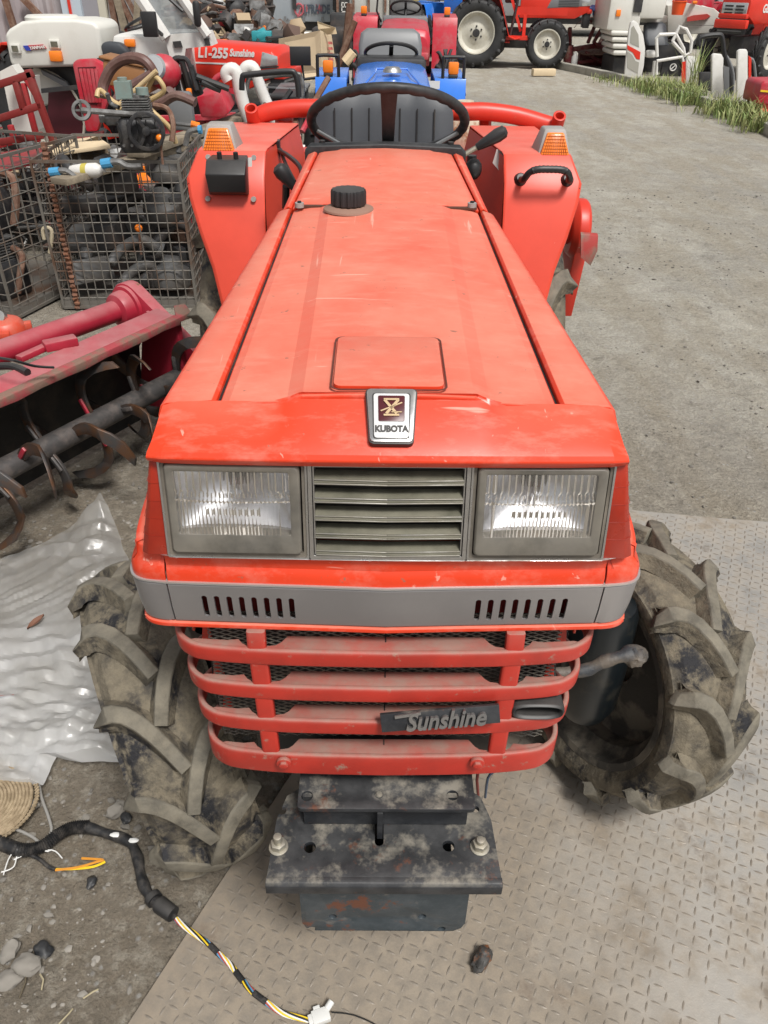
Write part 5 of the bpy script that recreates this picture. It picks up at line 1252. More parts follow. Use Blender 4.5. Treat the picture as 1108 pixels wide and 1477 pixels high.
def farm_tractor(label, loc, rz, paint, o):
    g = dict(hw=.23, hz0=.62, hz1=1.0, hy0=-1.05, hy1=.0, rf=.34, rr=.52, yf=-.85, yr=.62, trk=.43, wf=.17, wr=.26, rim=M['rim_white'], amber=True, seat=True, sc=1, fz=.98, nose=.06, lamps=True, fw=.20)
    g.update(o); T_ = thing('farm_tractor', label, 'tractor', loc, rz, world=False, scale=g['sc'])
    hw, z0, z1, y0, y1 = g['hw'], g['hz0'], g['hz1'], g['hy0'], g['hy1']
    mb = MB(); secs = []
    for t in (0, .04, .2, .6, 1):
        y = lerp(y0, y1, t); zt = z1-.05*(1-t)-(g['nose'] if t == 0 else 0); w = hw*(.93 if t == 0 else 1); zb = lerp(z0+.12, z0, min(1, t*5))
        secs.append([(-w, y, zb), (-w*1.0, y, zt-.09), (-w*.93, y, zt-.03), (-w*.80, y, zt-.006), (-w*.4, y, zt+.008), (0, y, zt+.012), (w*.4, y, zt+.008), (w*.80, y, zt-.006), (w*.93, y, zt-.03), (w*1.0, y, zt-.09), (w, y, zb)])
    mb.loft(secs); hd = build(mb, 'hood', paint, T_, bevel=.008, angle=40)
    mb = MB(); mb.box((0, y0+.03, z0-.02), (hw*1.75, .12, .26)); gl_ = build(mb, 'grille', M['t_dark'], T_, bevel=.01)
    for k in range(4):
        mb = MB(); mb.box((0, y0-.034, z0-.10+k*.055), (hw*1.6, .01, .018)); build(mb, 'grille_bar', M['t_grey'], gl_)
    mb = MB(); mb.box((0, y0+.0, z0+.115), (hw*1.9, .10, .07)); build(mb, 'lower_nose', paint, T_, bevel=.015)
    if g['lamps']:
        for s in (-1, 1):
            mb = MB(); mb.loft([[(s*hw*.25, y0-.012, z1-.21), (s*hw*.90, y0-.004, z1-.20), (s*hw*.90, y0-.002, z1-.125), (s*hw*.3, y0-.010, z1-.13)], [(s*hw*.25, y0+.03, z1-.21), (s*hw*1.012, y0+.06, z1-.20), (s*hw*1.012, y0+.05, z1-.125), (s*hw*.3, y0+.03, z1-.13)]]); build(mb, 'headlight', M['lamp_clear'], T_, bevel=.004)
    mb = MB(); mb.box((0, .12, z1-.12), (hw*1.9, .26, .30)); build(mb, 'dashboard', g.get('dash', M['t_dark']), T_, bevel=.03)
    mb = MB(); mb.box((0, -.3, .48), (.26, 1.3, .34)); mb.box((0, .6, .55), (.4, .7, .3)); mb.box((0, g['yf'], .36), (.7, .1, .1)); mb.cyl((-.4, g['yr'], g['rr']), (.4, g['yr'], g['rr']), .08); build(mb, 'chassis', M['t_dark'], T_, bevel=.01)
    for s in (-1, 1):
        simple_tyre(T_, (s*g['trk']*.97, g['yf'], g['rf']), g['rf'], g['wf'], g['rf']*.60, g['rim'], 16, lk=g.get('lk', 1))
        simple_tyre(T_, (s*(g['trk']+.08), g['yr'], g['rr']), g['rr'], g['wr'], g['rr']*.60, g['rim'], 18)
        rr = g['rr']; yr = g['yr']; fzz = g['fz']; xi, xo = s*g.get('fxi', .26), s*(g['trk']+.08+g['wr']*.45)
        if s < 0: xi, xo = xo, xi
        mb = MB(); prof = g.get('fprof') or [(yr-rr*.95, .42), (yr-rr*.78, fzz-.10), (yr-rr*.70, fzz), (yr+rr*.55, fzz+.02), (yr+rr*.85, fzz-.12)]
        secs = [[(xi, y, z), (xo, y, z), (xo, y+.0, z-.05), (xi, y, z-.02)] for y, z in prof]
        mb.loft(secs); fd = build(mb, 'fender', paint, T_, bevel=.012)
        mb = MB(); mb.prism([(yr-rr*.95, .42), (yr-rr*.78, fzz-.10), (yr-rr*.70, fzz-.01), (yr+rr*.55, fzz), (yr+rr*.6, .5)], 'x', s*.26, s*.265); build(mb, 'fender_wall', paint, fd)
        if g['amber']:
            mb = MB(); xm = (xi+xo)/2+s*.02; y_ = yr-rr*.62
            mb.use(M['t_dark']).box((xm, y_, fzz+.015), (.07, .05, .03)); mb.use(M['amber']).box((xm, y_, fzz+.065), (.075, .055, .08)); build(mb, 'turn_lamp', None, T_, bevel=.012)
        if g.get('guard'):
            mb = MB(); y_ = yr-rr*.66; mb.tube(smooth_path([(xm-.075, y_, fzz-.04), (xm-.075, y_, fzz+.12), (xm-.06, y_, fzz+.135), (xm+.06, y_, fzz+.135), (xm+.075, y_, fzz+.12), (xm+.075, y_, fzz-.04)], 3), .012, 8); build(mb, 'lamp_guard', M['black'], T_)
    if g['seat']:
        mb = MB(); mb.M = Matrix.Translation((0, 0, g.get('seat_dz', 0))) @ Matrix.Diagonal((g.get('seat_k', 1), 1, 1, 1)); mb.loft([rrect(-.21, .21, .70+k*.005, .78+k*.02, .03) and [(x, .80+k*.03+(y-.74), zz) for x, y in rrect(-w, w, .70, .78, .03)] for k, (zz, w) in enumerate(((.84, .17), (.90, .21), (1.08, .215), (1.16, .20), (1.19, .16)))]); build(mb, 'seat_back', g.get('seatm', M['t_dark']), T_, bevel=.01)
        mb = MB(); mb.box((0, .60, .80), (.40, .36, .09)); build(mb, 'seat_cushion', g.get('seatm', M['t_dark']), T_, bevel=.03)
    mb = MB(); mb.M = Matrix.Translation((0, .26, z1+.11+g.get('sdz', 0))) @ Matrix.Rotation(R(-24), 4, 'X'); mb.tube([(.185*math.cos(2*PI*i/32), .185*math.sin(2*PI*i/32), 0) for i in range(32)], .013, 8, ring=True)
    mb.box((0, -.09, -.015), (.03, .18, .01)); mb.box((.08, .05, -.015), (.18, .02, .01), (0, 0, .5)); mb.box((-.08, .05, -.015), (.18, .02, .01), (0, 0, -.5)); mb.cyl((0, 0, -.01), (0, 0, -.25), .02); build(mb, 'steering_wheel', M['black'], T_)
    mb = MB(); mb.box((0, .30, .42), (.86, .42, .02)); build(mb, 'footboard', paint, T_)
    return T_
def gnd(px, py): return P(px, py, z=0)
# second in the line: blue
bl_ = farm_tractor('small bright blue tractor parked right behind the red one in front, grey seat', (.06, 6.15, 0), R(0), M['t_blue'], dict(hw=.255, hz0=.58, hz1=.975, hy0=-.95, hy1=.05, seatm=M['t_grey'], guard=True, rim=M['t_blue'], trk=.35, fz=.86, rr=.40, yr=.50, sdz=-.075, seat_dz=-.06, seat_k=1.15, fxi=.32, lk=.6))
mb = MB(); mb.lathe([(0, .03), (.04, .028), (.055, .015), (.06, 0)], 20, Matrix.Translation((0, -.62, .975))); build(mb, 'hood_cap', M['chrome'], bl_)
mb = MB()
for s in (-1, 1): mb.tube([(s*.20, -.95, .905), (s*.12, -.70, .968), (s*.10, -.50, .978)], .006, 6)
mb.tube([(-.10, -.5, .982), (.10, -.5, .982)], .006, 6); build(mb, 'hood_crease', M['t_blue'], bl_)
mb = MB(); mb.box((.30, .03, .84), (.09, .004, .05)); build(mb, 'white_sticker', M['t_white'], bl_)
for x, z in ((-.66, .98),):
    mb = MB(); mb.box((x, .35, z), (.15, .03, .12), (0, 0, .2)); mb.tube([(x, .37, z), (x+.02, .37, z-.15), (-.40, .36, z-.12)], .012, 6); build(mb, 'rear_mirror', M['black'], bl_, bevel=.01)
# third: small crimson one with orange lamps
rd_ = farm_tractor('old crimson tractor with dark bonnet top, third in the line behind the blue one', (.28, 11.1, 0), R(-2), M['t_crimson'], dict(hw=.29, hz0=.62, hz1=1.03, hy0=-1.2, hy1=.0, trk=.44, fz=1.05, rr=.48, yr=.40, rf=.26, lk=.35, fxi=.34, dash=M['t_grey'], sc=1.0, seat=True, lamps=False))
mb = MB(); mb.box((0, -1.235, .86), (.30, .02, .03)); build(mb, 'nose_plate', M['t_white'], rd_)
mb = MB(); mb.box((-.34, .25, 1.36), (.18, .04, .22), (0, 0, .25)); mb.tube([(-.34, .27, 1.30), (-.36, .27, 1.1), (-.30, .28, .98)], .014, 6); build(mb, 'rear_mirror', M['black'], rd_, bevel=.02)
# side-on on the left: orange-red with lettering on the bonnet
ls = farm_tractor('orange-red tractor seen side-on, number and script on its bonnet, left of the blue one', P(318, 100, y=7.3)*V((1, 1, 0))+V((-.36, 0, 0)), R(76), M['t_red'], dict(hw=.26, hz0=.80, hz1=1.16, hy0=-1.08, hy1=.28, trk=.5, rr=.58, yr=.95, lamps=False, fz=1.1, nose=.05, seat=False, amber=False, fprof=None, sc=.90))
for s in (-1,):
    o_ = V((s*.2625, -.36, 1.0)); letters('L1-255', .105, o_+V((0, -.13, .06)), (0, -1, 0), (0, 0, 1), 'number_lettering', M['w_white'], ls, ext=.0015, shear=.2, bold=.004, sx=.95)
    letters('Sunshine', .075, o_+V((0, -.40, .068)), (0, -1, 0), (0, 0, 1), 'script_lettering', M['w_white'], ls, ext=.0015, shear=.3, bold=.003, sx=.85)
    mb = MB(); mb.box((s*.262, -.12, .985), (.003, 1.12, .012)); build(mb, 'side_stripe', M['w_white'], ls)
    mb = MB(); mb.prism([(-.92, .97), (-1.085, .99), (-1.085, 1.055), (-.95, 1.085)], 'x', s*.2555, s*.266); build(mb, 'headlight', M['lamp_clear'], ls, bevel=.004)
    mb = MB(); mb.prism([(-.90, .955), (-1.09, .972), (-1.09, .985), (-.90, .97)], 'x', s*.2555, s*.264); build(mb, 'lamp_underline', M['t_dark'], ls)
mb = MB(); mb.box((0, -1.04, .70), (.50, .14, .30)); o_ = build(mb, 'front_grille', M['t_dark'], ls, bevel=.02)
for k in range(5): mb = MB(); mb.box((0, -1.05, .60+k*.055), (.54, .16, .012)); build(mb, 'grille_louver', M['t_grey'], o_)
mb = MB(); mb.box((0, -.9, .52), (.50, .4, .05)); build(mb, 'bumper', M['t_red'], ls, bevel=.01)
# big red one, side-on, cream wheels
br = farm_tractor('large red tractor side-on at the back with big cream wheels', P(746, 97, z=0)+V((-.05, .35, 0)), R(82), M['t_red'], dict(hw=.28, hz0=.82, hz1=1.32, hy0=-1.35, hy1=-.05, trk=.50, rf=.41, rr=.575, yf=-.62, yr=.74, wf=.2, wr=.30, lamps=False, amber=False, seat=True, nose=.03, fz=1.12,
    fprof=[(-.10, .52), (.0, .50), (.12, .54), (.28, .98), (.36, 1.16), (.62, 1.20), (1.20, 1.16), (1.26, 1.12)]))
for s in (-1, 1):
    mb = MB(); mb.prism([(-.55, .98), (-1.22, 1.02), (-1.16, 1.20), (-.62, 1.12)], 'x', s*.274, s*.286); vp = build(mb, 'side_vent', M['t_grey'], br, bevel=.004)
    for k in range(6): mb = MB(); mb.box((s*.288, -.95, 1.015+k*.026), (.004, .38, .010), (0, 0, 0)); build(mb, 'vent_slot', M['t_dark'], vp)
    mb = MB(); mb.prism([(-1.20, 1.02), (-1.36, 1.03), (-1.36, 1.13), (-1.18, 1.15)], 'x', s*.272, s*.288); build(mb, 'headlight', M['lamp_clear'], br, bevel=.004)
    mb = MB(); mb.box((s*.275, -.45, .93), (.012, 1.0, .13)); build(mb, 'side_skirt', M['t_red'], br)
    mb = MB(); mb.box((s*.40, .0, .50), (.30, .55, .06)); mb.box((s*.42, -.16, .70), (.03, .06, .36)); mb.bar((s*.30, -.1, .6), (s*.30, .2, 1.3), .05); build(mb, 'step_frame', M['t_red'], br)
    mb = MB(); mb.tube([(s*.36, .10, .5), (s*.36, .02, 1.0), (s*.36, -.04, 1.55)], .025, 6); build(mb, 'cab_post', M['t_dark'], br)
    mb = MB(); mb.tube([(s*.36, 1.1, 1.1), (s*.36, 1.15, 1.55)], .025, 6); build(mb, 'cab_post', M['t_dark'], br)
# at the far right: red with white grille, facing left
gl2 = farm_tractor('red tractor with silver grille at the top right corner beside the white combine', P(1120, 112, z=0)+V((-.25, .4, 0)), R(-50), M['t_red'], dict(hw=.28, hz0=.84, hz1=1.32, hy0=-1.25, hy1=.0, trk=.5, rf=.42, rr=.58, yf=-.68, yr=.9, lamps=False, amber=False, nose=.03, fz=1.15))
for s in (-1, 1):
    letters('GL-21', .17, V((s*.284, -.62, 1.06)), (0, s, 0), (0, 0, 1), 'number_lettering', M['w_white'], gl2, ext=.002, shear=.15, bold=.006)
mb = MB(); mb.box((0, -1.262, 1.03), (.46, .03, .24)); gg = build(mb, 'silver_grille', M['lamp_clear'], gl2, bevel=.006)
for k in range(4):
    for s in (-1, 1): mb = MB(); mb.box((s*.10, -1.280, .95+k*.05), (.15, .01, .025)); build(mb, 'grille_opening', M['t_dark'], gg)
mb = MB(); mb.box((0, -1.27, .84), (.60, .10, .13)); build(mb, 'front_bumper', M['t_red'], gl2, bevel=.02)
mb = MB(); mb.tube([(-.5, -.9, .9), (-.5, -.9, .45), (-.2, -.95, .45)], .015, 6); mb.box((-.45, -.5, .62), (.3, .5, .06)); build(mb, 'side_rail', M['t_dark'], gl2)
rd2 = farm_tractor('crimson tractor half hidden behind the white combine and the red one with a silver grille', P(1005, 75, z=0)+V((.3, 1.0, 0)), R(-60), M['t_crimson'], dict(hw=.28, hz0=.84, hz1=1.34, rf=.42, rr=.58, lamps=False, amber=False, seat=False))
bl2 = farm_tractor('blue tractor mostly hidden behind the big red one', P(650, 90, z=0)+V((.0, 1.2, 0)), R(60), M['t_blue'], dict(hw=.26, hz0=.84, hz1=1.30, rf=.33, rr=.5, lamps=False, amber=False, seat=False, rim=M['t_white']))
mb = MB(); mb.box((.264, -.7, 1.0), (.006, .4, .06)); build(mb, 'orange_stripe', M['w_orange'], bl2)
# ---- maroon implement behind the big red tractor
A = P(806, 96, z=0); im = thing('field_implement', 'maroon harrow frame standing between the big red tractor and the white combine', 'implement', A+V((.5, 0, 0)))
y_ = A.y
def Q(px, py, dy=0): return P(px, py, y=y_+dy)
for a, b, w in (((822, 40), (822, 96), .07), ((822, 72), (878, 62), .08), ((822, 92), (880, 84), .06), ((858, 62), (888, 85), .05), ((845, 75), (880, 100), .05)):
    mb = MB(); mb.bar(Q(*a), Q(*b, .25), w, w); build(mb, 'frame_bar', M['maroon_rust'], im, bevel=.01)
mb = MB(); mb.cyl(Q(820, 66), Q(820, 96), .10, 14); build(mb, 'upright_drum', M['maroon_rust'], im)
mb = MB(); mb.prism([(Q(840, 88).x, 0), (Q(895, 88).x, 0), (Q(895, 88).x, .32), (Q(840, 88).x, .34)], 'y', y_+.3, y_+.5); build(mb, 'tine_box', M['maroon_rust'], im, bevel=.02)
for px in (848, 862, 875): mb = MB(); mb.lathe([(0, .01), (.22, .0), (.22, -.01), (0, -.01)], 20, Matrix.Translation(Q(px, 74, .15)) @ Matrix.Rotation(R(12), 4, 'X')); build(mb, 'flat_disc', M['rust'], im)
mb = MB(); mb.loft([[Q(865+40*math.sin(t), 50-45*math.cos(t)*.6, dy) for t in [i*.25-1.2 for i in range(11)]] for dy in (.3, .34)], caps=False, closed=False); mb.grid([[Q(862, 62, .3), Q(885, 20, .3), Q(890, 8, .3)], [Q(868, 62, .8), Q(893, 16, .8), Q(897, 4, .8)]]); build(mb, 'guard_sheet', M['maroon_rust'], im, solid=.01)
for a, b in (((848, 62), (868, 12)), ((856, 62), (880, 20)), ((870, 62), (876, 18)), ((850, 30), (880, 46))):
    mb = MB(); mb.bar(Q(*a), Q(*b, .2), .05); build(mb, 'strut', M['maroon_rust'], im)
for px, py in ((863, 20), (858, 12)):
    mb = MB(); mb.blob(Q(px, py, -.1), (.12, .1, .06), px, 2, .4); solo(mb, 'blue_cloth', 'crumpled pale blue rag on the maroon harrow' + (', the upper piece' if py == 12 else ', the lower piece'), 'rag', mat('rag_blue%d' % px, (.12, .25, .6), .8))
mb = MB(); mb.lathe([(0, .28), (.025, .28), (.03, .24), (.06, .20), (.065, 0), (0, 0)], 16, Matrix.Translation(P(827, 99, z=0))); solo(mb, 'plastic_bottle', 'pale plastic bottle on the ground below the maroon harrow', 'bottle', M['w_paint'])
# ---- white combine harvester
c0 = P(905, 112, z=0); yc = c0.y+.6
wc = thing('combine_harvester', 'white combine harvester with grain tank, black seat and long rear hood at the top right', 'combine harvester', (c0.x, yc, 0))
def Qc(px, py, dy=0): return P(px, py, y=yc+dy)
def slab(mbx, px0, py0, px1, py1, dy, dep):
    a, b = Qc(px0, py0, dy), Qc(px1, py1, dy); mbx.box(((a.x+b.x)/2, yc+dy+dep/2, (a.z+b.z)/2), (abs(b.x-a.x), dep, abs(a.z-b.z)))
mb = MB(); slab(mb, 884, -20, 922, 45, 0, 1.2); slab(mb, 924, -20, 958, 28, 0, 1.2); gt_ = build(mb, 'grain_tank', M['t_white'], wc, bevel=.05)
for k in range(4): mb = MB(); slab(mb, 882+k, 44+k*9.5, 912, 52+k*9.5, -.05, .9); build(mb, 'tank_ridge', M['t_white'], gt_, bevel=.04)
mb = MB(); slab(mb, 920, -20, 925, 18, -.03, .1); build(mb, 'tank_gap', M['t_dark'], gt_)
mb = MB(); slab(mb, 886, 82, 915, 118, .1, .9); slab(mb, 915, 60, 985, 115, .5, .8); build(mb, 'undercarriage', M['t_dark'], wc, bevel=.03)
mb = MB(); slab(mb, 890, 14, 895, 24, -.03, .05); build(mb, 'side_lamp', M['amber'], wc, bevel=.01)
mb = MB(); A, B, Cc, D = Qc(963, 8, .5), Qc(1042, 22, .3), Qc(1045, 48, .3), Qc(963, 50, .5); E_ = Qc(1005, -8, 1.4)
mb.loft([[A, Qc(990, 4, .4), Qc(1030, 12, .3), B, Cc, D], [A+V((.0, 1.1, .12)), Qc(990, 4, 1.5), Qc(1030, 12, 1.4), B+V((0, 1.1, .1)), Cc+V((0, 1.1, 0)), D+V((0, 1.1, 0))]]); hd = build(mb, 'rear_hood', M['t_white'], wc, bevel=.04)
mb = MB(); mb.loft([[Qc(x, y, .30) for x, y in ((991, 25), (1000, 22), (1020, 20), (1025, 23), (1018, 28), (991, 31))], [Qc(x, y, .45) for x, y in ((991, 25), (1000, 22), (1020, 20), (1025, 23), (1018, 28), (991, 31))]]); build(mb, 'red_emblem_stripe', mat('dull_red_stripe', (.40, .05, .04), .4), hd)
mb = MB(); slab(mb, 990, 36, 1040, 37.2, .2, .05); build(mb, 'hood_line', M['t_dark'], hd)
mb = MB(); slab(mb, 1000, 1, 1006, 6, .3, .08); build(mb, 'beacon', M['amber'], hd, bevel=.02)
mb = MB(); secs = []
for py, x0, x1, dy in ((32, 932, 957, .25), (36, 928, 961, .20), (55, 928, 963, .12), (66, 932, 965, .05)): secs.append([tuple(Qc(x0, py, dy)), tuple(Qc(x0+4, py, dy-.06)), tuple(Qc(x1-4, py, dy-.06)), tuple(Qc(x1, py, dy)), tuple(Qc(x1, py, dy+.1)), tuple(Qc(x0, py, dy+.1))])
mb.loft(secs); build(mb, 'seat', M['seat'], wc, bevel=.03)
mb = MB(); slab(mb, 925, 22, 962, 33, .35, .1); build(mb, 'seat_panel', M['t_white'], wc, bevel=.02)
for pts in (((947, 108), (948, 88), (984, 82), (990, 108)), ((948, 82), (947, 55), (951, 50), (975, 49), (986, 70), (988, 82)), ((970, 60), (980, 38), (990, 42), (998, 58), (996, 76), (988, 80), (970, 60))):
    mb = MB(); mb.tube([Qc(*p, -.2) for p in pts], .03, 8); build(mb, 'white_rail', M['w_paint'], wc)
mb = MB(); slab(mb, 957, 86, 982, 110, -.15, .06); fp_ = build(mb, 'black_front_panel', M['t_dark'], wc, bevel=.01)
mb = MB(); c = Qc(971, 97, -.17); mb.tube([c+V((.055*math.cos(a), 0, .055*math.sin(a))) for a in [i*.4 for i in range(16)]], .010, 6, ring=True); mb.bar(c+V((-.03, 0, -.03)), c+V((.03, 0, .03)), .015); build(mb, 'round_emblem', M['w_paint'], fp_)
mb = MB(); slab(mb, 934, 73, 948, 84, -.1, .2); build(mb, 'arm_pad', M['w_paint'], wc, bevel=.05)
mb = MB(); mb.tube([Qc(946, 88, -.15), Qc(943, 112, -.15)], .05, 8); build(mb, 'column', M['w_paint'], wc)
# orange bucket hanging on its hood
mb = MB(); c = Qc(979, 10, .15); mb.lathe([(.10, -.12), (.125, .07), (.135, .075), (.135, .09), (.12, .09), (.09, -.10), (0, -.10), (0, -.12)], 20, Matrix.Translation(c)); mb.tube([c+V((-.12, 0, .08)), c+V((-.02, 0, .3)), c+V((.12, 0, .08))], .008, 6)
solo(mb, 'bucket', 'orange bucket hanging against the side of the white combine', 'bucket', mat('bucket_orange', (.75, .09, .02), .35))
# rounded white guard with red flash, leaning in front
def panel_thing(label, pts, dyy, th_, m, extra=None):
    base = P(sum(p[0] for p in pts)/len(pts), max(p[1] for p in pts), z=0); yy = base.y
    t_ = thing('leaning_guard', label, 'panel', (base.x, yy, 0)); mb = MB(); f = [P(x, y, y=yy) for x, y in pts]
    mb.loft([f, [p+V((0, th_, 0)) for p in f]]); build(mb, 'panel_sheet', m, t_, bevel=.012)
    for pts2, m2, nm in (extra or []):
        mb = MB(); f = [P(x, y, y=yy-.006) for x, y in pts2]; mb.loft([f, [p+V((0, .012, 0)) for p in f]]); build(mb, nm, m2, t_)
    return t_
GPW = 'white machine panels standing along the kerb'
for lb, pts, m, ex in (
  ('tall rounded white panel with a grey grating and red flash, leftmost by the kerb', ((901, 108), (907, 45), (910, 32), (914, 29), (920, 33), (928, 50), (931, 70), (929, 95), (924, 118), (912, 114)), 'w_paint', [(((905, 65), (924, 75), (923, 86), (918, 85), (913, 76), (905, 71)), M['t_red'], 'red_flash'), (((909, 58), (911, 40), (914, 37), (921, 50), (922, 68), (909, 62)), mat('grating', (.32, .31, .27), .7), 'upper_grating'), (((905, 98), (905, 74), (912, 79), (917, 88), (922, 90), (920, 106)), MATS['grating'], 'lower_grating')]),
  ('white panel with a red edge beside the black front plate', ((989, 122), (990, 84), (994, 81), (1004, 82), (1007, 88), (1006, 124)), 'w_paint', [(((983, 119), (984, 90), (989, 88), (989, 121)), M['t_red'], 'red_edge')]),
  ('white panel with a grey backing, middle one of the row', ((1027, 140), (1027, 80), (1030, 77), (1041, 78), (1044, 84), (1043, 143)), 'w_paint', [(((1044, 95), (1052, 97), (1052, 142), (1044, 141)), M['t_grey'], 'grey_backing')]),
  ('tallest white panel with a red side, rightmost of the row', ((1063, 145), (1064, 74), (1068, 71), (1077, 71), (1079, 75), (1079, 147)), 'w_paint', [(((1080, 80), (1084, 84), (1083, 140), (1080, 146)), M['t_red'], 'red_side')]),
  ('dark grey sheet leaning behind the white panels', ((1008, 104), (1013, 56), (1036, 60), (1040, 66), (1030, 106)), 't_grey', []),
  ('black ribbed plate standing behind the middle white panel', ((1008, 128), (1010, 104), (1026, 104), (1026, 132)), 't_dark', [])):
    o = panel_thing(lb, pts, 0, .06, M[m], ex)
    if 'white' in lb.split()[0:3] or 'tallest' in lb: o['group'] = GPW
# black hoop frame and thin rails there
for lb, pts, r_, m in (('thick black hoop frame among the white panels', ((1008, 66), (1010, 54), (1036, 50), (1042, 56), (1045, 78), (1054, 112), (1055, 135)), .05, 'black'), ('grey bent tube rail right of the tallest white panel', ((1081, 84), (1088, 92), (1092, 140)), .03, 't_grey'), ('grey bent tube rail between the middle and the tallest white panel', ((1044, 80), (1050, 84), (1058, 108), (1056, 140)), .03, 't_grey')):
    by = P(1050, 140, z=0).y+.25; mb = MB(); mb.tube(smooth_path([P(*p, y=by) for p in pts], 3), r_*.7, 8); solo(mb, 'tube_frame', lb, 'tube frame', M[m])
# small red machine corner at the right edge
rt = thing('walking_tractor', 'red machine nose with yellow stripe cut off by the right edge of the picture', 'machine', P(1110, 178, z=0)); yy = P(1110, 178, z=0).y+.1
mb = MB(); f = [P(x, y, y=yy) for x, y in ((1092, 150), (1098, 122), (1103, 117), (1140, 117), (1140, 152))]; mb.loft([f, [p+V((0, .5, 0)) for p in f]]); hd = build(mb, 'hood', M['t_crimson'], rt, bevel=.02)
mb = MB(); a, b = P(1097, 131, y=yy-.012), P(1130, 134, y=yy-.012); mb.bar(a, b, .01, .02); build(mb, 'yellow_stripe', M['w_yellow'], hd)
mb = MB(); a = P(1112, 160, y=yy+.2); mb.box(a, (.4, .3, .30)); mb.bar(P(1095, 158, y=yy), P(1120, 165, y=yy), .05); build(mb, 'frame', M['t_red'], rt, bevel=.02)
simple_tyre(rt, (.35, .4, .2), .2, .12, .11, M['t_grey'], 10)
# kerb, wooden block, weeds
K = [gnd(650, 92), gnd(786, 97)]; K2 = [gnd(786, 95), gnd(830, 104), gnd(890, 117), gnd(960, 137), gnd(1030, 158), gnd(1108, 189), gnd(1180, 225)]
M['concrete'] = mat('old_concrete', (.36, .345, .30), .85, var=(.27, .26, .22), vs=(8, .4, .65), bumps=((50, .4, .004),))
mb = MB(); secs = [];
for i, p in enumerate(K2):
    d = (K2[min(i+1, 6)]-K2[max(i-1, 0)]).normalized(); n = V((-d.y, d.x, 0)); n = n if n.y > 0 else -n
    secs.append([p+V((0, 0, -.02)), p+V((0, 0, .10)), p+n*.01+V((0, 0, .11)), p+n*.11+V((0, 0, .11)), p+n*.12+V((0, 0, .10)), p+n*.12+V((0, 0, -.02))])
mb.loft(secs); solo(mb, 'concrete_kerb', 'low weathered concrete kerb running along the weeds', 'kerb', M['concrete'], bevel=.01)
p = P(785, 110, z=0); mb = MB(); mb.M = Matrix.Translation(p+V((0, .1, .055))) @ Matrix.Rotation(.15, 4, 'Z'); mb.box((0, 0, 0), (.42, .14, .11)); solo(mb, 'wooden_block', 'short wooden block lying on the gravel at the end of the kerb', 'wooden block', M['ply'], bevel=.008)
gm_ = mat('weed_green', (.16, .23, .06), .6, var=(.32, .32, .13), vs=(5, .4, .6)); mb = MB()
def weeds(cx_, cy_, n, hgt, spread):
    for _ in range(n):
        x = cx_+rnd.gauss(0, spread*.6); y = cy_+.12+rnd.gauss(0, spread*.35); h = .70*hgt*rnd.uniform(.2, 1.2); a_ = rnd.uniform(0, 2*PI); L = h*rnd.uniform(.1, 1.1); w_ = .003+.005*rnd.random()
        d = V((math.cos(a_), math.sin(a_), 0)); n_ = V((-d.y, d.x, 0)); b0 = V((x, y, 0)); m1 = b0+d*L*.35+V((0, 0, h*.6)); e1 = b0+d*L+V((0, 0, h*rnd.uniform(.75, 1)))
        mb.add([b0-n_*w_*.6, b0+n_*w_*.6, m1+n_*w_, m1-n_*w_, e1], [(0, 1, 2, 3), (3, 2, 4)])
for px, py, n, h, s_ in ((885, 120, 70, .2, .3), (905, 124, 80, .22, .3), (925, 128, 170, .30, .3), (945, 134, 330, .36, .3), (962, 138, 330, .38, .3), (980, 144, 330, .38, .28), (1000, 152, 260, .40, .24), (1002, 130, 60, .95, .10), (1040, 166, 260, .36, .28), (1060, 172, 330, .40, .26), (1085, 182, 330, .42, .26), (1105, 192, 260, .36, .25), (870, 116, 40, .15, .3)):
    q = gnd(px, py); weeds(q.x, q.y, n, h, s_)
wd = build(mb, 'weeds', gm_, angle=180); tag(wd, 'green weeds growing along the concrete kerb', 'weeds', kind='stuff')
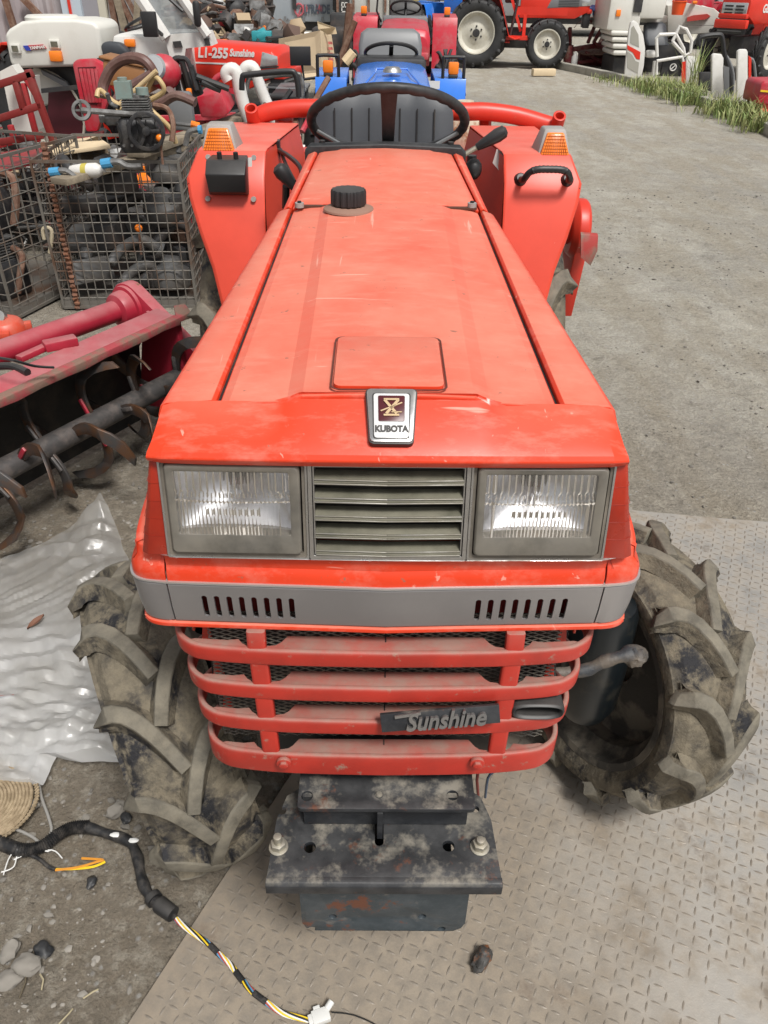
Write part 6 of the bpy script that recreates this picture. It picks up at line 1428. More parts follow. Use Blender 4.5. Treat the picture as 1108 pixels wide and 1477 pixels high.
# ================================================================== LEFT CLUTTER
M['cage'] = mat('rusty_cage_wire', (.16, .148, .13), .6, .3, var=(.12, .07, .045), vs=(5, .50, .66), bumps=((80, .3, .002),))
M['cage_rust'] = mat('rusty_cage_post', (.20, .085, .045), .85, var=(.13, .07, .05), vs=(25, .4, .65), bumps=((50, .6, .005),))
def cage(label, c, w, d, h, rz, nx, nz, sides='fblr', post=None):
    t_ = thing('mesh_cage', label, 'mesh cage', c, rz, world=False)
    def panel_(a, b, name):
        mb = MB(); a, b = V(a), V(b); n = (b-a).length; k = max(3, int(n/w*nx+.5)); dirv = (b-a)/k; yn = V((0, .003, 0)) if abs(b.x-a.x) > abs(b.y-a.y) else V((.003, 0, 0))
        for i in range(1, k):
            p = a+dirv*i; mb.tube([p+V((.004*math.sin(i*3), 0, 0)), p+V((0, 0, h*.5))+yn*math.sin(i*1.7), p+V((.003*math.sin(i*5), 0, h))], .0033, 5)
        for j in range(1, nz): mb.tube([a+yn+V((0, 0, j*h/nz)), (a+b)/2+yn*1.5+V((0, 0, j*h/nz+.004*math.sin(j*2.3))), b+yn+V((0, 0, j*h/nz))], .0033, 5)
        build(mb, name, M['cage'], t_)
    q = [(-w/2, -d/2, 0), (w/2, -d/2, 0), (w/2, d/2, 0), (-w/2, d/2, 0)]
    for a, b, s in ((0, 1, 'f'), (1, 2, 'r'), (2, 3, 'b'), (3, 0, 'l')):
        if s in sides: panel_(q[a], q[b], 'wire_panel')
    for z in (0.0, h):
        mb = MB()
        for i in range(4): mb.bar(V(q[i])+V((0, 0, z)), V(q[(i+1) % 4])+V((0, 0, z)), .011, .014)
        build(mb, 'rail_frame', M['cage'], t_)
    for i in range(4):
        mb = MB(); p = V(q[i]); mb.bar(p, p+V((0, 0, h)), .02 if post == i else .012, .02 if post == i else .012)
        if post == i:
            for k in range(int(h/.022)): mb.tube([(p.x+.014*math.cos(a), p.y+.014*math.sin(a), k*.022+.01) for a in [j*.9 for j in range(7)]], .006, 5, ring=True)
        build(mb, 'corner_post', M['cage_rust'] if post == i else M['cage'], t_)
    mb = MB(); mb.box((0, 0, .02), (w*.99, d*.99, .03)); build(mb, 'base_tray', M['rust'] if False else M['cage'], t_)
    return t_
yC = 4.02
a, b = P(101, 445, z=0), P(291, 440, z=0)
W2 = .75; cg2 = cage('rusty wire mesh cage full of grey parts, right beside the red tractor wheel', (P(190, 445, z=0).x-.03, 4.38, 0), .70, .74, .72, R(3), 15, 15, post=None)
c1 = P(56, 440, z=0); cg1 = cage('wire mesh cage holding a black engine, at the left edge of the picture', (P(37, 462, z=0).x-.32, P(37, 462, z=0).y+.50, 0), .78, .78, .74, R(-17), 12, 12, post=None)
# rusty post between the cages
a, b = P(60, 262, y=4.0), P(122, 440, y=3.98)
a, b = P(58, 258, y=4.0), P(116, 442, y=3.98); a, b = V((b.x-.02, 4.0, 0)), V((b.x-.02, 4.02, .80))
mb = MB(); mb.bar(a, b, .022, .022)
for k in range(34): mb.blob(a.lerp(b, k/34)+V((.004*math.sin(k*2), -.01, 0)), (.017, .014, .010), k, 1, .4)
solo(mb, 'rusty_post', 'crusty rusted post standing between the two mesh cages', 'post', M['cage_rust'])
# ---- engines
M['alu'] = mat('dirty_aluminium', (.26, .26, .255), .5, .6, var=(.12, .115, .11), vs=(16, .4, .65), bumps=((60, .3, .003),))
M['eng_green'] = mat('grey_green_enamel', (.19, .26, .24), .45, dust=(.20, .19, .16), dk=(14, .42, .7), da=.6, bumps=((60, .2, .003),))
M['eng_black'] = mat('engine_black', (.02, .02, .022), .5, var=(.06, .055, .05), vs=(16, .45, .7), bumps=((50, .3, .003),))
def small_engine(label, loc, rz, sc, main, sec, pulley=True, tilt=0):
    t_ = thing('engine', label, 'engine', loc, rz, world=False, scale=sc); t_.rotation_euler.y = tilt
    mb = MB(); mb.loft([rrect(-.13, .13, -.11, .11, .03) and [(x, y, z) for x, y in rrect(-.13*k, .13*k, -.11*k, .11*k, .03)] for z, k in ((0, .9), (.03, 1), (.16, 1), (.20, .85))]); build(mb, 'crankcase', main, t_, bevel=.006)
    mb = MB()
    for i in range(9): mb.box((0, .02, .20+i*.014), (.19-.003*i, .17, .006))
    mb.cyl((0, .02, .18), (0, .02, .33), .06, 16); build(mb, 'cylinder_fins', sec, t_)
    mb = MB(); mb.box((-.06, -.02, .36), (.10, .09, .10)); mb.cyl((-.06, -.02, .40), (-.06, -.02, .43), .03, 12); mb.cyl((.05, 0, .33), (.05, 0, .37), .04, 12); build(mb, 'fuel_tank', main, t_)
    mb = MB(); mb.cyl((-.20, -.02, .20), (-.10, -.02, .20), .045, 16); mb.cyl((-.24, -.02, .20), (-.20, -.02, .20), .03, 12); mb.tube(smooth_path([(-.12, .05, .25), (-.17, .08, .27), (-.18, .06, .33)], 4), .014, 8); build(mb, 'carburettor', sec, t_)
    if pulley:
        mb = MB(); mz = Matrix.Translation((.06, -.16, .14)) @ Matrix.Rotation(PI/2, 4, 'X')
        mb.lathe([(.095, -.02), (.115, -.02), (.118, -.012), (.10, 0), (.118, .012), (.115, .02), (.095, .02)], 32, mz)
        for k in range(3): a_ = k*2*PI/3; mb.M = mz @ Matrix.Rotation(a_, 4, 'Z'); mb.box((.055, 0, 0), (.10, .02, .012)); mb.M = None
        mb.lathe([(0, -.03), (.025, -.03), (.025, .02), (0, .02)], 16, mz); mb.lathe([(.095, -.018), (.095, .018)], 32, mz); build(mb, 'pulley', M['eng_black'], t_, bevel=.002)
    mb = MB(); mb.tube(smooth_path([(.10, .06, .26), (.19, .04, .24), (.22, -.02, .16), (.20, -.05, .06)], 4), .018, 8); build(mb, 'exhaust_pipe', M['rust'], t_)
    mb = MB()
    for k in range(5): mb.tube(smooth_path([(-.12+.05*k, -.11, .06+.03*(k % 2)), (-.10+.05*k, -.135, .12), (-.12+.06*k, -.12, .20)], 3), .004, 5)
    build(mb, 'hoses', M['eng_black'], t_)
    for k in range(5): mb = MB(); mb.cyl((-.10+.05*k, -.112, .05), (-.10+.05*k, -.122, .05), .010, 8); build(mb, 'cover_bolt', sec, t_)
    return t_
def at_(px, py, y): return P(px, py, y=y)
q = at_(206, 190, 3.92); se = small_engine('grey-green small engine with a black belt pulley on top of the mesh cage', q+V((-.045, .12, -.10)), R(8), .72, M['eng_green'], M['alu'])
[ch for ch in se.children if ch.name.startswith('crankcase')][0].data.materials[0] = M['eng_black']
mb = MB(); a, b = at_(118, 159, 3.95), at_(205, 166, 3.98); mb.cyl(a, b, .013, 10); mb.lathe([(.03, -.008), (.044, -.008), (.046, 0), (.044, .008), (.03, .008)], 20, Matrix.Translation(a) @ Matrix.Rotation(R(70), 4, 'X'))
for k in range(4): mb.bar(a, a+V((.040*math.cos(k*PI/2), 0, .040*math.sin(k*PI/2))), .008)
o = solo(mb, 'crank_rod', 'bright steel rod with a spoked wheel end lying on the grey-green engine', 'rod', M['alu'])
small_engine('black engine with chrome cover inside the left mesh cage', (P(37, 462, z=0).x-.30, P(37, 462, z=0).y+.42, .32), R(-10), 1.15, M['eng_black'], M['alu'], False)
small_engine('black and silver engine low in the left mesh cage, half buried by hoses', (P(37, 462, z=0).x-.22, P(37, 462, z=0).y+.30, .03), R(-30), .95, M['eng_black'], M['alu'], True)
small_engine('engine with pale tank top standing behind the left mesh cage', (-2.75, 5.0, .45), R(10), 1.2, M['t_white'], M['eng_black'], False)
# hose with white and red end in the left cage
mb = MB(); mb.tube(smooth_path([at_(64, 345, 4.0), at_(62, 332, 4.0), at_(68, 328, 4.0), at_(75, 335, 4.0), at_(72, 365, 4.0)], 4), .010, 8); solo(mb, 'hose', 'short cream hose arched inside the left cage', 'hose', mat('cream_rubber', (.42, .36, .25), .6))
# grey scrap in cage 2: distinct pieces
rs = random.Random(5); M['scrapA'] = mat('scrap_grey', (.11, .11, .11), .6, .2, var=(.045, .042, .04), vs=(9, .4, .65), dust=DUST, da=.25); M['scrapB'] = mat('scrap_dark', (.03, .03, .031), .6, var=(.08, .06, .05), vs=(9, .45, .7))
cx2, cy2 = cg2.location.x, cg2.location.y
adj = ['flat grey casting', 'dark square housing', 'round dark drum', 'rust-brown bracket', 'grey gearbox shell', 'black pump body', 'bent grey arm', 'dented grey box', 'dark elbow pipe', 'narrow brown board', 'ribbed grey cover', 'black fan shroud']
for k in range(30):
    lvl = k//8; x = cx2+rs.uniform(-.27, .27); y = cy2+rs.uniform(-.28, .28); z = .05+lvl*.15+rs.uniform(0, .05)
    mb = MB(); kind = k % 5; m = M['scrapA'] if k % 2 else M['scrapB']
    mb.M = Matrix.Translation((x, y, z)) @ Matrix.Rotation(rs.uniform(0, 3), 4, 'Z') @ Matrix.Rotation(rs.uniform(-.4, .4), 4, 'X')
    if kind == 0: mb.box((0, 0, .07), (.20, .14, .12)); mb.cyl((0, 0, .12), (.03, .02, .17), .035, 12); mb.box((.08, 0, .03), (.10, .05, .05))
    elif kind == 1: mb.lathe([(0, 0), (.09, 0), (.10, .02), (.10, .10), (.06, .12), (.05, .16), (0, .16)], 18)
    elif kind == 2: mb.box((0, 0, .05), (.26, .05, .08)); mb.box((.09, .04, .10), (.05, .06, .15)); m = M['rust'] if k % 3 == 0 else m
    elif kind == 3: mb.tube(smooth_path([(-.12, 0, .02), (-.04, .03, .08), (.05, 0, .14), (.12, -.04, .10)], 4), .028, 10); mb.cyl((.12, -.04, .10), (.14, -.05, .09), .045, 10)
    else: mb.loft([rrect(-.11, .11, -.08, .08, .02) and [(xx, yy, z_) for xx, yy in rrect(-.11*s_, .11*s_, -.08*s_, .08*s_, .02)] for z_, s_ in ((0, 1), (.05, 1), (.08, .7), (.12, .65))])
    a1 = ['lowest layer', 'second layer', 'third layer', 'top layer'][lvl]
    where = ('left' if x < cx2-.09 else 'right' if x > cx2+.09 else 'middle')+(' rear' if y > cy2 else ' front')
    solo(mb, 'machine_part', '%s in the wire cage beside the tractor, %s, %s' % (adj[(k*5+lvl) % 12], a1, where), 'machine part', m, group='scrap parts heaped in the wire cage', bevel=.006)
for k, (px, py, yy) in enumerate(((200, 329, 4.05), (231, 199, 3.95))):
    mb = MB(); mb.use(M['amber']).blob(at_(px, py, yy), (.020, .02, .020), 1, 2, 0); mb.use(M['rust']).tube([at_(px, py, yy), at_(px+4, py+38, yy)], .006, 6)
    solo(mb, 'lever_knob', ['orange ball knob on a lever inside the wire cage', 'orange-yellow ball knob on a lever beside the belt pulley'][k], 'lever')
# planks and pipes lying on the cage
def plank(pts, y0, y1, w, t, label, m, name='plank'):
    mb = MB(); a, b = P(*pts[0], y=y0), P(*pts[1], y=y1); mb.bar(a, b, w, t); return solo(mb, name, label, name.replace('_', ' '), m, bevel=.003)
plank(((85, 262), (300, 200)), 3.85, 5.0, .10, .03, 'long weathered plank lying across the top of the wire cage', M['wood'])
plank(((195, 222), (360, 165)), 4.3, 5.6, .10, .035, 'grey weathered plank rising behind the belt pulley towards the white posts', M['wood'])
plank(((70, 216), (150, 205)), 4.6, 4.75, .30, .02, 'broad board of stained chipboard leaning behind the cages', M['ply']); 
mb = MB(); f = [at_(*p, 4.75) for p in ((68, 222), (142, 196), (160, 228), (84, 262))]; mb.loft([f, [p+V((0, .02, 0)) for p in f]]); solo(mb, 'chipboard', 'dirty pale chipboard sheet standing behind the wire cage', 'board', mat('chipboard', (.27, .21, .14), .85, var=(.17, .13, .09), vs=(8, .4, .65)))
for lb, pts, y, r in (('grey handlebar tube with blue grip lying nearest on the cage', ((75, 248), (95, 246), (112, 258)), 3.92, .013), ('grey handlebar tube with blue grip beside the pulley', ((150, 236), (170, 233), (185, 240), (205, 240)), 3.95, .015), ('upright grey handle with blue grip at the plank end', ((268, 210), (272, 192), (283, 187), (290, 187)), 4.3, .014)):
    mb = MB(); pp = [at_(*p, y) for p in pts]; mb.use(M['alu']).tube(smooth_path(pp, 4), r, 8); e = pp[0] if 'upright' not in lb else pp[-1]; d = (pp[1]-pp[0]) if 'upright' not in lb else (pp[-2]-pp[-1])
    mb.use(mat('grip_blue', (.06, .28, .50), .5) if 'grip_blue' not in MATS else MATS['grip_blue']).tube([e-d*.15, e+d*.55], r*1.5, 10); solo(mb, 'handlebar', lb, 'handlebar')
mb = MB(); mb.tube([at_(250, 178, 4.4), at_(286, 182, 4.4)], .010, 8); mb.use(M['alu']); mb.mats = [M['alu'], M['amber']]; mb.use(M['amber']).tube([at_(276, 179, 4.39), at_(288, 182, 4.39)], .017, 8); solo(mb, 'yellow_lever', 'steel lever with a yellow grip behind the pulley', 'lever')
mb = MB(); mb.M = Matrix.Translation(at_(125, 246, 4.0)) @ Matrix.Rotation(R(75), 4, 'Z') @ Matrix.Rotation(R(85), 4, 'X') @ Matrix.Scale(.72, 4); mb.use(M['w_paint']).lathe([(0, -.11), (.040, -.11), (.046, -.09), (.046, .08), (.03, .11), (.015, .12), (.015, .14), (0, .14)], 18); mb.use(mat('bottle_label', (.5, .42, .08), .6)).lathe([(.047, -.02), (.047, .02)], 18); solo(mb, 'bottle', 'white plastic bottle with a yellow label lying on the cage', 'bottle')
# hoses
for lb, m, pts, y, r in (
 ('thick brown hose looped highest over the engine', (.12, .06, .05), ((148, 140), (150, 120), (163, 96), (185, 84), (207, 87), (220, 102), (222, 118)), 4.4, .026),
 ('brown hose crossing under the big loop', (.13, .065, .06), ((165, 148), (180, 130), (200, 118), (220, 106)), 4.35, .022),
 ('brown hose running right towards the crimson cover', (.14, .075, .065), ((185, 165), (210, 158), (235, 148), (255, 138), (282, 148)), 4.3, .022),
 ('lower brown hose beside the yellow one', (.12, .06, .055), ((190, 150), (215, 152), (240, 140), (246, 130)), 4.38, .022),
 ('yellow hose coiled round the brown ones', (.50, .36, .17), ((140, 140), (145, 130), (170, 150), (205, 148), (235, 133), (232, 118), (222, 112), (210, 130), (185, 150), (170, 158), (205, 152), (228, 168), (245, 185), (254, 206)), 4.25, .012),
 ('thin yellow hose rising steeply across the coil', (.52, .38, .2), ((168, 155), (195, 130), (226, 102)), 4.2, .011)):
    mb = MB(); mb.tube(smooth_path([at_(*p, y+.03*math.sin(i)) for i, p in enumerate(pts)], 5), r, 10); solo(mb, 'hose', lb, 'hose', mat('hose_'+lb[:12].replace(' ', '_')+str(len(lb)), m, .5, dust=DUST, da=.3), group='hoses coiled above the engine')
mb = MB(); a = at_(190, 108, 5.0); mb.box(a, (.26, .2, .12), (0, R(10), 0)); mb.box(a+V((0, 0, .07)), (.28, .22, .015), (0, R(10), 0)); solo(mb, 'tool_case', 'brown tin case behind the coiled hoses', 'case', mat('case_brown', (.28, .13, .05), .5), bevel=.012)
# crimson louvred cover
mb = MB(); yy = 5.6; f = [(104, 92), (110, 86), (136, 85), (152, 94), (158, 140), (140, 190), (124, 190)]
pf = [at_(*p, yy) for p in f]; lc = thing('louvred_cover', 'crimson machine side cover with upright louvres in front of the white tank', 'machine cover', (pf[0].x+.1, yy, 0))
mb.loft([pf, [p+V((0, .06, 0)) for p in pf]]); build(mb, 'cover_shell', M['t_crimson'], lc, bevel=.012)
mb = MB(); g_ = [at_(*p, yy-.004) for p in ((112, 97), (138, 96), (146, 140), (140, 152), (123, 150))]; mb.loft([g_, [p+V((0, .01, 0)) for p in g_]]); lo = build(mb, 'louvre_field', mat('deep_crimson', (.10, .008, .014), .5), lc)
for k in range(5):
    mb = MB(); mb.bar(at_(116+k*5.6, 99, yy-.012), at_(126+k*4.6, 148, yy-.012), .012, .02); build(mb, 'louvre', M['t_crimson'], lo, bevel=.002)
# red steel frames at the left
for lb, segs, y, w in (('dark red welded steel frame with two rungs at the left edge', (((-20, 128), (48, 106)), ((-20, 177), (62, 151)), ((40, 100), (78, 206)), ((22, 115), (35, 160)), ((0, 205), (62, 195))), 4.7, .036),
                       ('bright red steel frame standing behind the welded frame', (((33, 120), (55, 205)), ((-10, 212), (50, 196)), ((15, 180), (22, 205)), ((60, 150), (36, 110))), 5.0, .032)):
    mb = MB()
    for a, b in segs: mb.bar(at_(*a, y), at_(*b, y), w, w)
    solo(mb, 'welded_rack', lb, 'steel frame', mat('frame_red_'+str(y), (.20, .018, .016) if y < 4.8 else (.34, .018, .022), .5, var=(.20, .05, .04), vs=(9, .5, .75)), bevel=.006)
# red cart bed
mb = MB(); cb_ = [at_(*p, y) for p, y in (((-20, 252), 4.9), ((140, 205), 5.0), ((150, 188), 5.9), ((-20, 225), 5.9))]
mb.loft([cb_, [p+V((0, 0, -.02)) for p in cb_]]); cbt = solo(mb, 'cart_bed', 'dark red sheet steel cart bed behind the cages at the left', 'cart bed', mat('bed_red', (.30, .018, .02), .5, var=(.18, .03, .03), vs=(4, .4, .65)))
cr = thing('trailer_body', 'crimson sheet trailer behind the belt pulley, stretching to the white posts', 'trailer', at_(300, 260, 5.8)*V((1, 1, 0)))
mb = MB(); A, B = at_(228, 170, 5.6), at_(372, 172, 5.9); mb.loft([[(A.x, A.y, A.z-.50), (A.x, A.y, A.z), (A.x, A.y+.03, A.z), (A.x, A.y+.03, A.z-.50)], [(B.x, B.y, A.z-.50), (B.x, B.y, A.z-.02), (B.x, B.y+.03, A.z-.02), (B.x, B.y+.03, A.z-.50)]]); build(mb, 'side_panel', M['t_crimson'], cr)
for k in (0, .25, .5, .75, 1): mb = MB(); p = A.lerp(B, k); mb.box((p.x, p.y-.02, A.z-.25), (.035, .03, .52)); build(mb, 'panel_rib', M['t_crimson'], cr)
mb = MB(); mb.bar((A.x, A.y-.02, A.z), (B.x, B.y-.02, A.z-.02), .05, .03); build(mb, 'top_rail', M['t_crimson'], cr)
mb = MB(); p = at_(352, 178, 5.5); mb.box(p, (.07, .003, .09), (0, .2, 0)); solo(mb, 'paper_tag', 'small yellow-green paper tag stuck on the crimson trailer', 'tag', mat('tag_green', (.45, .52, .08), .6))
# crimson engine cover and lever cluster
cl = thing('walking_tiller', 'crimson walk-behind tiller with black levers behind the hoses', 'tiller', at_(310, 200, 5.2)*V((1, 1, 0)))
mb = MB(); f = [at_(*p, 5.2) for p in ((283, 140), (316, 132), (332, 162), (322, 170), (290, 170))]; mb.loft([f, [p+V((0, .25, .02)) for p in f]]); build(mb, 'engine_cover', M['t_crimson'], cl, bevel=.012)
mb = MB()
for k, (a, b) in enumerate((((250, 92), (262, 150)), ((262, 88), (278, 140)), ((275, 95), (290, 135)), ((248, 92), (264, 86)), ((283, 110), (330, 128)), ((290, 118), (318, 130)))): mb.tube([at_(*a, 5.0), at_(*b, 5.05)], .017, 8)
mb.tube(smooth_path([at_(*p, 5.0) for p in ((250, 95), (252, 85), (262, 84), (272, 90), (284, 130))], 3), .014, 8); build(mb, 'lever_cluster', M['t_dark'], cl)
mb = MB(); mb.tube([at_(268, 105, 5.1), at_(280, 140, 5.1)], [.04, .05], 12); build(mb, 'rubber_boot', M['black'], cl)
mb = MB(); mb.box(at_(273, 133, 4.98), (.03, .03, .04)); build(mb, 'amber_reflector', M['amber'], cl, bevel=.006)
mb = MB(); p = at_(236, 104, 5.0); mb.blob(p, (.10, .085, .09), 2, 3, .05); hl_ = build(mb, 'lamp_housing', M['t_crimson'], cl)
mb = MB(); mb.lathe([(0, .025), (.055, .02), (.065, 0), (0, 0)], 24, Matrix.Translation(p+V((-.03, -.075, .03))) @ Matrix.Rotation(R(75), 4, 'X')); build(mb, 'round_lamp', M['lamp_clear'], hl_)
mb = MB(); mb.box(at_(262, 160, 4.9), (.14, .06, .2)); build(mb, 'grey_box', M['t_grey'], cl, bevel=.02)
# white bent posts and hoops in front of the orange tractor
for lb, pts, y, r, m in (('left white bent post, thick and rounded at its head', ((331, 116), (327, 107), (332, 101), (341, 106), (351, 150), (372, 205)), 5.4, .040, 'w_paint'), ('right white bent post, leaning the same way', ((353, 112), (352, 102), (359, 96), (368, 102), (381, 140), (412, 205)), 5.5, .036, 'w_paint'),
    ('black hoop bar in front of the orange tractor grille', ((349, 130), (350, 112), (358, 108), (415, 103), (426, 108), (430, 125), (431, 140)), 5.2, .017, 'black'), ('grey hoop bar just behind the black one', ((356, 134), (358, 117), (366, 112), (425, 107), (434, 112), (437, 130), (434, 152)), 5.5, .014, 'alu'),
    ('crimson tube bent behind the white posts', ((306, 132), (310, 116), (322, 108), (338, 112)), 5.6, .02, 't_crimson')):
    mb = MB(); mb.tube(smooth_path([at_(*p, y) for p in pts], 5), r, 12); solo(mb, 'bent_post' if 'post' in lb.split()[:4] else 'hoop_bar', lb, 'post' if 'white' in lb.split()[1:2] else 'bar', M[m])
for k, (a, b, m, lb) in enumerate((((372, 190), (384, 150), 'rust', 'thin rusty stake beside the white posts'), ((452, 150), (474, 112), 'rust', 'brown stake leaning below the black mirror'), ((436, 190), (452, 160), 't_crimson', 'crimson stake standing behind the red tractor fender'), ((378, 195), (420, 130), 'black', 'black bar leaning behind the fender'))):
    mb = MB(); mb.tube([at_(*a, 5.0+.2*k), at_(*b, 5.1+.2*k)], .018, 8); solo(mb, 'stake', lb, 'stake', M[m])
mb = MB()
mb.tube(smooth_path([at_(*p, 3.4) for p in ((428, 205), (418, 198), (423, 190), (432, 196), (426, 208), (440, 212))], 4), .008, 6); solo(mb, 'wire_loop', 'white looped cable between fender and seat', 'cable', M['w_paint'])
# crates and boxes behind the hoops
for k, (x0, y0, x1, y1, dy, m, lb, nm) in enumerate(((392, 138, 430, 165, 6.1, 't_dark', 'dark plastic crate behind the black hoop', 'crate'), (400, 128, 440, 150, 6.5, 't_grey', 'grey tool crate above the dark one', 'crate'), (386, 165, 432, 200, 6.0, 'rust', 'rust-brown crate low behind the fender', 'crate'), (300, 172, 360, 230, 6.4, 't_dark', 'black engine block under the crimson trailer', 'engine_block'))):
    mb = MB(); a, b = at_(x0, y0, dy), at_(x1, y1, dy); c = (a+b)/2; w_, h_ = abs(a.x-b.x), abs(a.z-b.z)
    mb.box(c+V((0, .2, 0)), (w_, .35, h_)); mb.box(c+V((0, .2, h_/2-.01)), (w_+.03, .38, .025)); mb.box(c+V((0, .02, -h_*.2)), (w_*.9, .02, .02)); mb.box(c+V((0, .02, h_*.15)), (w_*.9, .02, .02)); solo(mb, nm, lb, nm.replace('_', ' '), M[m], bevel=.008)
# pale board box
bxy = 8.6; pb_ = thing('board_box', 'large box of pale board with faded red print, standing behind the orange tractor', 'box', at_(440, 150, bxy)*V((1, 1, 0)))
def quad(pts, y, name, m, par, th=.02): mb = MB(); f = [at_(p[0], p[1], p[2] if len(p) > 2 else y) for p in pts]; mb.loft([f, [p+V((.0, th, 0)) for p in f]]); return build(mb, name, m, par)
quad(((402, 56, 8.9), (462, 44, 8.5), (465, 108, 8.3), (404, 113, 8.9)), bxy, 'side_board', M['ply'], pb_)
fr_ = quad(((462, 44, 8.5), (478, 50, 9.4), (485, 96, 9.4), (465, 108, 8.3)), bxy, 'end_board', M['ply'], pb_)
for k in range(4): quad(((473+k*.5, 60+k*8, 8.82), (479+k*.5, 60+k*8, 9.02), (480+k*.5, 64+k*8, 9.02), (474+k*.5, 64+k*8, 8.82)), bxy, 'red_print', mat('print_%d' % k, (.50, .12, .10), .7), fr_, .004)
quad(((458, 31, 8.6), (484, 40, 8.9), (486, 49, 8.9), (472, 50, 8.9), (459, 42, 8.6)), bxy, 'top_flap', M['ply'], pb_)
quad(((404, 110, 8.5), (470, 104, 8.1), (450, 116, 7.9), (408, 118, 8.3)), bxy, 'bottom_board', M['ply'], pb_)
# ---- white tank machine
ty = 6.7; wt = thing('sprayer_machine', 'machine with a big white plastic tank, maker badge and square vents, at the left', 'machine', at_(75, 200, ty)*V((1, 1, 0)))
mb = MB()
outl = [(8, 62), (6, 50), (12, 42), (30, 31), (60, 28), (110, 28), (135, 32), (143, 40), (147, 70), (149, 92), (118, 96), (20, 99), (14, 92)]
secs = []
for dy, k in ((0, .97), (.03, 1), (.50, 1), (.56, .95)):
    c = at_(78, 62, ty); secs.append([c+(at_(*p, ty)-c)*k+V((0, dy, 0)) for p in outl])
mb.loft(secs); tk = build(mb, 'tank', M['t_white'], wt, bevel=.03, seg=3, angle=50)
mb = MB(); c = at_(76, 27, ty+.28); mb.lathe([(0, .03), (.18, .025), (.20, .01), (.20, -.03), (0, -.03)], 28, Matrix.Translation(c)); build(mb, 'tank_lid', M['t_white'], tk)
mb = MB(); f = [at_(*p, ty-.008) for p in ((33, 66), (62, 64), (67, 70), (38, 73))]; mb.loft([f, [p+V((0, .01, 0)) for p in f]]); bd_ = build(mb, 'maker_badge', mat('badge_red', (.42, .015, .03), .4), tk)
mb = MB(); f = [at_(*p, ty-.011) for p in ((33, 66), (40, 65.5), (45, 73), (38, 73))]; mb.loft([f, [p+V((0, .01, 0)) for p in f]]); build(mb, 'badge_blue', mat('badge_blue_c', (.03, .05, .35), .4), bd_)
a, b = at_(44, 69.4, ty-.013), at_(63, 67.6, ty-.013); letters('YANMAR', .027, (a+b)/2, b-a, (0, 0, 1), 'maker_lettering', M['w_paint'], bd_, ext=.001, shear=.15, bold=.0012, sx=1.05)
for x0, y0, x1, y1 in ((14, 63, 31, 77), (70, 57, 88, 70)):
    mb = MB(); a, b = at_(x0, y0, ty-.012), at_(x1, y1, ty-.012); mb.box((a+b)/2, (abs(a.x-b.x), .02, abs(a.z-b.z))); v_ = build(mb, 'vent_frame', M['t_white'], tk, bevel=.004)
    mb = MB(); mb.box((a+b)/2+V((0, -.01, 0)), (abs(a.x-b.x)*.62, .01, abs(a.z-b.z)*.62)); build(mb, 'vent_opening', M['slat'], v_)
mb = MB(); mb.box(at_(81, 81, ty-.02), (.09, .05, .07)); build(mb, 'amber_lamp', M['amber'], tk, bevel=.01)
quad(((48, 98), (118, 97), (112, 150), (60, 150)), ty+.2, 'hopper', M['t_grey'] if False else M['t_white'], wt, .2)
quad(((58, 100), (62, 108), (102, 130), (95, 118)), ty+.1, 'chute', M['t_grey'], wt, .05)
quad(((70, 128), (120, 128), (124, 195), (68, 195)), ty+.15, 'body', mat('dark_maroon', (.06, .006, .012), .5), wt, .4)
mb = MB(); mb.bar(at_(60, 131, ty), at_(118, 125, ty), .03); build(mb, 'black_rail', M['t_dark'], wt)
quad(((5, 118), (42, 112), (50, 190), (20, 192)), ty-.6, 'side_cover', M['t_white'], wt, .2)
quad(((0, 103), (17, 94), (26, 106), (22, 116), (0, 118)), ty-.8, 'white_head', M['t_white'], wt, .12)
# seat and white body behind
s2 = thing('riding_machine', 'machine with dark grey seat and cream body behind the tool case', 'machine', at_(180, 150, 6.9)*V((1, 1, 0)))
mb = MB(); f = [at_(*p, 6.6) for p in ((144, 66), (150, 60), (172, 62), (184, 72), (186, 82), (148, 82))]; mb.loft([f, [p+V((0, .10, 0)) for p in f]]); build(mb, 'seat_back', M['seat'], s2, bevel=.02)
quad(((140, 84), (180, 80), (184, 88), (142, 92)), 6.5, 'seat_rail', M['t_dark'], s2, .3)
quad(((182, 70), (246, 66), (262, 104), (256, 112), (214, 86), (184, 80)), 6.8, 'cream_body', mat('cream_paint', (.55, .52, .42), .5), s2, .3)
mb = MB(); mb.box(at_(188, 62, 6.7), (.08, .06, .05)); build(mb, 'amber_lamp', M['amber'], s2, bevel=.01)
# ---- white cab
cy_ = 6.6; cbn = thing('cab_vehicle', 'white cab vehicle with big sloping windscreen and black mirror, behind the cream body', 'vehicle', at_(260, 170, cy_)*V((1, 1, 0)))
def seg(pts, r, m, nm, y=cy_): mb = MB(); mb.tube([at_(*p, y) for p in pts], r, 8); return build(mb, nm, m, cbn)
quad(((208, -12), (262, -12), (294, 50), (286, 50), (262, 52), (243, 50)), cy_+.02, 'windscreen', M['winglass'], cbn, .012)
seg(((196, -12), (240, 55)), .042, M['w_paint'], 'left_pillar'); seg(((256, -12), (300, 52)), .036, M['w_paint'], 'right_pillar')
quad(((236, 50), (298, 46), (306, 66), (268, 70), (264, 100), (250, 100)), cy_, 'front_panel', M['w_paint'], cbn, .25)
quad(((249, 60), (260, 59), (263, 68), (252, 69)), cy_-.02, 'lamp', M['t_dark'], cbn, .03); quad(((294, 56), (301, 55), (303, 65), (296, 65)), cy_-.02, 'lamp', M['t_dark'], cbn, .03)
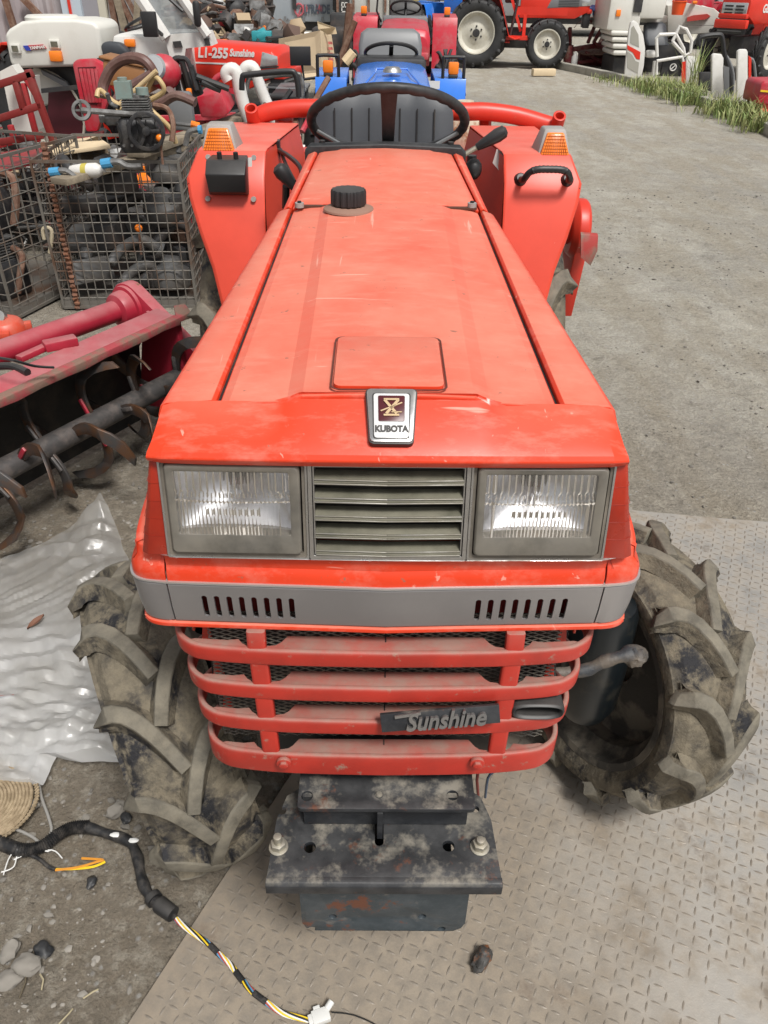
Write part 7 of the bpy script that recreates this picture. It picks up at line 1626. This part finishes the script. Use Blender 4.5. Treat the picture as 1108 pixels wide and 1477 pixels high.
mb = MB(); mb.box(at_(216, 35, cy_-.3), (.10, .05, .15)); mb.tube([at_(222, 40, cy_-.3), at_(234, 50, cy_-.1)], .015, 6); build(mb, 'mirror', M['black'], cbn, bevel=.02)
mb = MB(); mb.tube([at_(240, -6, cy_-.06), at_(264, 16, cy_-.06)], .012, 6); build(mb, 'wiper', M['black'], cbn)
mb = MB(); mb.box(at_(284, 20, cy_-.1), (.05, .05, .16)); build(mb, 'right_mirror', M['black'], cbn, bevel=.02)
mb = MB(); mb.box(at_(236, 88, cy_+.5), (.55, .8, .4)); build(mb, 'cab_body', M['w_paint'], cbn, bevel=.05)
# ---- shed wall with braces and a pale door
sy = 11.5; sh = thing('shed_wall', 'pinkish grey corrugated shed wall with rusty braces behind the white tank', 'shed wall', (-6.2, sy, 0))
mb = MB(); rows = []
xs_ = [-12+.055*i for i in range(150)]
mb.grid([[(x, sy+(.02 if i % 4 in (0, 1) else -.012), z) for i, x in enumerate(xs_)] for z in (0, 3.2)]); build(mb, 'corrugated_sheet', mat('corrugated_pink_grey', (.33, .285, .295), .6, var=(.40, .36, .365), vs=(1.5, .4, .6), streak=((.16, .09, .07), 3, (3, 1, .3), .8)), sh, angle=20)
for a, b in (((4, -12), (22, 45)), ((28, -8), (72, 38))): mb = MB(); mb.bar(at_(*a, sy-.1), at_(*b, sy-.1), .07); build(mb, 'rusty_brace', M['rust'], sh)
mb = MB(); mb.box((at_(108, 0, sy).x, sy-.12, 1.5), (.24, .12, 3)); build(mb, 'pale_post', mat('pale_blue_paint', (.45, .52, .58), .5), sh)
mb = MB(); mb.box((at_(104, 0, sy).x+.02, sy-.19, 1.5), (.03, .03, 3)); build(mb, 'red_pipe', M['t_red'], sh)
dx = at_(131, 0, sy).x; mb = MB(); mb.loft([[(dx+x, sy-.10, z) for x, z in ((-.20, 0), (.20, 0), (.20, 2.1), (-.20, 2.1))], [(dx+x, sy-.04, z) for x, z in ((-.20, 0), (.20, 0), (.20, 2.1), (-.20, 2.1))]]); dr = build(mb, 'door_leaf', mat('door_cream', (.50, .47, .38), .6), sh)
mb = MB(); mb.box((dx, sy-.105, 1.30), (.22, .02, .7)); build(mb, 'door_pane', mat('door_glass', (.28, .27, .29), .2), dr)
# dark open lean-to behind the cab, with timbers
ln = thing('open_shed', 'open timber lean-to between the pale door and the white cab', 'shed', (at_(185, 0, sy+.6).x, sy+.6, 0))
mb = MB(); xa, xb = at_(148, 0, sy+1.5).x, at_(230, 0, sy+1.5).x; mb.box(((xa+xb)/2, sy+1.5, 1.4), (xb-xa, .08, 2.8)); build(mb, 'back_boards', mat('lean_to_boards', (.27, .25, .245), .8, var=(.12, .10, .09), vs=(3, .4, .6), streak=((.42, .40, .39), 4, (5, 1, .3), .7)), ln)
for a, b, w_ in (((148, -5), (152, 60), .10), ((160, -5), (170, 55), .07), ((168, -8), (186, 60), .09), ((172, -6), (205, 62), .06), ((200, -6), (196, 58), .08), ((182, -5), (206, 40), .05)): mb = MB(); mb.bar(at_(*a, sy+.3), at_(*b, sy+.3), w_); build(mb, 'timber', M['rust'] if w_ < .08 else M['wood'], ln)
# ---- heap of engine parts
rs = random.Random(11); hp = MB(); mats_ = [M['scrapB'], M['rust'], M['ply'], M['alu'], mat('heap_brown', (.10, .06, .045), .8), mat('heap_tan', (.36, .27, .17), .8), M['w_paint'], M['t_crimson'], M['amber'], M['scrapA']]
wts = [8, 4, 1, 4, 6, 3, 1, .7, .7, 4]
for k in range(620):
    px = rs.uniform(262, 386) if k < 520 else rs.uniform(385, 430); py = rs.uniform(-14, 66) if k < 520 else rs.uniform(40, 66); yy = 11+rs.uniform(-1, 1.2)+(66-py)/50; c = P(px, py, y=yy)
    hp.use(rs.choices(mats_, wts)[0]); hp.M = Matrix.Translation(c) @ Matrix.Rotation(rs.uniform(0, 6), 4, 'Z') @ Matrix.Rotation(rs.uniform(-1, 1), 4, 'X'); t = rs.random(); s_ = rs.uniform(.05, .15)
    if t < .35: hp.blob((0, 0, 0), (s_, s_*.8, s_*.9), k, 1, .5)
    elif t < .6: hp.tube([(-s_*2, 0, 0), (0, s_*.3, s_*.2), (s_*2, 0, 0)], s_*.16, 6)
    elif t < .8: hp.cyl((0, 0, -s_*.4), (0, 0, s_*.4), s_*.9, 12)
    else: hp.box((0, 0, 0), (s_*1.6, s_, s_*.9))
    hp.M = None
ho = build(hp, 'scrap_heap', None, angle=40); tag(ho, 'high heap of old engine parts and rods behind the orange tractor', 'scrap heap', kind='stuff')
rs = random.Random(12); hp = MB()          # low junk filling the floor between the machines on the left
for k in range(1100):
    y = rs.uniform(4.9, 10.5); x0 = -.10*y-.25*y*rs.random()**.8-.35; x = x0-rs.random()*.12*y; hmax = .22+.05*(y-4.9)
    c = V((x, y, rs.uniform(.02, hmax))); hp.use(rs.choices(mats_, [9, 4, 1, 4, 4, 1, .7, 2.5, .5, 5])[0])
    if x > -.9 and y < 7.5: continue
    hp.M = Matrix.Translation(c) @ Matrix.Rotation(rs.uniform(0, 6), 4, 'Z') @ Matrix.Rotation(rs.uniform(-1, 1), 4, 'X'); t = rs.random(); s_ = rs.uniform(.04, .12)
    if t < .3: hp.blob((0, 0, 0), (s_, s_*.8, s_*.9), k, 1, .5)
    elif t < .6: hp.tube([(-s_*2.5, 0, 0), (0, s_*.4, s_*.2), (s_*2.5, 0, 0)], s_*.14, 6)
    elif t < .8: hp.cyl((0, 0, -s_*.3), (0, 0, s_*.3), s_, 12)
    else: hp.box((0, 0, 0), (s_*1.9, s_, s_*.9))
    hp.M = None
ho = build(hp, 'scrap_litter', None, angle=40); tag(ho, 'low litter of dark machine scrap between the machines on the left', 'scrap', kind='stuff')
# ---- truck bodies far behind
def truck(label, px0, px1, y, zb, m, rz=0):
    a, b = P(px0, 30, y=y), P(px1, 30, y=y); t_ = thing('box_truck', label, 'truck body', ((a.x+b.x)/2, y, 0)); w_ = b.x-a.x
    mb = MB(); mb.box(((a.x+b.x)/2, y+1.2, zb+1.1), (w_, 2.4, 2.2)); bo = build(mb, 'box_body', m, t_, bevel=.03)
    mb = MB(); mb.box(((a.x+b.x)/2, y+1.2, zb-.10), (w_*.98, 2.0, .18)); build(mb, 'chassis_rail', M['t_dark'], t_)
    for k in range(int(w_/.45)+1):
        mb = MB(); x = a.x+.1+k*.45; mb.box((x, y-.03, zb+.05), (.05, .06, .12)); build(mb, 'hook', M['t_grey'], t_)
    for x in (a.x+.5, b.x-.5): simple_tyre(t_, (x, y+.6, .42), .42, .25, .24, M['t_grey'], 8, Matrix.Rotation(PI/2, 4, 'Z'))
    return t_, a, b
t1, a, b = truck('grey box truck body with worn red and grey lettering, far behind', 352, 484, 22, .50, mat('truck_grey', (.30, .34, .38), .5, var=(.36, .39, .42), vs=(1, .4, .6), streak=((.20, .20, .20), 2, (3, 1, .3), .5)))
c = P(455, 14, y=21.97)
sg = MB(); M['sign_red'] = mat('faded_red_letters', (.42, .10, .12), .6); M['sign_grey'] = mat('faded_grey_letters', (.07, .09, .12), .6)
def word(txt, px, sz, m): letters(txt, sz, P(px, 14, y=21.97), (1, 0, 0), (0, 0, 1), 'lettering', m, t1, ext=.004, bold=.008, sx=.62)
word('U', 440.5, .25, M['sign_red']); word('LTRA', 449.5, .25, M['sign_grey']); word('W', 461, .25, M['sign_red']); word('IDE', 469, .25, M['sign_grey'])
mb = MB(); c = P(431.5, 14, y=21.96); mb.tube([c+V((.10*math.cos(x), 0, .12*math.sin(x))) for x in [i*PI/8 for i in range(16)]], .022, 6, ring=True); mb.bar(c+V((-.04, 0, -.15)), c+V((.05, 0, .05)), .03); build(mb, 'round_logo', M['sign_red'], t1)
mb = MB(); 
for px in (425, 483): mb.box((P(px, 10, y=21.95).x, 21.95, 1.9), (.09, .05, 2.3))
build(mb, 'body_strap', M['t_dark'], t1)
t2, a, b = truck('white box body with a small black square emblem, right of the grey one', 487, 560, 21, .52, mat('truck_white', (.55, .55, .52), .5, var=(.40, .38, .34), vs=(1.4, .4, .7)))
c = P(497, 10, y=20.96); mb = MB(); mb.box(c, (.24, .02, .30)); em = build(mb, 'emblem_plate', M['t_dark'], t2)
mb = MB(); 
for dx_, dz_, w_, h_ in ((0, .08, .14, .02), (0, 0, .14, .02), (0, -.09, .14, .02), (-.06, -.02, .02, .2), (.06, -.05, .02, .12), (0, .04, .02, .1)): mb.box(c+V((dx_, -.015, dz_)), (w_, .01, h_))
build(mb, 'emblem_mark', M['w_paint'], em)
mb = MB()
for px in (487, 510, 532, 556): mb.box((P(px, 10, y=20.95).x, 20.95, 1.9), (.05, .05, 2.3))
build(mb, 'door_bar', M['rust'], t2)
t3, a, b = truck('dark grey truck side with coloured posters behind the crimson tractor', 562, 700, 23, .45, mat('truck_dark', (.13, .14, .15), .6, var=(.22, .21, .20), vs=(1.6, .4, .6)))
for k, (px, c3) in enumerate(((600, (.30, .25, .1)), (610, (.1, .2, .4)), (640, (.35, .36, .36)))): mb = MB(); mb.box(P(px, 8, y=22.96), (.18, .02, .5)); build(mb, 'poster', mat('poster_%d' % k, c3, .6), t3)
t4, a, b = truck('long pale truck body closing off the yard at the top right', 700, 1250, 27, .5, mat('truck_pale', (.34, .35, .36), .5, var=(.26, .26, .26), vs=(.8, .4, .6)))
# leaning rusty poles and a mirror between the box and the crimson tractor
for k, (p1, p2, y, r) in enumerate((((505, 5), (497, 85), 12, .05), ((512, 30), (488, 95), 11, .04), ((482, 20), (508, 82), 14, .05), ((498, 90), (510, 75), 9.5, .05))):
    mb = MB(); mb.tube([at_(*p1, y), at_(*p2, y)], r, 8); solo(mb, 'rusty_pole', ['upright rusty pole left of the crimson tractor', 'leaning rusty pole beside the black mirror', 'rusty pole crossing behind the pale box flap', 'short pale wooden stick beside the blue tractor'][k], 'pole', M['rust'] if k < 3 else M['ply'])
mb = MB(); mb.box(at_(478, 70, 12.5), (.5, .5, .5)); mb.box(at_(495, 60, 13), (.35, .3, .7)); mb.box(at_(488, 66, 12.7), (.6, .3, .3)); solo(mb, 'dark_machine', 'dark machine body standing in the gap behind the pale board box', 'machine', M['scrapB'], bevel=.03)
mb = MB(); mb.cyl(at_(372, 55, 10.2), at_(385, 48, 10.2), .07, 12); mb.box(at_(378, 52, 10.2), (.22, .12, .10)); solo(mb, 'turquoise_part', 'turquoise machine part lying on the heap behind the orange tractor', 'machine part', mat('turquoise', (.03, .28, .32), .5), bevel=.01)
# rust-stained round white tank behind the seat
mb = MB(); c = at_(668, 190, 3.05); mb.lathe([(0, .10), (.03, .10), (.035, .085), (.075, .06), (.095, .01), (.09, -.05), (.06, -.09), (.05, -.12), (0, -.12)], 28, Matrix.Translation(c))
solo(mb, 'gas_bottle', 'round white gas bottle streaked with rust behind the tractor seat', 'gas bottle', mat('rusty_cream', (.55, .47, .36), .5, spots=(.30, .10, .03), sk=(14, .52, .62)))
